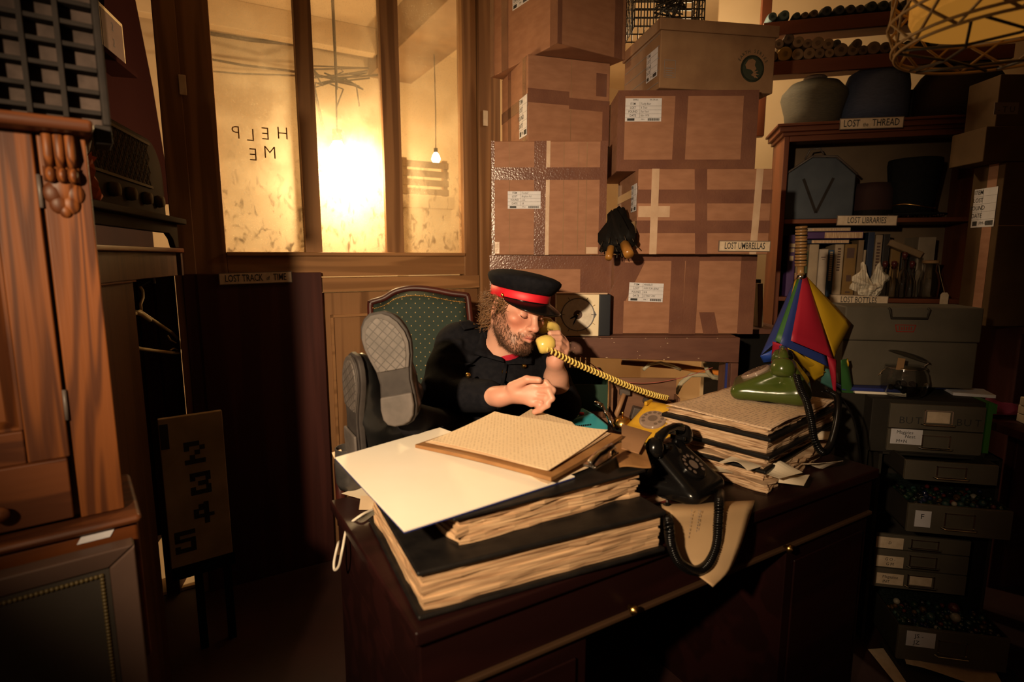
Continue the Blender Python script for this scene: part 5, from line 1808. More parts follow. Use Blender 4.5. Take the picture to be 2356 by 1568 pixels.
# hanger
n = 0.065
p_ = lambda px, py: V((uo(px, py, n)[0], n, uo(px, py, n)[1]))
hg = thing('coat_hanger', 'cream plastic coat hanger hanging in the dark coat recess', 'hanger', MU)
pk, pe, pb_ = p_(327, 722), p_(416, 795), p_(330, 803)
q = MB()
q.tube([p_(322, 716), p_(355, 738), p_(395, 765), p_(412, 783), p_(418, 800), p_(414, 812), p_(395, 811), p_(330, 803), p_(270, 790), p_(240, 772), p_(290, 730), p_(322, 716)], 0.006, 8)
q.build('hanger_frame', MT['hanger'], hg, smooth=True)
q = MB()
q.tube([p_(325, 716), p_(323, 700), p_(329, 685), p_(328, 668), p_(322, 658)], 0.005, 8)
q.build('hanger_hook', MT['hanger'], hg, smooth=True)
for pp_, r_ in (((p_(386, 772), p_(392, 782), p_(405, 789)), 0.0035), ((p_(392, 805), p_(400, 801), p_(410, 806)), 0.0035), ((p_(312, 718), p_(326, 722), p_(345, 736)), 0.008)):
    MB().tube(pp_, r_, 6).build('strap_notch', MT['hanger'], hg, smooth=True)
# shelf carrying the radio
zM = uo(300, 481)[1]
zM2 = uo(300, 525)[1]
sh = thing('mantel_shelf', 'dark bracketed shelf under the old radio', 'shelf', MU)
UM = uo(408, 500)[0]
MB().box(-0.1, -0.03, zM - 0.02, UM, 0.33, zM).build('shelf_board', MT['radio'], sh, bevel=0.004)
ax, _ = uo(225, 520)
cv = [(-0.1, zM - 0.0205), (UM - 0.01, zM - 0.0205), (UM - 0.01, zA_ + 0.002), (UM - 0.05, zA_ + 0.002), (UM - 0.07, zM2 - 0.02), (UM - 0.11, zM2), (-0.1, zM2)]
MB().prism(cv, -0.02, 0.0, RX(90)).build('apron', MT['radio'], sh, bevel=0.003)
# radio
xa, xb = uo(205, 400)[0] - 0.03, uo(396, 400)[0]
zR = uo(330, 300)[1]
rd = thing('old_radio', 'old radio with a lattice grille and four knobs on the left shelf', 'radio', MU)
hR = zR - zM
rp = []
for k in range(9):
    a = math.radians(90 - k * 11.25)
    rp.append((xb - 0.13 + 0.13 * math.cos(a), zM + 0.001 + hR - 0.13 + 0.13 * math.sin(a)))
rp = [(xa, zM + 0.001), (xa, zM + 0.001 + hR)] + rp + [(xb, zM + 0.001)]
MB().prism(rp, -0.22, -0.03, RX(90)).build('radio_case', MT['radio'], rd, bevel=0.008)
gx0, gx1 = uo(212, 400)[0] - 0.03, uo(366, 400)[0]
zg0 = zM + hR * 0.38
q = MB()
wg, hgz = gx1 - gx0, hR * 0.52
n_ = 15
for k in range(-n_, n_ + 1):
    for sgn in (1, -1):
        x0_, x1_ = gx0 + k * wg / n_, gx0 + k * wg / n_ + hgz * 0.8
        if sgn < 0:
            x0_, x1_ = x1_, x0_
        a_, b_ = V((x0_, 0.026, zg0)), V((x1_, 0.026, zg0 + hgz))
        t0, t1 = 0.0, 1.0
        dx = b_.x - a_.x
        for lim, s_ in ((gx0, 1), (gx1, -1)):
            f = (lim - a_.x) / dx
            if (dx > 0) == (s_ > 0):
                t0 = max(t0, f)
            else:
                t1 = min(t1, f)
        if t1 - t0 > 0.03:
            q.cyl(a_.lerp(b_, t0), a_.lerp(b_, t1), 0.0022, None, 4)
q.box(gx0 - 0.006, 0.022, zg0 - 0.008, gx1 + 0.006, 0.029, zg0)
q.box(gx0 - 0.006, 0.022, zg0 + hgz, gx1 + 0.006, 0.029, zg0 + hgz + 0.008)
q.build('grille', MT['grille'], rd)
for k, px in enumerate((262, 300, 336, 364)):
    x, z = uo(px, 435, 0.02)
    MB().lathe([(0.019, 0.0), (0.021, 0.008), (0.018, 0.024), (0.0, 0.026)], 18, TR(x, 0.03, zM + hR * 0.2) @ RX(90)).build('knob', MT['grille'], rd, smooth=True)
# tall dark board above
pts = [uo(240, -60, 0.26), uo(305, -60, 0.26), uo(312, 0, 0.26), uo(352, 200, 0.26), uo(385, 400, 0.26), uo(398, 470, 0.26), uo(240, 470, 0.26)]
o = MB().prism(pts, -0.285, -0.26, RX(90)).build('dark_board', MT['boardblack'], bevel=0.003)
o.matrix_world = MU
tag(o, 'tall dark board with a slanting edge standing behind the radio', 'board')
# framed card
f0 = [uo(232, 28, 0.2), uo(268, 38, 0.2), uo(286, 140, 0.2), uo(242, 128, 0.2)]
x0_, x1_ = uo(225, 90, 0.2)[0], uo(278, 90, 0.2)[0]
z1_, z0_ = uo(255, 36, 0.2)[1], uo(258, 136, 0.2)[1]
fc = thing('framed_card', 'small framed cream card against the dark board above the radio', 'picture', MU)
MB().box(x0_, 0.19, z0_, x1_, 0.205, z1_).build('card_frame', MT['hanger'], fc, bevel=0.003)
MB().box(x0_ + 0.015, 0.1885, z0_ + 0.015, x1_ - 0.015, 0.19, z1_ - 0.015).build('card', MT['silver'], fc)
g = MB()
for k, ch in enumerate('22'):
    glyphs(ch, 0.04, TR((x0_ + x1_) / 2, 0.1882, z1_ - 0.05 - k * 0.055), g)
g.build('printing', MT['ink'], fc)
MB().box(x0_ - 0.06, 0.17, z0_ - 0.02, x1_ + 0.05, 0.258, z0_ - 0.001).build('card_ledge', MT['boardblack'], fc)
o = MB().surf(6, 6, lambda u, v: ((u - .5) * .06, 0.02 * math.sin(u * 6 + v * 4), (v) * .1 + 0.01 * math.sin(u * 9))).build('orange_paper', MT['orangefab'], solid=0.001)
x, z = uo(215, 448, -0.01)
o.matrix_world = MU @ TR(x - 0.02, -0.012, zM + 0.002)
tag(o, 'scrap of orange paper beside the radio knobs', 'paper')
# numbers board
NB = frame(PN(395, 1310, MP @ V((0, -0.42, 0)), MP.to_3x3() @ V((0, 1, 0))), (0.80, 0.6, 0))
wN = on(NB, 535, 1255)[0]
hN = on(NB, 357, 966)[1]
nb = thing('number_board', 'cream board painted with the numbers 1 to 5, standing in the dark corner', 'board', NB)
bm0 = mat('number_board_paint', (0.42, 0.31, 0.19), 0.6, (0.26, 0.19, 0.11), 6)
MB().box(0, 0, 0, wN, 0.02, hN).build('board', bm0, nb, bevel=0.003)
MB().box(0.002, 0.001, -0.045, wN + 0.006, 0.03, -0.0008).build('bottom_rail', MT['blackm'], nb)
for ch, px, py in (('1', 378, 1005), ('2', 448, 1040), ('3', 462, 1110), ('4', 470, 1178), ('5', 427, 1245)):
    x, z = on(NB, px, py)
    g = MB()
    if ch == '1':
        g.box(x - 0.012, -0.001, z - 0.042, x + 0.012, -0.0, z + 0.042)
    else:
        seg = {'2': ((0, 4, 3, 5), (3, 3, 4, 4), (2, 2, 3, 3), (1, 1, 2, 2), (0, 0, 4, 1), (0, 3, 1, 4)), '3': ((0, 4, 4, 5), (3, 3, 4, 4), (1.5, 2, 3.5, 3), (3, 1, 4, 2), (0, 0, 4, 1), (0, 3.2, 1, 4), (0, 1, 1, 1.8)),
               '4': ((2, 0, 3, 5), (0, 1.5, 4, 2.3), (0, 2, 1, 3.6), (1, 3.2, 2, 4.6)), '5': ((0, 4, 4, 5), (0, 2.5, 1, 4), (0, 2.4, 4, 3.2), (3, 1, 4, 2.5), (0, 0, 4, 1), (0, 1, 1, 1.6))}[ch]
        u = 0.0155
        for a, b, c, d in seg:
            g.box(x + (a - 2) * u, -0.001, z + (b - 2.5) * u, x + (c - 2) * u, 0.0, z + (d - 2.5) * u)
    g.build('painted_digit', MT['ink'], nb)
for px in (458, 530):
    x, _ = on(NB, px, 1320)
    MB().box(min(x, wN - 0.02) - 0.012, 0.004, -NB.translation.z, min(x, wN - 0.02) + 0.012, 0.026, -0.046).build('leg', MT['blackm'], nb)

# ================================================================ pine cabinet in the left foreground
rc0 = P(245, 800, 1.05)
MN = frame(V((rc0.x, rc0.y, 0)), (0.79, 0.613, 0))
po = lambda px, py, n=0.0: on(MN, px, py, n)
XB = -0.45
z_top = po(120, 290)[1]
z_led = po(180, 1192)[1]
xs_ = po(78, 320)[0]
pc = thing('pine_cabinet', 'stained pine cabinet with a carved corbel in the left foreground', 'cabinet', MN)
MB().box(XB, 0.021, z_led, 0.0, 0.22, z_top).build('carcass', MT['pine'], pc)
MB().box(xs_ + 0.003, -0.002, z_led, 0.002, 0.02, z_top).build('face_stile', MT['pine'], pc, bevel=0.003)
zd0 = po(80, 1062)[1]
xd0 = po(0, 300)[0]
xdi = po(5, 300)[0] - 0.0
dr = MB().box(xs_ - 0.062, -0.004, zd0, xs_ - 0.002, 0.018, z_top - 0.004).build('door', MT['pine'], pc, bevel=0.003)
MB().box(XB, -0.003, zd0, xs_ - 0.063, 0.018, zd0 + 0.06).build('door_rail', MT['pineh'], dr, bevel=0.003)
q = MB()
q.hexa([(XB, 0.004, zd0 + 0.061), (xs_ - 0.063, 0.004, zd0 + 0.061), (xs_ - 0.063, 0.02, zd0 + 0.061), (XB, 0.02, zd0 + 0.061)], [(XB, 0.004, z_top - 0.01), (xs_ - 0.063, 0.004, z_top - 0.01), (xs_ - 0.063, 0.02, z_top - 0.01), (XB, 0.02, z_top - 0.01)])
q.hexa([(XB, -0.004, zd0 + 0.082), (xs_ - 0.084, -0.004, zd0 + 0.082), (xs_ - 0.066, 0.005, zd0 + 0.064), (XB, 0.005, zd0 + 0.064)], [(XB, -0.004, z_top - 0.02), (xs_ - 0.084, -0.004, z_top - 0.02), (xs_ - 0.066, 0.005, z_top - 0.011), (XB, 0.005, z_top - 0.011)])
q.build('door_panel', MT['pine'], dr)
for py in (440, 930):
    z = po(75 + (py - 290) * 0.115, py)[1]
    MB().cyl((xs_, -0.005, z - 0.028), (xs_, -0.005, z + 0.028), 0.0035, None, 8).build('hinge', MT['toolgrey'], dr, smooth=True)
zdr = po(150, 1050)[1]
xq = po(170, 1120)[0]
dw = MB().box(XB, -0.012, z_led + 0.008, xq - 0.004, 0.018, zdr).build('drawer', MT['pineh'], pc, bevel=0.003)
xk, zk = po(2, 1170)
MB().lathe([(0.006, 0.0), (0.007, 0.012), (0.014, 0.018), (0.014, 0.024), (0.0, 0.029)], 18, TR(xk, -0.012, zk) @ RX(90)).build('knob', MT['pineh'], dw, smooth=True)
# corbel: three reeds, a waist band and a scalloped drop
ca, cb_ = po(103, 400)[0], po(180, 400)[0]
zc0, zc1_, zc2 = z_top, po(140, 402)[1], po(140, 488)[1]
q = MB()
wr = (cb_ - ca) / 3
for k in range(3):
    x = ca + wr * (k + 0.5)
    q.tube([(x, 0.0, zc0), (x, -0.012, zc0 - 0.012), (x, -0.018, zc1_ + 0.03), (x, -0.006, zc1_ + 0.008)], [wr * .5, wr * .52, wr * .46, wr * .4], 12)
q.build('corbel_reeds', MT['pine'], pc, smooth=True)
q = MB()
for k in range(3):
    x = ca + wr * (k + 0.5)
    q.sphere((x, -0.012, zc1_ - 0.002), (wr * .55, 0.017, 0.014), 14, 8)
q.box(ca - 0.002, -0.010, zc1_ - 0.012, cb_ + 0.002, 0.0, zc1_ + 0.012)
q.build('corbel_band', MT['pine'], pc, smooth=True)
q = MB()
cx_ = (ca + cb_) / 2
for k, (dx, dz, r) in enumerate(((-0.018, -0.004, 0.014), (0.018, -0.004, 0.014), (0, 0.006, 0.02), (-0.010, -0.022, 0.013), (0.010, -0.022, 0.013), (0, -0.034, 0.009))):
    q.sphere((cx_ + dx * .8, -0.001, (zc1_ + zc2) / 2 + dz + 0.004), (r * 1.15, 0.010, r * 1.4), 14, 8)
q.build('corbel_drop', MT['pine'], pc, smooth=True)
# ledges
ze = po(100, 262, -0.05)[1]
xe = po(214, 275, -0.05)[0]
MB().box(XB, -0.055, ze - 0.022, xe, 0.22, ze).build('top_ledge', MT['pineh'], pc, bevel=0.008)
MB().box(XB, -0.035, z_top, xe - 0.02, 0.22, ze - 0.0225).build('top_moulding', MT['pineh'], pc, bevel=0.006)
zl1 = po(320, 1168, -0.045)[1]
xl1 = po(325, 1172, -0.045)[0]
MB().box(XB, -0.048, zl1 - 0.03, xl1, 0.22, z_led - 0.0005).build('base_ledge', MT['pineh'], pc, bevel=0.010, seg=3)
z_r0 = po(310, 1245, -0.03)[1]
MB().box(XB, -0.034, z_r0 - 0.25, xl1 - 0.006, 0.22, zl1 - 0.0305).build('base_rail', MT['orange'], pc, bevel=0.008)
MB().box(XB, -0.02, 0.0, xl1 - 0.03, 0.22, z_r0 - 0.2505).build('base_chest', MT['orange'], pc, bevel=0.004)
# card tag stuck on the rail's sloping front
x, z = po(222, 1231, -0.036)
tg_ = MB().hexa([(x - 0.030, -0.0362, z - 0.009), (x + 0.02, -0.0362, z - 0.009), (x + 0.02, -0.0345, z - 0.009), (x - 0.030, -0.0345, z - 0.009)], [(x - 0.02, -0.0362, z + 0.008), (x + 0.03, -0.0362, z + 0.008), (x + 0.03, -0.0345, z + 0.008), (x - 0.02, -0.0345, z + 0.008)]).build('paper_tag', MT['paper'])
tg_.matrix_world = MN
tag(tg_, 'small white paper tag on the orange rail above the silver frame', 'tag')
# compartment tray on the top ledge
n = 0.02
tr = thing('compartment_tray', 'blue-grey printers tray of small compartments on the pine cabinet', 'tray', MN)
xr_ = po(246, 200, n)[0]
xrl = po(228, 200, n)[0]
zb_ = ze + 0.004
zt_ = po(150, -40, n)[1]
MB().box(XB, n + 0.026, zb_, xr_, n + 0.062, zt_).build('tray_back', MT['cell'], tr)
zlow = po(250, 335, n)[1]
MB().box(xe + 0.003, n - 0.012, zlow, xr_, n + 0.062, zb_ - 0.0005).build('tray_foot', MT['bluegrey'], tr, bevel=0.003)
MB().box(xrl, n - 0.012, zb_, xr_, n + 0.0255, zt_).build('tray_side', MT['bluegrey'], tr, bevel=0.003)
for px in (140, 57, -25):
    x = po(px, 150, n)[0]
    MB().box(x - 0.004, n - 0.006, zb_ + 0.008, x + 0.004, n + 0.0255, zt_).build('divider', MT['bluegrey'], tr, bevel=0.001)
for py in (250, 202, 150, 98, 48, 0, -45):
    z = po(140, py, n)[1]
    MB().box(XB, n - 0.003, z - 0.004, xrl - 0.0005, n + 0.0255, z + 0.004).build('cross_divider', MT['bluegrey'], tr, bevel=0.001)
# silver frame leaning on the base
n = -0.075
fx1 = po(325, 1400, n)[0]
fz1 = po(312, 1246, n)[1]
wf = fx1 - po(262, 1400, n)[0]
fr = thing('silver_frame', 'large dull silver picture frame with a gilt bead, leaning on the cabinet base', 'picture frame', MN)
q = MB()
yb = n + 0.03
q.hexa([(XB, n, fz1 - wf * .9), (fx1 - wf, n, fz1 - wf * .9), (fx1 - wf, yb, fz1 - wf * .9), (XB, yb, fz1 - wf * .9)], [(XB, n - 0.01, fz1), (fx1, n - 0.01, fz1), (fx1, yb, fz1), (XB, yb, fz1)])
q.build('frame_top', MT['silver'], fr, bevel=0.004)
q = MB()
q.hexa([(fx1 - wf, n, 0.02), (fx1, n - 0.01, 0.02), (fx1, yb, 0.02), (fx1 - wf, yb, 0.02)], [(fx1 - wf, n, fz1 - wf * .9 - 0.0005), (fx1, n - 0.01, fz1 - 0.0005), (fx1, yb, fz1 - 0.0005), (fx1 - wf, yb, fz1 - wf * .9 - 0.0005)])
q.build('frame_side', MT['silver'], fr, bevel=0.004)
MB().box(XB, n + 0.004, 0.02, fx1 - wf - 0.0005, n + 0.012, fz1 - wf * .9 - 0.0005).build('canvas', MT['canvas'], fr)
q = MB()
zz = fz1 - wf * .9 - 0.012
k = 0
x = XB + 0.2
while x < fx1 - wf - 0.012:
    q.sphere((x, n + 0.003, zz), 0.0042, 6, 4)
    x += 0.007
while zz > 0.4:
    q.sphere((fx1 - wf - 0.012, n + 0.003, zz), 0.0042, 6, 4)
    zz -= 0.007
q.build('gilt_bead', mat('dull_gilt', (0.11, 0.075, 0.025), 0.45), fr, smooth=True)

# ================================================================ the desk
ZD = 0.76
c0, c1_ = PZ(965, 1442, ZD), PZ(2010, 1076, ZD)
MDK = frame(V((c0.x, c0.y, 0)), V((c1_.x - c0.x, c1_.y - c0.y, 0)))
LD = math.hypot(c1_.x - c0.x, c1_.y - c0.y)
DD = 0.585
dk = thing('desk', 'dark mahogany pedestal desk covered with ledgers and telephones', 'desk', MDK)
MB().box(-0.012, -0.012, ZD - 0.028, LD + 0.012, DD, ZD).build('desk_top', MT['desk'], dk, bevel=0.005)
do = lambda px, py, n=0.0: on(MDK, px, py, n)
zra = do(1805, 1258)[1]
MB().box(0.0, 0.0, zra + 0.006, LD, 0.02, ZD - 0.0285).build('front_apron', MT['desk'], dk, bevel=0.002)
xk0, xk1 = do(1352, 1500)[0], do(1808, 1330)[0]
for a, b in ((0.0, xk0), (xk1, LD)):
    pd = MB().box(a, 0.004, 0.0, b, DD - 0.03, zra - 0.006).build('pedestal', MT['desk'], dk, bevel=0.003)
    MB().box(a + 0.03, -0.003, 0.08, b - 0.03, 0.0035, zra - 0.05).build('pedestal_panel', MT['desk'], pd, bevel=0.003)
MB().box(0.0, 0.021, zra - 0.0055, 0.02, DD - 0.03, ZD - 0.0285).build('side_apron', MT['desk'], dk)
MB().box(LD - 0.02, 0.021, zra - 0.0055, LD, DD - 0.03, ZD - 0.0285).build('side_apron', MT['desk'], dk)
MB().box(0.0, -0.009, zra - 0.0055, LD, 0.02, zra + 0.0055).build('edge_moulding', mat('worn_edge', (0.055, 0.027, 0.013), 0.5), dk, bevel=0.003)
MB().box(xk0 + 0.001, DD - 0.06, 0.0, xk1 - 0.001, DD - 0.045, ZD - 0.03).build('kneehole_shade', MT['blackm'], dk)  # added black sheet, stands in for the shade inside the open kneehole
for px, py in ((1805, 1256), (1448, 1395)):
    x, z = do(px, py, -0.01)
    MB().lathe([(0.005, 0.0), (0.005, 0.008), (0.010, 0.012), (0.011, 0.018), (0.0, 0.024)], 16, TR(x, -0.009, z) @ RX(90)).build('knob', MT['brass'], dk, smooth=True)

rnd = random.Random(31)


def pageblock(name, parent, w, d, h, m, layers=10, jit=0.004, x0=0, y0=0, z0=0, seg=14, wave=0.0):
    """stack of ragged leaves as one closed block"""
    rings = []
    zs_ = []
    for k in range(layers):
        zs_ += [z0 + h * k / layers + 0.0003, z0 + h * (k + 1) / layers - 0.0003]
    per = []
    for i in range(seg):
        per.append((i / seg, 0))
    for i in range(seg):
        per.append((1, i / seg))
    for i in range(seg):
        per.append((1 - i / seg, 1))
    for i in range(seg):
        per.append((0, 1 - i / seg))
    so = rnd.random() * 50
    for j, z in enumerate(zs_):
        r = []
        for u, v in per:
            k = jit * (noise.noise(V((u * 7 + so, v * 7, (j // 2) * 1.7))) + 0.6 * noise.noise(V((u * 23, v * 23 + so, (j // 2) * 2.9))))
            ins = jit * 0.9 + k
            dx = -ins if u == 1 else (ins if u == 0 else 0)
            dy = -ins if v == 1 else (ins if v == 0 else 0)
            r.append((x0 + u * w + dx, y0 + v * d + dy, z + wave * math.sin(u * 5 + j) * math.sin(v * 4)))
        rings.append(r)
    return MB().rings(rings).build(name, m, parent)


def ledger(lab, M, w, d, h, cover=0.009, pm='pages', jit=0.004, name='ledger', grp=None, tc=True, over=0.006, layers=10):
    t = thing(name, lab, 'book', M, grp)
    MB().box(-over, -over, 0, w + over, d + over, cover).build('back_cover', MT['ledger'], t, bevel=0.004)
    pageblock('page_block', t, w, d, h - cover * (2 if tc else 1), MT[pm], layers, jit, z0=cover)
    if tc:
        MB().box(-over, -over, h - cover, w + over, d + over, h).build('front_cover', MT['ledger'], t, bevel=0.004)
    return t


# big ledgers, left pile
a_, b_ = PZ(968, 1422, ZD + 0.003), PZ(1532, 1262, ZD + 0.003)
M1 = frame(V((a_.x, a_.y, ZD + 0.001)), V((b_.x - a_.x, b_.y - a_.y, 0)))
w1 = math.hypot(b_.x - a_.x, b_.y - a_.y)
h1 = P(975, 1312, a_.y).z - ZD
ledger('biggest black ledger at the bottom of the near pile, ragged page edges facing front', M1, w1 - 0.012, 0.395, h1, 0.010, 'pages', 0.006, layers=9)
zt1 = ZD + 0.001 + h1
a_, b_ = PZ(1048, 1264, zt1 + 0.002), PZ(1478, 1140, zt1 + 0.002)
M2 = frame(V((a_.x, a_.y, zt1 + 0.0005)), V((b_.x - a_.x, b_.y - a_.y, 0)))
w2 = math.hypot(b_.x - a_.x, b_.y - a_.y)
h2 = 0.062
t = thing('ledger', 'coverless second book on the biggest ledger, leaves torn, under the white folder', 'book', M2)
pageblock('page_block', t, w2, 0.33, h2 - 0.006, MT['pages'], 8, 0.010, z0=0.0)
MB().box(-0.004, -0.004, h2 - 0.0055, w2 + 0.004, 0.334, h2).build('front_cover', MT['ledger'], t, bevel=0.002)
zt2_ = zt1 + 0.0005 + h2
# white folder
zf = zt2_ + 0.004
qd = [PZ(930, 1222, zf), PZ(1322, 1096, zf), PZ(1012, 984, zf), PZ(771, 1053, zf)]
fo = thing('folder', 'large white folder with a blue underside on the near book pile', 'folder', TR(*qd[0]))
L = [q_ - qd[0] for q_ in qd]
MB().hexa([v + V((0, 0, -0.0035)) for v in L], [v + V((0, 0, -0.0012)) for v in L]).build('underside', MT['blue'], fo)
MB().hexa([v + V((0, 0, -0.001)) for v in L], [v + V((0, 0, 0.0015)) for v in L]).build('white_cover', MT['white'], fo)
# clipboard with papers, propped slightly
zc = zf + 0.010
cq = [PZ(955, 1022, zc), PZ(1268, 1098, zc + 0.012), PZ(1432, 1000, zc + 0.022), PZ(1135, 954, zc + 0.012)]


def quadsurf(cs, lift, nu=10, nv=10, inset=0.0):
    def f(u, v):
        u = inset + u * (1 - 2 * inset)
        v = inset + v * (1 - 2 * inset)
        p = cs[0].lerp(cs[1], u).lerp(cs[3].lerp(cs[2], u), v)
        return p + V((0, 0, lift(u, v)))
    return lambda u, v: tuple(f(u, v))


cbt = thing('clipboard', 'brown clipboard holding typed sheets on the white folder', 'clipboard', TR(*cq[0]))
cl = [q_ - cq[0] for q_ in cq]
sag = lambda u, v: 0.004 * math.sin(u * 3.1) - 0.003 * math.sin(v * 3.1)
MB().surf(12, 12, quadsurf(cl, sag)).build('board', MT['clip'], cbt, solid=0.008, smooth=False, offset=-1)
for k in range(3):
    cs = [cl[0].lerp(cl[2], 0.05 + 0.012 * k), cl[1].lerp(cl[3], 0.055 - 0.01 * k), cl[2].lerp(cl[0], 0.06 + 0.006 * k), cl[3].lerp(cl[1], 0.012 * k + 0.01)]
    MB().surf(12, 12, quadsurf(cs, lambda u, v, k=k: sag(u, v) + 0.003 + 0.0025 * k + 0.006 * (abs(2 * u - 1) ** 4) * (v if k == 2 else 0.3))).build('typed_sheet', MT['typed'] if k == 2 else MT['old'], cbt, solid=0.0006)
pc_ = PZ(1385, 1052, zc + 0.03) - cq[0]
dirv = (cl[2] - cl[1]).normalized()
Mc = frame(pc_, dirv)
q = MB()
q.box(-0.05, -0.014, -0.006, 0.05, 0.016, 0.0, Mc)
q.tube([Mc @ V((-0.05, 0.0, 0.002)), Mc @ V((-0.03, -0.006, 0.016)), Mc @ V((0.03, -0.006, 0.016)), Mc @ V((0.05, 0.0, 0.002))], 0.008, 10)
q.build('metal_clip', MT['chrome'], cbt, bevel=0.002)
# loose sheets peeking out
z5 = zf + 0.0045


def sheet(name, lab, cs, m, lift=lambda u, v: 0.0, th=0.0006, cat='paper', grp=None):
    o_ = V(cs[0])
    o = MB().surf(10, 10, quadsurf([V(c) - o_ for c in cs], lift)).build(name, m, solid=th)
    o.location = o_
    return tag(o, lab, cat, grp)


sheet('loose_sheet', 'loose typed sheet peeking out behind the clipboard', [PZ(1160, 978, zf + 0.004), PZ(1330, 985, zf + 0.004), PZ(1316, 970, zf + 0.006), PZ(1222, 940, zf + 0.006)], MT['typed'])
sheet('loose_sheet', 'creased loose sheet under the near corner of the clipboard', [PZ(1195, 1085, zf + 0.003), PZ(1260, 1112, zf + 0.003), PZ(1370, 1068, zf + 0.003), PZ(1300, 1040, zf + 0.003)], MT['old'], lambda u, v: 0.002 * math.sin(u * 6))
sheet('brown_envelope', 'brown envelope sticking out at the clip end of the clipboard', [PZ(1425, 1078, zt2_ + 0.004), PZ(1498, 1072, zt2_ + 0.004), PZ(1478, 1010, zt2_ + 0.010), PZ(1410, 1030, zt2_ + 0.010)], MT['clip'], lambda u, v: 0.004 * math.sin(u * 4 + 1), 0.004, 'envelope')
sheet('brown_envelope', 'upper brown envelope beside the metal clip', [PZ(1430, 1030, zt2_ + 0.018), PZ(1470, 1042, zt2_ + 0.018), PZ(1500, 995, zt2_ + 0.018), PZ(1430, 975, zt2_ + 0.018)], MT['toolwood'], lambda u, v: 0.006 * math.sin(v * 3), 0.002, 'envelope')
sheet('torn_slip', 'torn paper slip on the near desk corner by the white cable', [PZ(786, 1134, ZD + 0.003), PZ(850, 1152, ZD + 0.003), PZ(858, 1118, ZD + 0.003), PZ(835, 1118, ZD + 0.003)], MT['old2'])
sheet('torn_slip', 'yellowed slip tucked under the biggest ledger', [PZ(826, 1172, ZD + 0.002), PZ(870, 1172, ZD + 0.002), PZ(872, 1140, ZD + 0.006), PZ(830, 1140, ZD + 0.006)], MT['old'])
# pot under the heel
pp = PZ(803, 1128, ZD)
pot = thing('metal_pot', 'dented grey metal pot under the shoe heel at the desk corner', 'pot', TR(pp.x, pp.y + 0.02, ZD + 0.0005))
hp_ = 0.112
MB().lathe([(0.0, 0.001), (0.030, 0.001), (0.038, 0.02), (0.040, 0.07), (0.037, hp_), (0.034, hp_), (0.037, 0.07), (0.03, 0.008), (0.0, 0.006)], 28).build('pot_wall', mat('dull_pewter', (0.05, 0.046, 0.045), 0.35, (0.08, 0.07, 0.065), 25, metal=0.4), pot, smooth=True)
MB().box(-0.038, -0.001, 0, -0.012, 0.001, 0.03, TR(0.004, -0.015, hp_ - 0.025) @ RY(-20)).build('yellow_slip', MT['old'], pot)
# white cable
cbp = [PZ(858, 1172, ZD + 0.01), PZ(830, 1185, ZD + 0.012), P(800, 1212, 1.24), P(788, 1262, 1.2), P(780, 1300, 1.2), P(770, 1310, 1.21), P(769, 1290, 1.22), P(778, 1250, 1.24), P(782, 1246, 1.3)]


def smooth_pts(pts, n=8):
    pts = [V(p) for p in pts]
    out = []
    for i in range(len(pts) - 1):
        p0, p1, p2, p3 = pts[max(i - 1, 0)], pts[i], pts[i + 1], pts[min(i + 2, len(pts) - 1)]
        for k in range(n):
            t = k / n
            out.append(0.5 * ((2 * p1) + (p2 - p0) * t + (2 * p0 - 5 * p1 + 4 * p2 - p3) * t * t + (3 * p1 - p0 - 3 * p2 + p3) * t ** 3))
    out.append(pts[-1])
    return out


tag(MB().tube(smooth_pts(cbp), 0.0032, 8).build('white_cable', MT['white_cable'], smooth=True), 'white cable looping over the near desk corner', 'cable')

# red book at the desk edge between the piles, black telephone upon it
a_ = PZ(1540, 1195, ZD + 0.001)
M3 = frame(V((a_.x - 0.1, a_.y + 0.03, ZD + 0.0008)), V((0.87, 0.49, 0)))
rb_ = thing('red_book', 'dull red book under the black telephone at the front edge', 'book', M3)
MB().box(0, 0, 0.0, 0.16, 0.13, 0.004).build('back_cover', MT['bookred'], rb_)
MB().box(0.004, 0.003, 0.0042, 0.158, 0.128, 0.024).build('page_block', MT['pages2'], rb_)
MB().box(0, 0, 0.0242, 0.16, 0.13, 0.028).build('front_cover', MT['bookred'], rb_)


def handset_mesh(prefix, parent, mm, M=None, cup=0.027, length=0.155):
    """receiver lying along local y, cups pointing down local -z"""
    hl = length / 2
    q = MB()
    q.tube([V((0, -hl * .92, -0.004)), V((0, -hl * .7, 0.016)), V((0, -hl * .3, 0.026)), V((0, hl * .3, 0.026)), V((0, hl * .7, 0.016)), V((0, hl * .92, -0.004))], [0.015, 0.0155, 0.0125, 0.0125, 0.0155, 0.015], 14)
    for s_ in (-1, 1):
        q.lathe([(0.0, -0.036), (cup * .72, -0.035), (cup * .9, -0.030), (cup, -0.016), (cup * .96, -0.002), (cup * .75, 0.012), (cup * .4, 0.019), (0.0, 0.021)], 24, TR(0, s_ * hl, -0.002) @ RX(-s_ * -14))
    if M is not None:
        q.v = [tuple(M @ V(v)) for v in q.v]
    return q.build('handset', mm, parent, smooth=True)


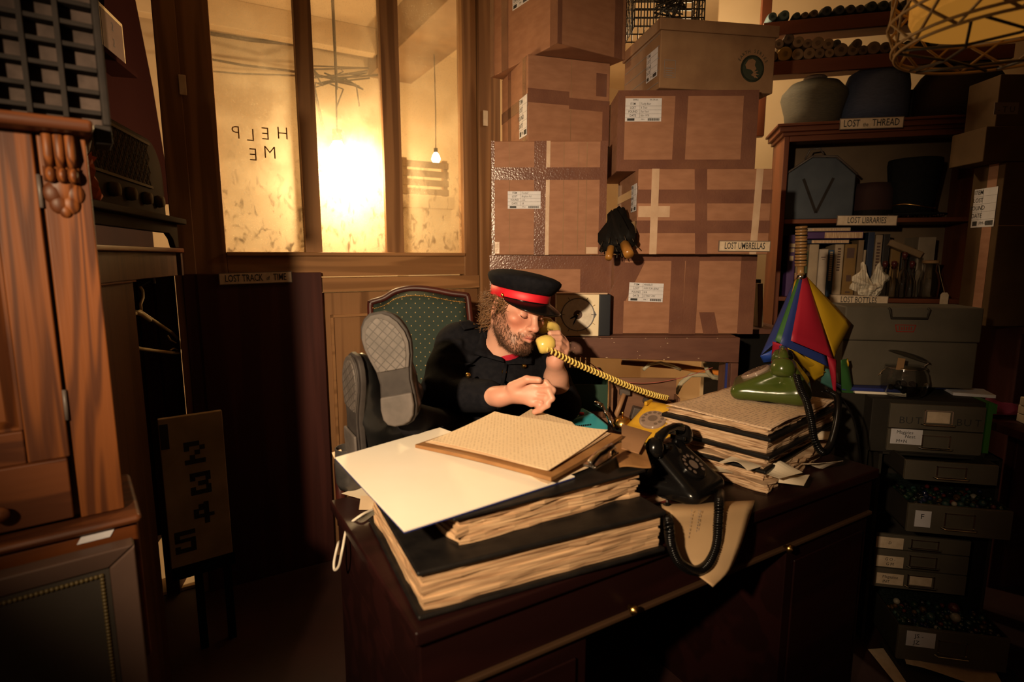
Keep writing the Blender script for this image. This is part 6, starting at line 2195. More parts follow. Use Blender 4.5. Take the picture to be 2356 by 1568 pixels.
def phone(lab, M, body, hand, dial, with_handset=True, name='rotary_telephone', s=1.0, tall=0.0, cup=0.027, hz=0.118):
    t = thing(name, lab, 'telephone', M)
    B = SDF((-0.13, -0.13, -0.012), (0.14, 0.13, 0.16), 0.0032)
    fr, rr, tp = (0.088, 0.074 * s, 0.020), (-0.080, 0.080 * s, 0.030), (-0.046, 0.055 * s, 0.078 + tall)
    for (A1, A2, ra, rb) in ((fr, tp, 0.020, 0.022), (rr, tp, 0.030, 0.022), (fr, rr, 0.020, 0.030)):
        for i in range(13):
            f = i / 12
            c_ = [A1[j] + (A2[j] - A1[j]) * f for j in range(3)]
            r_ = ra + (rb - ra) * f
            B.cap((c_[0], -c_[1], c_[2]), (c_[0], c_[1], c_[2]), r_, r_, 0.012)
    for i in range(4):
        f = i / 3
        B.cap((0.05 - f * 0.1, -0.05, 0.03 + 0.01 * f), (0.05 - f * 0.1, 0.05, 0.03 + 0.01 * f), 0.026, None, 0.01)
    B.cap((-0.03, 0, 0.035), (-0.03, 0, 0.07 + tall), 0.03, None, 0.01)
    pv, pf = B.smooth_nets(3, 0.5)
    pv[pv[:, 2] < 0.0, 2] = 0.0
    npmesh('phone_body', pv, pf, body, t)
    MB().prism([(0.10 * math.cos(a) * 0.99 + 0.004, 0.096 * s * math.sin(a)) for a in [math.radians(d_) for d_ in range(0, 360, 30)]], 0.0, 0.006).build('base_plate', MT['blackm'], t)
    ang = math.degrees(math.atan2(0.05 + tall, 0.08))
    ang = math.degrees(math.atan2(0.058 + tall, 0.134))
    Md = TR(0.042, 0, 0.0635 + tall * .41) @ RY(ang)
    MB().lathe([(0.046, -0.004), (0.046, 0.008), (0.042, 0.0118), (0.0, 0.012)], 36, Md).build('dial', dial, t, smooth=False, bevel=0.0015)
    q = MB()
    for k in range(10):
        a = math.radians(40 + k * 30)
        q.lathe([(0.0, 0.0124), (0.0062, 0.0124)], 12, Md @ TR(0.032 * math.cos(a), 0.032 * math.sin(a), 0.0))
    q.lathe([(0.0, 0.0127), (0.016, 0.0127)], 20, Md)
    q.build('dial_holes', MT['dialdark'], t)
    for sy in (-1, 1):
        q = MB()
        q.box(-0.055, sy * 0.052 - 0.006, 0.098 + tall, -0.005, sy * 0.052 + 0.006, 0.112 + tall)
        q.build('cradle', body, t, bevel=0.004)
    if with_handset:
        handset_mesh('handset', t, hand, TR(-0.03, 0, hz + tall), cup, 0.175)
    return t


zrb = ZD + 0.0008 + 0.028
bp = PZ(1588, 1150, zrb)
MBK = frame(V((bp.x - 0.012, bp.y + 0.07, zrb + 0.001)), V((0.72, -0.69, 0))) @ Matrix.Scale(0.84, 4)
bkp = phone('black rotary telephone on the dull red book at the desk edge', MBK, MT['black'], MT['black'], MT['black'], tall=0.035)
q = MB()
a_ = MBK.inverted()
q.tube(smooth_pts([a_ @ P(1520, 1062, 1.36), a_ @ P(1507, 1075, 1.345), a_ @ P(1511, 1100, 1.34), a_ @ P(1530, 1130, 1.345), a_ @ P(1536, 1160, 1.34)]), 0.0035, 8)
q.build('cord_end', MT['toolgrey'], bkp, smooth=True)


def coil(pts, rad, wire, turns_per_m, n=10):
    pp = smooth_pts(pts, 20)
    ln = [0.0]
    for i in range(1, len(pp)):
        ln.append(ln[-1] + (pp[i] - pp[i - 1]).length)
    tot = ln[-1]
    N = int(tot * turns_per_m * n)
    out = []
    j = 0
    up = V((0.3, 0.2, 0.9)).normalized()
    for k in range(N):
        s_ = tot * k / N
        while j < len(ln) - 2 and ln[j + 1] < s_:
            j += 1
        f = (s_ - ln[j]) / max(ln[j + 1] - ln[j], 1e-9)
        c = pp[j].lerp(pp[j + 1], f)
        t = (pp[j + 1] - pp[j]).normalized()
        u = (up - t * up.dot(t)).normalized()
        w = t.cross(u)
        a = 2 * math.pi * k / n
        out.append(c + u * (rad * math.cos(a)) + w * (rad * math.sin(a)))
    return MB().tube(out, wire, 5)


d_f = lambda px, py, off: PN(px, py, MDK @ V((0, -off, 0)), MDK.to_3x3() @ V((0, 1, 0)))
cpts = [PZ(1658, 1132, ZD + 0.012), d_f(1655, 1150, 0.012), d_f(1652, 1200, 0.035), d_f(1648, 1250, 0.045), d_f(1630, 1295, 0.05), d_f(1600, 1312, 0.05), d_f(1565, 1295, 0.048), d_f(1545, 1255, 0.045), d_f(1538, 1200, 0.035), PZ(1535, 1165, ZD + 0.03)]
o = coil(cpts, 0.0085, 0.0030, 200).build('coiled_cord', MT['black'], bkp, smooth=True)
o.data.transform(MBK.inverted())
# sheet hanging over the front edge
g_top = [PZ(1540, 1150, ZD + 0.003), PZ(1736, 1148, ZD + 0.003)]
rows_ = []
for (pl, pr_, off) in (((1520, 1158), (1737, 1150), None), ((1524, 1172), (1734, 1160), 0.006), ((1530, 1215), (1722, 1200), 0.014), ((1545, 1258), (1703, 1258), 0.012), ((1566, 1290), (1680, 1310), 0.016), ((1592, 1315), (1640, 1350), 0.03)):
    if off is None:
        rows_.append((PZ(*pl, ZD + 0.004), PZ(*pr_, ZD + 0.004)))
    else:
        rows_.append((d_f(*pl, off), d_f(*pr_, off + 0.045 * min(1.0, (pr_[1] - 1150) / 110))))
lp_ = smooth_pts([r[0] for r in rows_], 4)
rp_ = smooth_pts([r[1] for r in rows_], 4)
m = MB()
nn = len(lp_) - 1
fwd = MDK.to_3x3() @ V((0, -1, 0))
m.surf(10, nn, lambda u, v: tuple(lp_[round(v * nn)].lerp(rp_[round(v * nn)], u) + fwd * (0.014 * math.sin(u * math.pi) * v)))
lo_ = rows_[0][0]
m.v = [tuple(V(v) - lo_) for v in m.v]
hs = m.build('hanging_sheet', mat('cream_hanging_sheet', (0.60, 0.40, 0.22), 0.7, (0.52, 0.33, 0.17), 5), None, smooth=True, solid=0.0006)
hs.location = lo_
tag(hs, 'cream sheet hanging curled over the front edge of the desk', 'paper')
q = MB()
for (x0_, y0_, x1_, y1_) in ((1592, 1172, 1584, 1240), (1608, 1172, 1602, 1225), (1612, 1172, 1604, 1255), (1628, 1240, 1618, 1262), (1672, 1210, 1666, 1240)):
    for k in range(8):
        a0, a1 = k / 8, (k + 0.6) / 8
        A1 = d_f(x0_ + (x1_ - x0_) * a0, y0_ + (y1_ - y0_) * a0, 0.0285) - lo_
        A2 = d_f(x0_ + (x1_ - x0_) * a1, y0_ + (y1_ - y0_) * a1, 0.0285) - lo_
        q.cyl(A1, A2, 0.0005, None, 4)
q.build('faint_writing', MT['ink2'], hs)

# ledger pile on the right
FC = V((0.655, 1.385, 0))
XD = V((0.745, 0.667, 0)).normalized()
MR = frame(V((FC.x, FC.y, ZD)), XD)
WR, DR = 0.47, 0.31


def loose(lab, z0, x, y, w, d, a, m='old', n=3, th=0.005, grp='ragged papers in the right hand pile'):
    t = thing('loose_papers', lab, 'papers', MR @ TR(x, y, z0) @ RZ(a), grp)
    pageblock('sheets', t, w, d, th, MT[m], n, 0.015, seg=16, wave=0.0012)
    return t


loose('lowest ragged papers of the right hand pile, corners over the desk edge', 0.001, 0.0, -0.012, WR - 0.03, DR + 0.01, 2, 'pages2', 5, 0.022)
loose('crumpled grey papers second from the bottom of the right hand pile', 0.0255, 0.012, 0.004, WR - 0.05, DR - 0.01, -3, 'pages2', 5, 0.024)
ledger('thin black ledger low in the right hand pile among loose papers', MR @ TR(0.012, 0.012, 0.052) @ RZ(2), WR - 0.05, DR - 0.02, 0.014, 0.010, 'pages2', 0.006, tc=False, layers=2)
loose('frayed papers between the two right hand ledgers', 0.0675, 0.02, 0.008, WR - 0.04, DR - 0.015, -1, 'pages2', 5, 0.026)
ledger('thick black ledger with split page edges in the right hand pile', MR @ TR(0.0, 0.0, 0.096), WR, DR, 0.060, 0.012, 'pages2', 0.007, layers=6)
# open top book
tb = thing('open_ledger', 'open ledger of old handwriting on top, carrying the green telephone', 'book', MR @ TR(0, 0, 0.157))
pageblock('page_block', tb, WR - 0.01, DR, 0.016, MT['pages2'], 5, 0.010, seg=18)
m = MB()


def topsheet(u, v):
    e = 0.006 * noise.noise(V((u * 9, v * 9, 3.3)))
    x = u * (WR - 0.014) + (e if u in (0.0, 1.0) else 0)
    y = v * (DR - 0.004) + (e if v in (0.0, 1.0) else 0)
    z = 0.0175 + 0.007 * math.exp(-((u - 0.02) / 0.12) ** 2) * (v) + 0.004 * math.sin(u * 6.0) * (1 - v) * 0.5 + 0.006 * max(0, 0.18 - v) / 0.18 * math.sin(u * 7)
    return (x, y, z)


m.surf(30, 20, topsheet)
m.build('written_page', MT['written'], tb, smooth=True, solid=0.0006)
for k, (x, y, a, lab) in enumerate(((0.10, -0.03, 12, 'torn white slip poking out of the right hand pile over the edge'), (0.27, -0.04, -28, 'white folded corner hanging off the right hand pile'), (0.0, 0.15, 70, 'crumpled white slip beside the black telephone'), (0.42, 0.02, 30, 'crumpled page stub at the far end of the right hand pile'), (0.06, -0.01, -15, 'dog-eared slip jutting from the front corner of the right hand pile'), (0.33, -0.015, 8, 'yellowed slip jutting from the long side of the right hand pile'), (-0.005, 0.07, 80, 'white scrap fanned out on the near side of the right hand pile'))):
    o = MB().surf(8, 8, lambda u, v: ((u - .5) * .09, (v - .5) * .06, 0.010 * math.sin(u * 5 + k) * v + 0.005)).build('torn_slip', MT['old2'], solid=0.0006)
    o.matrix_world = MR @ TR(x, y, (0.023, 0.023, 0.026, 0.06, 0.05, 0.092, 0.066)[k]) @ RZ(a) @ RX((-6, -30, 4, 10, 5, -8, 3)[k])
    tag(o, lab, 'paper')
ztop_ = ZD + 0.157 + 0.0185
pL_, pR_ = PZ(1706, 916, ztop_), PZ(1888, 934, ztop_)
mid = (pL_ + pR_) / 2
xd = (pL_ - pR_)
Mg = frame(V((mid.x, mid.y + 0.07, ztop_ + 0.002)), V((xd.x, xd.y, 0)))
gp = phone('glossy olive green rotary telephone on the open ledger', Mg, MT['gphone'], MT['gphone'], MT['dial'], cup=0.034, hz=0.108, tall=0.012)
iv = Mg.inverted()
cp = [P(1832, 862, 1.50), P(1842, 895, 1.47), P(1856, 925, 1.44), P(1866, 965, 1.40), P(1874, 1010, 1.375), P(1890, 1038, 1.38), P(1908, 1028, 1.42), P(1922, 985, 1.50), P(1928, 945, 1.58), P(1925, 912, 1.66), P(1902, 898, 1.70)]
o = coil([iv @ p for p in cp], 0.0075, 0.0027, 190).build('coiled_cord', MT['black'], gp, smooth=True)
o = MB().tube(smooth_pts([iv @ p for p in (P(1890, 900, 1.68), P(1930, 910, 1.68), P(1962, 960, 1.66), P(1975, 1020, 1.66), P(1985, 1100, 1.7))]), 0.0028, 6).build('line_cord', MT['black'], gp, smooth=True)

# rainbow umbrella standing behind the ledgers
du = 1.93
uT, uF = P(1844, 520, du), P(1842, 636, du)
base_u = V((P(1862, 900, du + 0.02).x, du + 0.03, 0.0))
um = thing('rainbow_umbrella', 'half-folded rainbow umbrella with a ringed bamboo handle, upright behind the ledgers', 'umbrella', TR(*base_u))
L_ = lambda p: V(p) - base_u
MB().tube([L_(uF), L_((base_u.x, base_u.y, 0.002))], 0.006, 10).build('shaft', MT['toolgrey'], um, smooth=True)
q = MB()
N_ = 13
for k in range(N_):
    a_, b_ = L_(uT).lerp(L_(uF), k / N_ * .8), L_(uT).lerp(L_(uF), (k + 0.9) / N_ * .8)
    q.tube([a_, a_.lerp(b_, .12), a_.lerp(b_, .85), b_], [0.0165, 0.019, 0.0185, 0.0155], 18)
q.tube([L_(uT).lerp(L_(uF), .8), L_(uF)], 0.011, 12)
q.build('bamboo_handle', MT['bamboo'], um, smooth=True)
q = MB()
for k in range(6):
    a_ = L_(uT).lerp(L_(uF), (k * 2 + 1) / N_ * .8)
    q.tube([a_ - V((0, 0, 0.0015)), a_ + V((0, 0, 0.0015))], 0.0195, 18)
q.build('handle_ring', MT['blackm'], um)
MB().tube([L_(uF) + V((0, 0, 0.012)), L_(uF) + V((0, 0, -0.012))], 0.019, 18).build('collar', MT['chrome'], um, smooth=True)


def cloth_panel(name, mm, pts, dz=0.012, nn=8):
    """four pixel corners with depths: a draped gore"""
    cs = [L_(P(*p)) for p in pts]
    MB().surf(nn, nn, lambda u, v: tuple(cs[0].lerp(cs[1], u).lerp(cs[3].lerp(cs[2], u), v) + V((0, -dz * math.sin(u * math.pi) * math.sin(min(1, v * 1.1) * math.pi), 0)))).build(name, mm, um, solid=0.0012, smooth=True)


d0 = du
cloth_panel('yellow_gore', MT['uyellow'], [(1858, 637, d0), (1848, 637, d0 - .012), (1918, 822, d0 - .10), (1959, 744, d0 - .02)])
cloth_panel('red_gore', MT['ured'], [(1857, 637, d0 - .014), (1847, 637, d0 - .015), (1820, 783, d0 - .15), (1920, 825, d0 - .105)], 0.015)
cloth_panel('red_gore_tail', MT['ured'], [(1902, 815, d0 - .102), (1925, 828, d0 - .10), (1924, 905, d0 - .09), (1918, 905, d0 - .09)])
cloth_panel('blue_gore', MT['ublue'], [(1848, 637, d0 - .014), (1841, 637, d0 - .012), (1795, 790, d0 - .13), (1910, 845, d0 - .09)], 0.008)
cloth_panel('green_gore', MT['ugreen'], [(1842, 637, d0 - .012), (1834, 640, d0 - .008), (1783, 782, d0 - .10), (1806, 795, d0 - .12)], 0.008)
cloth_panel('yellow_gore', MT['uyellow'], [(1835, 640, d0 - .008), (1828, 645, d0 - .004), (1815, 700, d0 - .05), (1818, 740, d0 - .08)], 0.004)
cloth_panel('blue_gore', MT['ublue'], [(1829, 645, d0 + .0), (1824, 650, d0 + .01), (1749, 818, d0 - .02), (1790, 782, d0 - .06)], 0.012)
cloth_panel('blue_underside', mat('bright_blue_nylon', (0.015, 0.05, 0.3), 0.5), [(1749, 818, d0 - .02), (1785, 800, d0 - .03), (1790, 830, d0 - .01), (1757, 834, d0 - .0)])
cloth_panel('red_gore', MT['ured'], [(1778, 785, d0 - .05), (1800, 792, d0 - .08), (1815, 840, d0 - .02), (1774, 835, d0 - .02)])
cloth_panel('yellow_underside', MT['uyellow'], [(1797, 795, d0 - .09), (1820, 800, d0 - .10), (1900, 855, d0 - .06), (1875, 870, d0 - .0)])
cloth_panel('yellow_underside', MT['uyellow'], [(1850, 812, d0 - .08), (1898, 838, d0 - .07), (1895, 862, d0 - .05), (1870, 880, d0 - .02)])
cloth_panel('teal_underside', MT['uteal'], [(1893, 845, d0 - .05), (1910, 850, d0 - .05), (1925, 900, d0 - .03), (1888, 880, d0 - .02)])
cloth_panel('green_gore', MT['ugreen'], [(1935, 828, d0 - .06), (1950, 824, d0 - .03), (1968, 925, d0 + .02), (1935, 905, d0 + .02)])
cloth_panel('yellow_gore', MT['uyellow'], [(1944, 825, d0 - .03), (1951, 824, d0 - .028), (1950, 850, d0 - .018), (1946, 848, d0 - .018)])
q = MB().box(-0.006, -0.001, -0.05, 0.006, 0.001, 0.0, TR(*L_(P(1798, 795, d0 - .115))) @ RY(8))
q.build('closing_strap', MT['ublue'], um)
MB().sphere(L_(P(1799, 797, d0 - .119)), (0.005, 0.003, 0.005), 12, 8).build('snap', MT['chrome'], um, smooth=True)

# objects beyond the desk on a dark side table
zt_ = ZD - 0.004
t = thing('side_table', 'dark side table beyond the desk under the clutter of tools', 'table', MDK)
MB().prism([(0.75, 0.588), (1.24, 0.588), (1.24, 0.68), (1.0, 0.80), (0.75, 0.80)], zt_ - 0.03, zt_).build('table_top', MT['desk'], t, bevel=0.002)
for a, b in ((0.77, 0.60), (1.19, 0.60), (0.77, 0.75), (0.98, 0.75)):
    MB().box(a, b, 0, a + 0.035, b + 0.035, zt_ - 0.0305).build('leg', MT['desk'], t)
# yellow phone body
yp = PZ(1510, 985, ZD)
MY = frame(V((0.50, 1.87, ZD + 0.001)), V((-0.62, -0.78, 0)))
yl = phone('mustard yellow rotary telephone without its handset beside the open ledger', MY, MT['yphone'], MT['yphone'], MT['dial'], False, s=0.86)
# teal adding machine
M5 = frame(V((0.185, 1.865, ZD + 0.002)), V((0.94, 0.34, 0)))
tm = thing('adding_machine', 'teal enamel adding machine with cream keys and a chrome lever', 'machine', M5)
hm = P(1350, 948, 1.91).z - ZD - 0.004
MB().prism([(0.0, 0.0), (0.165, 0.0), (0.165, hm * .3), (0.105, hm), (0.02, hm * .80), (0.0, hm * .72)], -0.085, 0.0, RX(90)).build('machine_case', MT['teal'], tm, bevel=0.007, seg=3)
q = MB()
for k in range(9):
    q.box(0.035 + k * 0.007, -0.0015, hm * .42, 0.039 + k * 0.007, 0.002, hm * .50)
q.build('slot', MT['blackm'], tm)
for r_ in range(2):
    for k in range(4):
        MB().lathe([(0.0, 0.010), (0.008, 0.009), (0.009, 0.004), (0.006, 0.0)], 14, TR(0.0 + k * 0.021 + 0.006, 0.022 + r_ * 0.03, hm * (0.74 + 0.05 * k))).build('key', MT['white'] if k < 3 else MT['red'], tm, smooth=True)
im = M5.inverted()
q = MB()
la, lb, lc_ = im @ P(1411, 982, 1.86), im @ P(1386, 934, 1.93), im @ P(1368, 925, 1.94)
q.tube([la, lb], 0.006, 8)
q.tube([lb, lc_], [0.010, 0.009], 8)
q.build('lever', MT['chrome'], tm, smooth=True)
# brass bell
bp_ = V((P(1432, 975, 1.95).x, 1.95, ZD))
bl = thing('desk_bell', 'brass desk bell between the chrome lever and yellow telephone', 'bell', TR(bp_.x, bp_.y, ZD + 0.001))
MB().lathe([(0.036, 0.0), (0.036, 0.006), (0.03, 0.008), (0.03, 0.012)], 24).build('bell_base', MT['blackm'], bl)
MB().lathe([(0.034, 0.0125), (0.033, 0.024), (0.026, 0.038), (0.014, 0.046), (0.0, 0.048)], 24).build('dome', MT['brass'], bl, smooth=True)
MB().lathe([(0.003, 0.048), (0.003, 0.058), (0.007, 0.06), (0.0, 0.065)], 12).build('plunger', MT['brass'], bl, smooth=True)
# open wooden drawer with tools
dq = V((P(1406, 946, 2.02).x, 2.02, zt_))
MD2 = frame(V((dq.x, dq.y, zt_ + 0.001)), V((1.0, -0.06, 0)))
wd_ = 0.25
bx_ = thing('tool_box', 'open brown wooden box of worn tools under the shelf apron', 'box', MD2)
MB().box(0, 0, 0, wd_, 0.085, 0.006).build('box_bottom', MT['drawerwood'], bx_)
MB().box(0, 0, 0.0062, wd_, 0.007, 0.022).build('box_front', MT['drawerwood'], bx_, bevel=0.001)
MB().hexa([(0, 0.0072, 0.0062), (0.007, 0.0072, 0.0062), (0.007, 0.085, 0.0062), (0, 0.085, 0.0062)], [(0.0, 0.0072, 0.135), (0.007, 0.0072, 0.135), (0.007, 0.085, 0.16), (0.0, 0.085, 0.16)]).build('box_side', MT['drawerwood'], bx_)
MB().box(0.0072, 0.0775, 0.0062, wd_, 0.085, 0.16).build('box_back', MT['drawerwood'], bx_)
MB().box(wd_ - 0.007, 0.0072, 0.0062, wd_, 0.0773, 0.10).build('box_side', MT['drawerwood'], bx_)
tl = thing('hammer', 'wooden tool handle standing in the open brown box', 'tool', MD2)
MB().tube([V((0.014, 0.014, 0.012)), V((0.052, 0.045, 0.105))], [0.010, 0.009], 10).build('handle', MT['toolwood'], tl, smooth=True)
MB().box(-0.02, -0.01, -0.012, 0.02, 0.01, 0.012, TR(0.055, 0.05, 0.112)).build('hammer_head', MT['toolgrey'], tl, bevel=0.003)
for k, (lab, x, z, w_, h_, mm, a) in enumerate((('worn plane iron lying in the open brown box', 0.085, 0.03, 0.05, 0.05, 'toolgrey', 14), ('dark worn block in the open brown box', 0.15, 0.032, 0.06, 0.052, 'toolgrey', -8), ('rounded grey stone in the open brown box', 0.115, 0.082, 0.03, 0.028, 'cell', 0), ('brass strip across the tools in the open box', 0.13, 0.098, 0.04, 0.006, 'brass', 4), ('pale brown rule in the open brown box', 0.20, 0.075, 0.045, 0.01, 'toolwood', 30))):
    q = MB()
    if 'stone' in lab:
        q.sphere((0, 0, 0), (w_ / 2, 0.018, h_ / 2), 14, 9)
    else:
        q.box(-w_ / 2, -0.02, -h_ / 2, w_ / 2, 0.02, h_ / 2)
    o = q.build('stone' if 'stone' in lab else ('rule' if 'rule' in lab else 'tool_block'), MT[mm], bevel=0 if 'stone' in lab else 0.004, smooth='stone' in lab)
    o.matrix_world = MD2 @ TR(x + 0.02, 0.042, z) @ RY(a)
    tag(o, lab, 'tool')
# pen tray with counters, green crate
M6 = frame(V((0.215, 2.0, zt_ + 0.001)), (1, 0.0, 0))
ty = thing('wooden_tray', 'shallow wooden tray of round counters beside the forearm', 'tray', M6)
MB().box(0, 0, 0, 0.135, 0.09, 0.006).build('tray_bottom', MT['toolwood'], ty)
for a in ((0, 0, 0.135, 0.006), (0, 0.084, 0.135, 0.09), (0, 0.0062, 0.006, 0.0838), (0.129, 0.0062, 0.135, 0.0838)):
    MB().box(a[0], a[1], 0.0062, a[2], a[3], 0.03).build('tray_side', MT['drawerwood'], ty)
for k, (x, y) in enumerate(((0.03, 0.03), (0.07, 0.025), (0.1, 0.05), (0.045, 0.065), (0.085, 0.07))):
    o = MB().lathe([(0.0, 0.0), (0.011, 0.0), (0.0125, 0.004), (0.011, 0.008), (0.0, 0.009)], 16).build('counter', MT['toolwood'], smooth=True)
    o.matrix_world = M6 @ TR(x, y, 0.007)
    tag(o, 'round wooden counter in the shallow tray beside the forearm', 'counter', 'wooden counters in the tray')
gcx = P(1300, 870, 2.2).x
gc = thing('green_crate', 'dark green plastic crate on the lower shelf behind the forearm', 'crate', TR(gcx - 0.03, 2.19, 0.6615))
gh = P(1330, 866, 2.2).z - 0.6615
for nm, a in (('crate_bottom', (0, 0, 0, 0.2, 0.2, 0.006)), ('crate_front', (0, 0, 0.0062, 0.2, 0.005, gh - 0.03)), ('crate_back', (0, 0.195, 0.0062, 0.2, 0.2, gh)), ('crate_side', (0, 0.0052, 0.0062, 0.005, 0.1948, gh)), ('crate_side', (0.195, 0.0052, 0.0062, 0.2, 0.1948, gh))):
    MB().box(*a).build(nm, MT['greencrate'], gc, bevel=0.001)
MB().box(-0.004, -0.004, gh, 0.204, 0.204, gh + 0.008).v and None
# strings and small things
o = MB().tube(smooth_pts([P(1332, 815, 2.1), P(1362, 838, 2.08), P(1395, 860, 2.06), P(1440, 878, 2.06), P(1500, 880, 2.06), P(1570, 868, 2.08), P(1640, 845, 2.105)]), 0.0016, 5).build('pink_wire', mat('pink_wire', (0.35, 0.1, 0.08), 0.5), smooth=True)
tag(o, 'thin pink wire sagging below the shelf apron', 'wire')
for lab, cs, mm in (('black card file lying in front of the yellow telephone', [(1425, 1062), (1490, 1085), (1570, 1010), (1500, 990)], 'ledger'), ('grey card beside the black telephone', [(1488, 1015), (1520, 1030), (1560, 1005), (1525, 990)], 'bluegrey')):
    sheet('card_file', lab, [PZ(a, b, ZD + (0.008 if 'black' in lab else 0.02)) for a, b in cs], MT[mm], lambda u, v: 0.0, 0.006, 'card')
o = MB().box(-0.03, -0.012, 0, 0.03, 0.012, 0.01).build('metal_clasp', MT['chrome'], bevel=0.002)
o.matrix_world = frame(PZ(1495, 1030, ZD + 0.03), V((0.8, 0.5, 0)))
tag(o, 'crinkled silver clasp between the clipboard and black telephone', 'clasp')

# ================================================================ armchair
MA_ = frame(V((P(965, 700, 2.22).x, 2.22, 0.0)), (1, 0.10, 0))
MA2 = MA_ @ RX(-4)
ao = lambda px, py, n=0.0: on(MA2, px, py, n)
ch = thing('armchair', 'green dotted armchair with a dark red wooden frame behind the man', 'armchair', MA2)
outer = [ao(*p) for p in ((852, 900), (848, 760), (846, 700), (852, 689), (880, 680), (905, 665), (935, 657), (965, 656), (1000, 660), (1040, 668), (1072, 672), (1081, 678), (1085, 700), (1092, 780), (1098, 900))]
cxm = sum(p[0] for p in outer) / len(outer)
zbase = 0.5
op = smooth_pts([V((p[0], 0, p[1])) for p in outer], 5)
op = [V((op[0].x, 0, zbase))] + op + [V((op[-1].x, 0, zbase))]
m = MB()
nn = len(op)
inner = []
for i, p in enumerate(op):
    t = (op[min(i + 1, nn - 1)] - op[max(i - 1, 0)]).normalized()
    nrm = V((t.z, 0, -t.x))
    inner.append(p + nrm * 0.024)
rg = []
for a, b in zip(op, inner):
    mid_ = (a + b) / 2
    rg.append([tuple(a + V((0, -0.012, 0))), tuple(mid_ + V((0, -0.020, 0))), tuple(b + V((0, -0.012, 0))), tuple(b + V((0, 0.03, 0))), tuple(a + V((0, 0.03, 0)))])
m.rings(rg)
m.build('back_frame', MT['armwood'], ch, smooth=True)
xs_i = [p.x for p in inner]
x0_, x1_ = min(xs_i), max(xs_i)


def zt_in(x):
    best = zbase
    for i in range(len(inner) - 1):
        a, b = inner[i], inner[i + 1]
        if min(a.x, b.x) <= x <= max(a.x, b.x) and abs(a.x - b.x) > 1e-6:
            best = max(best, a.z + (b.z - a.z) * (x - a.x) / (b.x - a.x))
    return best


def cush(u, v):
    x = x0_ + 0.004 + u * (x1_ - x0_ - 0.008)
    zt__ = max(zt_in(x), zbase + 0.55)
    z = zbase + v * (zt__ - zbase)
    e = min(1, min(u, 1 - u) * 9) * min(1, (1 - v) * 12)
    return (x, -0.008 - 0.035 * math.sin(min(1, e) * math.pi / 2) - 0.02 * math.sin(u * math.pi), z)


MB().surf(40, 30, cush).build('back_cushion', MT['dots'], ch, smooth=True, solid=0.02)
q = MB()
for k in range(64):
    u = (k + 0.5) / 64
    x, y, z = cush(u, 0.975)
    q.sphere((x, y - 0.003, z), 0.0028, 6, 4)
q.build('tack', MT['brass'], ch, smooth=True)
iA = MA2.inverted()
zs_ = 0.47
MB().box(x0_ - 0.02, -0.52, zs_ - 0.10, x1_ + 0.02, -0.05, zs_).build('seat', MT['dots'], ch, bevel=0.02)
for s_, xx in ((-1, x0_ - 0.03), (1, x1_ + 0.03)):
    q = MB().tube([V((xx, -0.02, 0.66)), V((xx + s_ * .03, -0.25, 0.67)), V((xx + s_ * .03, -0.42, 0.65)), V((xx + s_ * 0.02, -0.44, 0.45))], 0.018, 10)
    q.build('arm', MT['armwood'], ch, smooth=True)
    for yy in (-0.48, -0.02):
        MB().tube([V((xx, yy, zs_ - 0.02)), V((xx, yy, 0.035))], [0.022, 0.014], 10).build('leg', MT['armwood'], ch, smooth=True)

# ================================================================ the man
HC = P(1189, 712, 1.80)
RH = (Matrix.Rotation(math.radians(14), 3, 'Y') @ Matrix.Rotation(math.radians(36), 3, 'Z') @ Matrix.Rotation(math.radians(4), 3, 'X'))
RN = np.array(RH)
HCn = np.array(HC)
h = lambda x, y, z: HCn + RN @ np.array((x, y, z))      # x his left, y back, z up
man = thing('person', 'man in dark uniform coat and peaked cap, feet up on the desk, telephoning', 'person', TR(0, 0, 0))
N0 = P(1150, 826, 1.885)
Pv = P(1082, 1010, 1.98)
CH = P(1140, 885, 1.88)
SR_, ER_, WR_ = P(1046, 800, 1.86), P(1016, 905, 1.74), P(1150, 912, 1.605)
SL_, EL_, WL_ = P(1258, 855, 1.95), P(1292, 928, 1.86), P(1277, 830, 1.74)
S = SDF((-0.42, 1.45, 0.78), (0.28, 2.12, 1.36), 0.0026)
# skull and face
S.ell(h(0, .018, .035), (.074, .094, .085), RN, .02)
S.ell(h(0, -.030, -.040), (.060, .060, .076), RN, .03)
S.cap(h(-.050, .004, -.050), h(-.024, -.058, -.096), .022, .019, .03)
S.cap(h(.050, .004, -.050), h(.024, -.058, -.096), .022, .019, .03)
S.cap(h(-.012, -.068, -.098), h(.012, -.068, -.098), .020, None, .025)
S.ell(h(0, -.050, .052), (.056, .046, .042), RN, .025)
for s_ in (-1, 1):
    S.ell(h(s_ * .044, -.062, -.016), (.024, .022, .018), RN, .02)
S.cap(h(-.040, -.078, .026), h(-.010, -.090, .020), .0125, .012, .016)
S.cap(h(.040, -.078, .026), h(.010, -.090, .020), .0125, .012, .016)
for s_ in (-1, 1):
    S.ell(h(s_ * .032, -.094, .007), (.017, .014, .0105), RN, .010, 's')
    S.ell(h(s_ * .032, -.0765, .004), (.0155, .0135, .0115), RN, .004)
S.cap(h(0, -.090, .018), h(0, -.112, -.026), .0078, .0115, .012)
S.ell(h(0, -.1135, -.029), (.0125, .0115, .010), RN, .008)
for s_ in (-1, 1):
    S.ell(h(s_ * .0125, -.101, -.033), (.0085, .0105, .0075), RN, .006)
    S.ell(h(s_ * .0065, -.1075, -.0405), (.0036, .005, .0045), RN, .003, 's')
S.ell(h(0, -.090, -.057), (.030, .012, .018), RN, .014)
S.cap(h(-.017, -.0975, -.0585), h(0, -.1045, -.0555), .0052, .0062, .006)
S.cap(h(.017, -.0975, -.0585), h(0, -.1045, -.0555), .0052, .0062, .006)
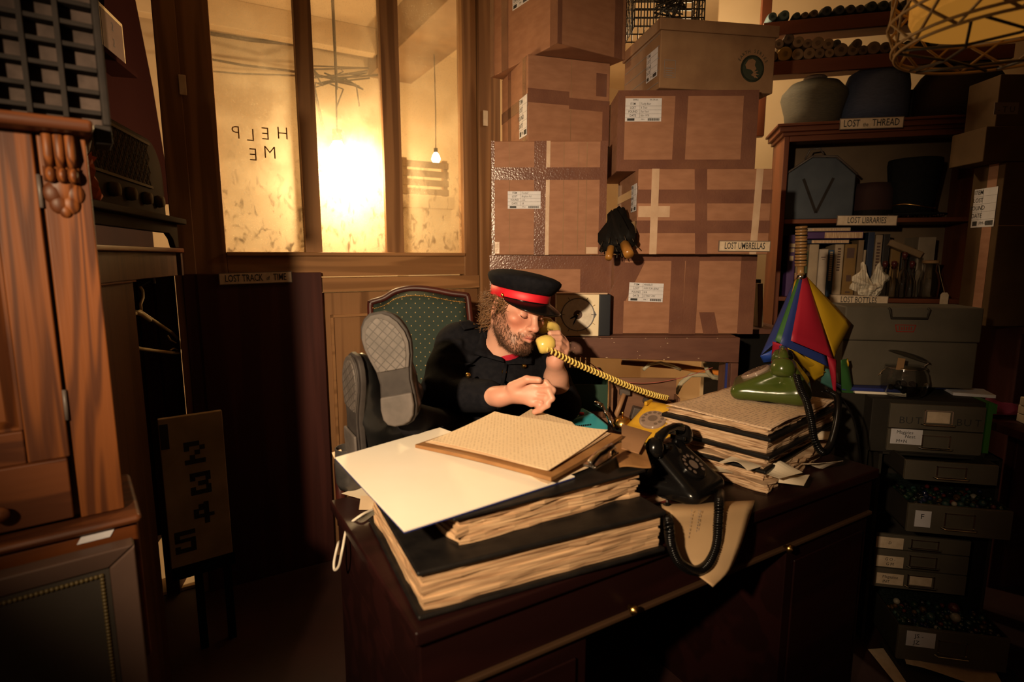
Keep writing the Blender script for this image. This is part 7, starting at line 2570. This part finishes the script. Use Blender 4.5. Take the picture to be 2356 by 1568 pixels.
S.cap(h(-.014, -.0970, -.0685), h(0, -.1035, -.0695), .0058, .0072, .006)
S.cap(h(.014, -.0970, -.0685), h(0, -.1035, -.0695), .0058, .0072, .006)
S.cap(h(-.018, -.1035, -.0628), h(0, -.1115, -.0628), .0016, .0022, .003, 's')
S.cap(h(.018, -.1035, -.0628), h(0, -.1115, -.0628), .0016, .0022, .003, 's')
for s_ in (-1, 1):
    Re = RN @ np.array(Matrix.Rotation(math.radians(s_ * 24), 3, 'Z') @ Matrix.Rotation(math.radians(-12), 3, 'X'))
    S.ell(h(s_ * .078, .012, -.006), (.0075, .0195, .032), Re, .008)
    S.ell(h(s_ * .085, .008, -.002), (.006, .0115, .019), Re, .006, 's')
    S.ell(h(s_ * .0775, .006, -.032), (.006, .010, .010), Re, .006)
# neck and trunk inside the clothes
S.cap(h(0, .028, -.05), N0, .056, .062, .03)
S.cap(N0, CH, .075, .10, .04)
S.cap(SR_, SL_, .05, None, .04)
S.cap(CH, CH + V((0, 0, -0.08)), .10, None, .03)
# right arm, hand resting in front
S.cap(SR_, ER_, .045, .040, .03)
S.cap(ER_, WR_, .043, .027, .03)
pr = P(1192, 903, 1.585)
S.cap(WR_, pr, .026, .030, .02)
kn = [P(1226, 884, 1.575), P(1233, 898, 1.565), P(1231, 912, 1.56), P(1222, 925, 1.56)]
for k in kn:
    S.cap(pr, k, .024, .0135, .012)
fin = [((1256, 880, 1.555), (1272, 897, 1.545), (1268, 912, 1.54)), ((1262, 898, 1.54), (1270, 916, 1.53), (1258, 927, 1.53)), ((1256, 916, 1.54), (1260, 931, 1.53), (1246, 940, 1.535)), ((1242, 930, 1.545), (1243, 942, 1.54), (1230, 947, 1.545))]
for k, f in zip(kn, fin):
    a = k
    for i, q_ in enumerate(f):
        b = P(*q_)
        S.cap(a, b, .0108 - .0009 * i, .0100 - .0009 * i, .004)
        a = b
S.cap(P(1178, 890, 1.575), P(1212, 872, 1.55), .016, .0115, .010)
S.cap(P(1212, 872, 1.55), P(1240, 874, 1.535), .0108, .0092, .004)
# left arm raised to the receiver
S.cap(SL_, EL_, .045, .040, .03)
S.cap(EL_, P(1279, 868, 1.79), .042, .036, .02)
S.cap(P(1279, 868, 1.79), WL_, .036, .025, .02)
pl = P(1289, 806, 1.735)
S.cap(WL_, pl, .025, .027, .015)
kl = [P(1294, 780, 1.722), P(1301, 790, 1.715), P(1302, 802, 1.71), P(1297, 814, 1.708)]
for k in kl:
    S.cap(pl, k, .022, .0125, .010)
fl = [((1284, 766, 1.700), (1266, 766, 1.690)), ((1288, 777, 1.690), (1268, 776, 1.676)), ((1287, 790, 1.682), (1268, 787, 1.670)), ((1283, 803, 1.680), (1267, 798, 1.670))]
for i0, (k, f) in enumerate(zip(kl, fl)):
    a = k
    for i, q_ in enumerate(f):
        b = P(*q_)
        S.cap(a, b, .0104 - .0009 * i - .0006 * (i0 == 3), .0094 - .0009 * i - .0006 * (i0 == 3), .003)
        a = b
S.cap(P(1285, 815, 1.75), P(1270, 796, 1.775), .0145, .011, .008)
S.cap(P(1270, 796, 1.775), P(1256, 782, 1.775), .0105, .0088, .004)
bv, bf = S.smooth_nets(2, 0.35)
lo = (bv - HCn) @ RN
r_ = np.linalg.norm(lo, axis=1)
head = r_ < 0.17
x, y, z = lo[:, 0], lo[:, 1], lo[:, 2]
cols = np.tile(np.array((0.60, 0.325, 0.235)), (len(bv), 1))


def blend(mask, c):
    global cols
    cols = cols * (1 - mask[:, None]) + np.array(c) * mask[:, None]


g3 = lambda cx, cy, cz, s: np.exp(-((np.abs(x) - cx) ** 2 + (y - cy) ** 2 + (z - cz) ** 2) / s ** 2) * head
blend(0.75 * g3(.044, -.068, -.022, .030), (0.56, 0.155, 0.095))
blend(0.6 * g3(0, -.113, -.03, .018), (0.58, 0.18, 0.12))
blend(0.5 * g3(.078, .01, -.006, .035), (0.56, 0.17, 0.11))
lips = np.exp(-((z + .0625) / .0085) ** 4 - (x / .0215) ** 4) * (y < -.088) * head
blend(0.85 * lips, (0.43, 0.115, 0.10))
blend(0.35 * g3(.032, -.085, .010, .014), (0.42, 0.17, 0.14))


def beard_zone(x, y, z):
    ax_ = np.abs(x)
    chin = 1 / (1 + np.exp((z + .066 - .35 * np.clip(ax_ - .02, 0, .05)) / .004))
    side = (ax_ > .050) * (y < .004) * (y > -.062) / (1 + np.exp((z - .000 + np.clip(-y - .02, 0, 1) * 1.15) / .006))
    mou = np.exp(-((z + .0485 + ax_ * .22) / .0062) ** 2) * (ax_ < .033) * (y < -.075)
    low = np.clip(np.maximum(np.maximum(chin * (y < .004), side), mou * .9), 0, 1)
    low *= 1 - np.exp(-((z + .0625) / .0115) ** 4 - (x / .024) ** 4) * (y < -.085)
    low *= 1 - 0.75 * np.exp(-((z + .080) / .006) ** 2) * ((ax_ > .010) & (ax_ < .03)) * (y < -.07)
    low *= 1 / (1 + np.exp(-(z + .122) / .006))
    return low


bz = beard_zone(x, y, z) * head
blend(0.62 * bz, (0.14, 0.066, 0.038))
handm = (np.linalg.norm(bv - np.array(pl), axis=1) < .06) | (np.linalg.norm(bv - np.array(pr), axis=1) < .09)
blend(0.25 * handm.astype(float), (0.58, 0.22, 0.15))
body = npmesh('body', bv, bf, MT['skin'], man, cols)
e1 = bv[bf[:, 2]] - bv[bf[:, 0]]
e2 = bv[bf[:, 3]] - bv[bf[:, 1]]
fn_ = np.cross(e1, e2)
vn = np.zeros_like(bv)
for i in range(4):
    np.add.at(vn, bf[:, i], fn_)
vn /= np.linalg.norm(vn, axis=1)[:, None] + 1e-12
ctr = bv - HCn
if (np.einsum('ij,ij->i', vn, ctr)[head].mean()) < 0:
    vn = -vn
    body.data.flip_normals()
rng = np.random.default_rng(3)
RHM = RH


def strands(idx, n, length, rad, direc, jit, curl=0.0, seg=3, sides=3, lift=0.35):
    m = MB()
    pick = rng.choice(idx, n)
    for i in pick:
        p = V(bv[i]) + V(vn[i]) * -0.0008
        d = V(vn[i]) * lift + RHM @ V(direc) + V(rng.normal(0, jit, 3))
        d.normalize()
        L_s = length * (0.6 + 0.7 * rng.random())
        pts = [p]
        s1 = d.orthogonal().normalized()
        s2 = d.cross(s1)
        ph = rng.random() * 6.28
        for k in range(1, seg + 1):
            f = k / seg
            c = curl * (s1 * math.cos(ph + f * 7) + s2 * math.sin(ph + f * 7)) * f ** 0.5 - curl * (s1 * math.cos(ph) + s2 * math.sin(ph)) * 0
            pts.append(p + d * L_s * f + V((0, 0, -1)) * (L_s * 0.22 * f * f) + c)
        m.tube(pts, [rad * (1 - 0.8 * k / seg) for k in range(seg + 1)], sides)
    return m


bi = np.where(bz > 0.45)[0]
strands(bi, 4200, 0.0085, 0.00055, (0, -.25, -.75), 0.28, 0.0008).build('beard', MT['beard'], man, smooth=True)
hz_ = head & (z > -.062) & (z < .030) & ((y > .022) | ((np.abs(x) > .060) & (y > -.030) & (z > .004) & (y < .03))) & ~((np.abs(x) > .0765) & (y < .03) & (z < .035))
hi = np.where(hz_)[0]
m = strands(hi, 1500, 0.042, 0.0016, (0, .55, -.35), 0.42, 0.0075, 9, 4, 0.55)
m.build('hair', MT['hair'], man, smooth=True)


def face_pt(px_, pz_, off=0.0006):
    w = head & (np.abs(x - px_) < .0032) & (np.abs(z - pz_) < .0032) & (y < -.03)
    if not w.any():
        w = head & (np.abs(x - px_) < .008) & (np.abs(z - pz_) < .008) & (y < -.03)
    j = np.where(w)[0]
    j = j[np.argsort(y[j])[:3]]
    yy = y[j].mean()
    return V(HCn + RN @ np.array((px_, yy - off, pz_)))


q = MB()
for s_ in (-1, 1):
    pts = [face_pt(s_ * (.032 + dx), dz) for dx, dz in ((-.0135, -.0005), (-.008, -.0038), (-.002, -.0055), (.004, -.0055), (.010, -.003), (.014, .0))]
    q.tube(smooth_pts(pts, 4), 0.0011, 5)
q.build('eyelashes', mat('lash_line', (0.05, 0.022, 0.016), 0.6), man, smooth=True)
q = MB()
for s_ in (-1, 1):
    for k in range(70):
        f = rng.random()
        a = face_pt(s_ * (.013 + .034 * f), .0225 + .006 * math.sin(f * 2.6) + rng.normal(0, .0014), 0.0)
        d = RHM @ V((s_ * .9, -.15, .35 - .5 * f))
        q.tube([a, a + d * .004, a + d * .0075], [.0006, .0005, .0001], 3)
q.build('eyebrows', MT['beard'], man, smooth=True)
q = MB()
q.tube(smooth_pts([face_pt(dx, -.0628 - .0012 * abs(dx) / .02, -0.0012) for dx in (-.020, -.012, -.004, .004, .012, .020)], 3), 0.0010, 5)
q.build('mouth_line', mat('mouth_shadow', (0.09, 0.02, 0.018), 0.6), man, smooth=True)

# peaked cap
cp_ = thing('peaked_cap', '', '', None)
for k in ('label', 'category'):
    del cp_[k]
cp_.parent = man
MCAP = Matrix.Translation(HC) @ RH.to_4x4() @ TR(0, 0.004, 0.037) @ RX(-6) @ RY(-3)
cp_.matrix_world = MCAP
CX, CY = 0.086, 0.110


def eprof(prof, n=44, fwdlean=0.0, name='x', mm=None, cap=True):
    m = MB()
    rg = []
    for f, zz, ext in prof:
        rg.append([((CX * f + ext) * math.cos(a), (CY * f + ext) * math.sin(a) - fwdlean * zz, zz + ext * 0.16 * (-math.sin(a))) for a in [2 * math.pi * i / n for i in range(n)]])
    m.rings(rg, caps=cap)
    return m.build(name, mm, cp_, smooth=True)


eprof([(0.98, -0.002, 0), (1.0, -0.002, 0), (1.012, 0.0, 0), (1.012, 0.026, 0), (0.99, 0.028, 0)], name='red_band', mm=MT['red'])
eprof([(0.99, 0.027, 0), (1.015, 0.028, 0), (1.02, 0.033, 0.005), (1.03, 0.046, 0.014), (1.035, 0.058, 0.019), (1.03, 0.066, 0.019), (1.0, 0.073, 0.014), (0.85, 0.080, 0.008), (0.5, 0.086, 0.0), (0.02, 0.088, 0.0)], name='cap_crown', mm=MT['navy'], fwdlean=0.12)
m = MB()


def visor(u, v):
    a = math.radians(-90 + (u - 0.5) * 150)
    e = 0.052 * math.cos((u - 0.5) * math.pi) ** 0.7 if 0 < u < 1 else 0.0
    r0x, r0y = CX * 1.012, CY * 1.012
    return ((r0x + e * v) * math.cos(a), (r0y + e * v) * math.sin(a), 0.002 - e * v * 0.42 - 0.006 * v * math.cos((u - .5) * math.pi))


MB().surf(30, 8, visor).build('visor', MT['black'], cp_, smooth=True, solid=0.0025)
MB().tube([V((CX * 1.02 * math.cos(a), CY * 1.02 * math.sin(a), 0.001)) for a in [math.radians(-90 + d) for d in range(-74, 75, 6)]], 0.0022, 6).build('chin_strap', MT['black'], cp_, smooth=True)
for s_ in (-1, 1):
    MB().sphere((s_ * CX * 1.01, -0.028, 0.006), 0.0055, 12, 8).build('cap_button', MT['gold'], cp_, smooth=True)

# coat
CS = SDF((-0.42, 1.45, 0.55), (0.32, 2.2, 1.26), 0.005)
CS.cap(CH, Pv, .128, .15, .05)
CS.ell(P(1140, 868, 1.90), (.165, .115, .15), np.array(Matrix.Rotation(math.radians(10), 3, 'Y')), .05)
CS.cap(P(1062, 792, 1.885), P(1225, 838, 1.935), .070, .066, .05)
CS.cap(P(1050, 796, 1.87), P(1032, 850, 1.81), .070, .067, .04)
CS.cap(P(1032, 850, 1.81), ER_, .066, .062, .03)
CS.cap(ER_, P(1122, 911, 1.65), .060, .050, .04)
CS.cap(SL_, EL_, .072, .062, .04)
CS.cap(EL_, P(1286, 908, 1.83), .058, .052, .03)
CS.cap(N0 + V((-.05, .03, .0)), N0 + V((.05, .03, -.01)), .052, None, .04)
rcf = random.Random(17)
for k in range(16):       # folds of the sleeve and chest
    a = ER_.lerp(P(1050, 796, 1.87), rcf.random()) + V((rcf.uniform(-.05, .05), -0.06, rcf.uniform(-.02, .02)))
    CS.cap(a, a + V((rcf.uniform(.03, .08), -0.01, rcf.uniform(-.05, .03))), .006, .004, .022)
for k in range(9):
    a = P(rcf.uniform(1080, 1240), rcf.uniform(860, 920), 1.775)
    CS.cap(a, a + V((rcf.uniform(-.06, .06), 0.0, rcf.uniform(-.05, .0))), .005, .004, .02)
CS.cap(P(1163, 800, 1.72), P(1161, 834, 1.73), .040, .008, .012, 's')
CS.cap(P(1150, 770, 1.79), N0 + V((0.01, -.03, .05)), .06, .066, .012, 's')
cv_, cf_ = CS.smooth_nets(2, 0.4)
coat = npmesh('coat', cv_, cf_, MT['navy'], man)
sh_ = SDF((-0.25, 1.6, 0.9), (0.2, 2.1, 1.25), 0.005)
sh_.cap(N0 + V((0.010, -0.014, 0.022)), CH, .0705, .105, .04)
sv, sf = sh_.smooth_nets(2)
npmesh('red_shirt', sv, sf, MT['redshirt'], man)
# find the coat surface under a pixel
cam_o = np.array((0, 0, CAMH))


def surf_px(vs, px, py, off=0.004, rad=7):
    rr = ray(px, py)
    rr = np.array(rr.normalized())
    rel = vs - cam_o
    t = rel @ rr
    dist = np.linalg.norm(rel - t[:, None] * rr, axis=1)
    w = np.where(dist < rad / FPX * 1.8)[0]
    tt = np.sort(t[w])[:4].mean()
    return V(cam_o + rr * (tt - off))


def coat_patch(name, pix, mm, off=0.006, th=0.005, parent=coat):
    """thin cloth piece laid on the coat surface inside a pixel quad"""
    cs = [np.array(p_, float) for p_ in pix]
    n_ = 8
    grid = [[surf_px(cv_, *((cs[0] * (1 - u) + cs[1] * u) * (1 - v) + (cs[3] * (1 - u) + cs[2] * u) * v), off) for u in np.linspace(0, 1, n_ + 1)] for v in np.linspace(0, 1, n_ + 1)]
    return MB().surf(n_, n_, lambda u, v: tuple(grid[round(v * n_)][round(u * n_)])).build(name, mm, parent, smooth=True, solid=th)


coat_patch('lapel', [(1108, 760), (1128, 772), (1160, 834), (1092, 815)], MT['navy'], 0.010)
coat_patch('lapel', [(1196, 822), (1226, 812), (1222, 838), (1166, 838)], MT['navy'], 0.010)
coat_patch('collar', [(1102, 735), (1130, 752), (1140, 800), (1112, 775)], MT['navy'], 0.014, 0.008)
coat_patch('front_edge', [(1160, 836), (1166, 838), (1150, 940), (1142, 940)], MT['navy'], 0.006, 0.006)
for px, py in ((1160, 855), (1206, 841), (1077, 863), (1152, 905)):
    c = surf_px(cv_, px, py, 0.004)
    MB().lathe([(0.0, 0.006), (0.006, 0.0045), (0.0085, 0.001), (0.008, 0.0)], 16, Matrix.Translation(c) @ (V((0, 0, CAMH)) - c).to_track_quat('Z', 'Y').to_matrix().to_4x4()).build('button', MT['gold'], coat, smooth=True)
coat_patch('epaulette', [(1056, 742), (1092, 738), (1102, 752), (1066, 760)], MT['navy'], 0.010, 0.006)
c = surf_px(cv_, 1090, 748, 0.012)
MB().sphere(c, (0.006, 0.006, 0.006), 12, 8).build('epaulette_button', MT['gold'], coat, smooth=True)

# trousers
TS = SDF((-0.45, 1.3, 0.45), (0.2, 2.2, 1.12), 0.006)
TS.cap(Pv + V((-0.06, 0, -.02)), Pv + V((.07, 0, -.02)), .125, None, .05)
KR, AR = P(1015, 992, 1.68), P(944, 965, 1.425)
KL, AL = P(945, 1012, 1.72), P(858, 1040, 1.50)
TS.cap(Pv + V((.05, -.04, -.03)), KR, .090, .070, .05)
TS.cap(KR, AR, .066, .046, .04)
TS.cap(Pv + V((-.07, -.04, -.03)), KL, .090, .070, .05)
TS.cap(KL, AL, .066, .048, .03)
for k in range(10):
    a = KR.lerp(AR, rcf.random()) + V((rcf.uniform(-.03, .03), -0.05, rcf.uniform(-.03, .04)))
    TS.cap(a, a + V((rcf.uniform(-.05, .05), 0, rcf.uniform(-.03, .03))), .005, .004, .02)
tv, tf = TS.smooth_nets(2, 0.4)
npmesh('trousers', tv, tf, MT['trouser'], man)


# shoes
def sole_outline(g=0.0, k=1.0):
    pts = []
    prof = [(0.0, 0.012), (0.006, 0.028), (0.02, 0.038), (0.045, 0.042), (0.075, 0.040), (0.105, 0.037), (0.135, 0.041), (0.165, 0.050), (0.195, 0.0555), (0.22, 0.054), (0.245, 0.045), (0.262, 0.032), (0.272, 0.015)]
    off = lambda x_: k * 0.010 * math.sin((x_ / 0.272 - 0.15) * 4.2)
    for x_, w_ in prof:
        pts.append((x_, off(x_) - w_ - g))
    for x_, w_ in reversed(prof):
        pts.append((x_, off(x_) + w_ + g))
    c = (0.13, 0)
    return [(c[0] + (p[0] - c[0]) * (1 + g / 0.13), p[1]) for p in pts]


def sub_outline(x0_, x1_, inset):
    o = sole_outline(-inset)
    return [p for p in o if x0_ <= p[0] <= x1_]


def shoe(M, k, laces=True):
    t = bpy.data.objects.new('shoe', None)
    COL.objects.link(t)
    t.parent = man
    t.matrix_world = M
    MB().prism(sole_outline(0.003, k), -0.004, 0.010).build('sole', MT['soledark'], t, bevel=0.003)
    MB().prism(sole_outline(-0.002, k), -0.010, -0.0042).build('outsole', MT['soledark'], t, bevel=0.002)
    o1 = [(p[0], p[1]) for p in sole_outline(-0.010, k) if p[0] > 0.128]
    MB().prism(o1, -0.0145, -0.0102).build('forefoot_tread', MT['tread'], t, bevel=0.0015)
    o1 = [(p[0], p[1]) for p in sole_outline(-0.002, k) if p[0] > 0.118]
    MB().prism(o1, -0.0125, -0.0102).build('tread_rim', MT['sole'], t, bevel=0.0015)
    o2 = [(p[0], p[1]) for p in sole_outline(-0.001, k) if p[0] < 0.082]
    MB().prism(o2, -0.019, -0.0102).build('heel', MT['sole'], t, bevel=0.004)
    U = SDF((-0.03, -0.08, -0.01), (0.31, 0.08, 0.16), 0.004)
    U.cap((0.038, 0, 0.044), (0.10, 0, 0.046), .036, .038, .03)
    U.cap((0.10, 0, 0.044), (0.19, k * .008, 0.030), .038, .043, .03)
    U.ell((0.20, k * .008, 0.022), (.072, .051, .030), None, .02)
    U.cap((0.045, 0, 0.06), (0.055, 0, 0.105), .036, .037, .02)
    U.cap((0.036, 0, 0.03), (0.12, 0, 0.02), .036, .034, .02)
    uv_, uf_ = U.smooth_nets(2)
    keep = uv_[:, 2] < 0.0
    uv_[keep, 2] = 0.0
    npmesh('upper', uv_, uf_, MT['leather'], t)
    q = MB()
    for i in range(5):
        xx = 0.095 + i * 0.018
        zz = 0.093 - i * 0.0085
        q.tube([(xx, -0.026, zz - .016), (xx + .006, -0.012, zz - .003), (xx + .010, 0.012, zz - .003), (xx + .004, 0.026, zz - .016)], 0.0022, 6)
    q.tube([(0.09, -0.01, 0.094), (0.08, -0.035, 0.085), (0.10, -0.05, 0.065), (0.11, -0.052, 0.05)], 0.0018, 6)
    q.build('laces', MT['black'], t, smooth=True)
    return t


H1, T1 = P(927, 975, 1.315), P(868, 708, 1.325)
shoe(frame(H1, T1 - H1, V((0.05, 0.99, 0.1))), 0.8)
H2, T2 = P(822, 1052, 1.37), P(815, 818, 1.335)
shoe(frame(H2, T2 - H2, V((0.82, 0.57, 0.0))), -0.8)

# receiver in his hand with its coiled cord
E_, M_ = P(1262, 746, 1.835), P(1264, 788, 1.675)
ydir = (M_ - E_).normalized()
zdir = V((0.93, 0.12, 0.30))
xdir = ydir.cross(zdir).normalized()
zdir = xdir.cross(ydir).normalized()
c_ = (E_ + M_) / 2
MHS = Matrix(((xdir.x, ydir.x, zdir.x, c_.x), (xdir.y, ydir.y, zdir.y, c_.y), (xdir.z, ydir.z, zdir.z, c_.z), (0, 0, 0, 1)))
hs_ = thing('telephone_receiver', 'pale yellow telephone receiver held to his ear, coiled cord trailing to the yellow telephone', 'telephone receiver', MHS)
ln_ = (M_ - E_).length
handset_mesh('handset', hs_, MT['yhand'], None, 0.0275, ln_)
iH = MHS.inverted()
cc = [iH @ p for p in (P(1258, 802, 1.655), P(1278, 812, 1.66), P(1330, 838, 1.70), P(1400, 868, 1.76), P(1460, 893, 1.82), P(1505, 908, 1.87), P(1535, 915, 1.93))]
coil(cc, 0.0078, 0.0030, 74, 10).build('coiled_cord', MT['yhand'], hs_, smooth=True)
MB().tube([iH @ P(1254, 797, 1.662), iH @ P(1262, 804, 1.656)], [0.009, 0.006], 10).build('cord_grommet', MT['yhand'], hs_, smooth=True)
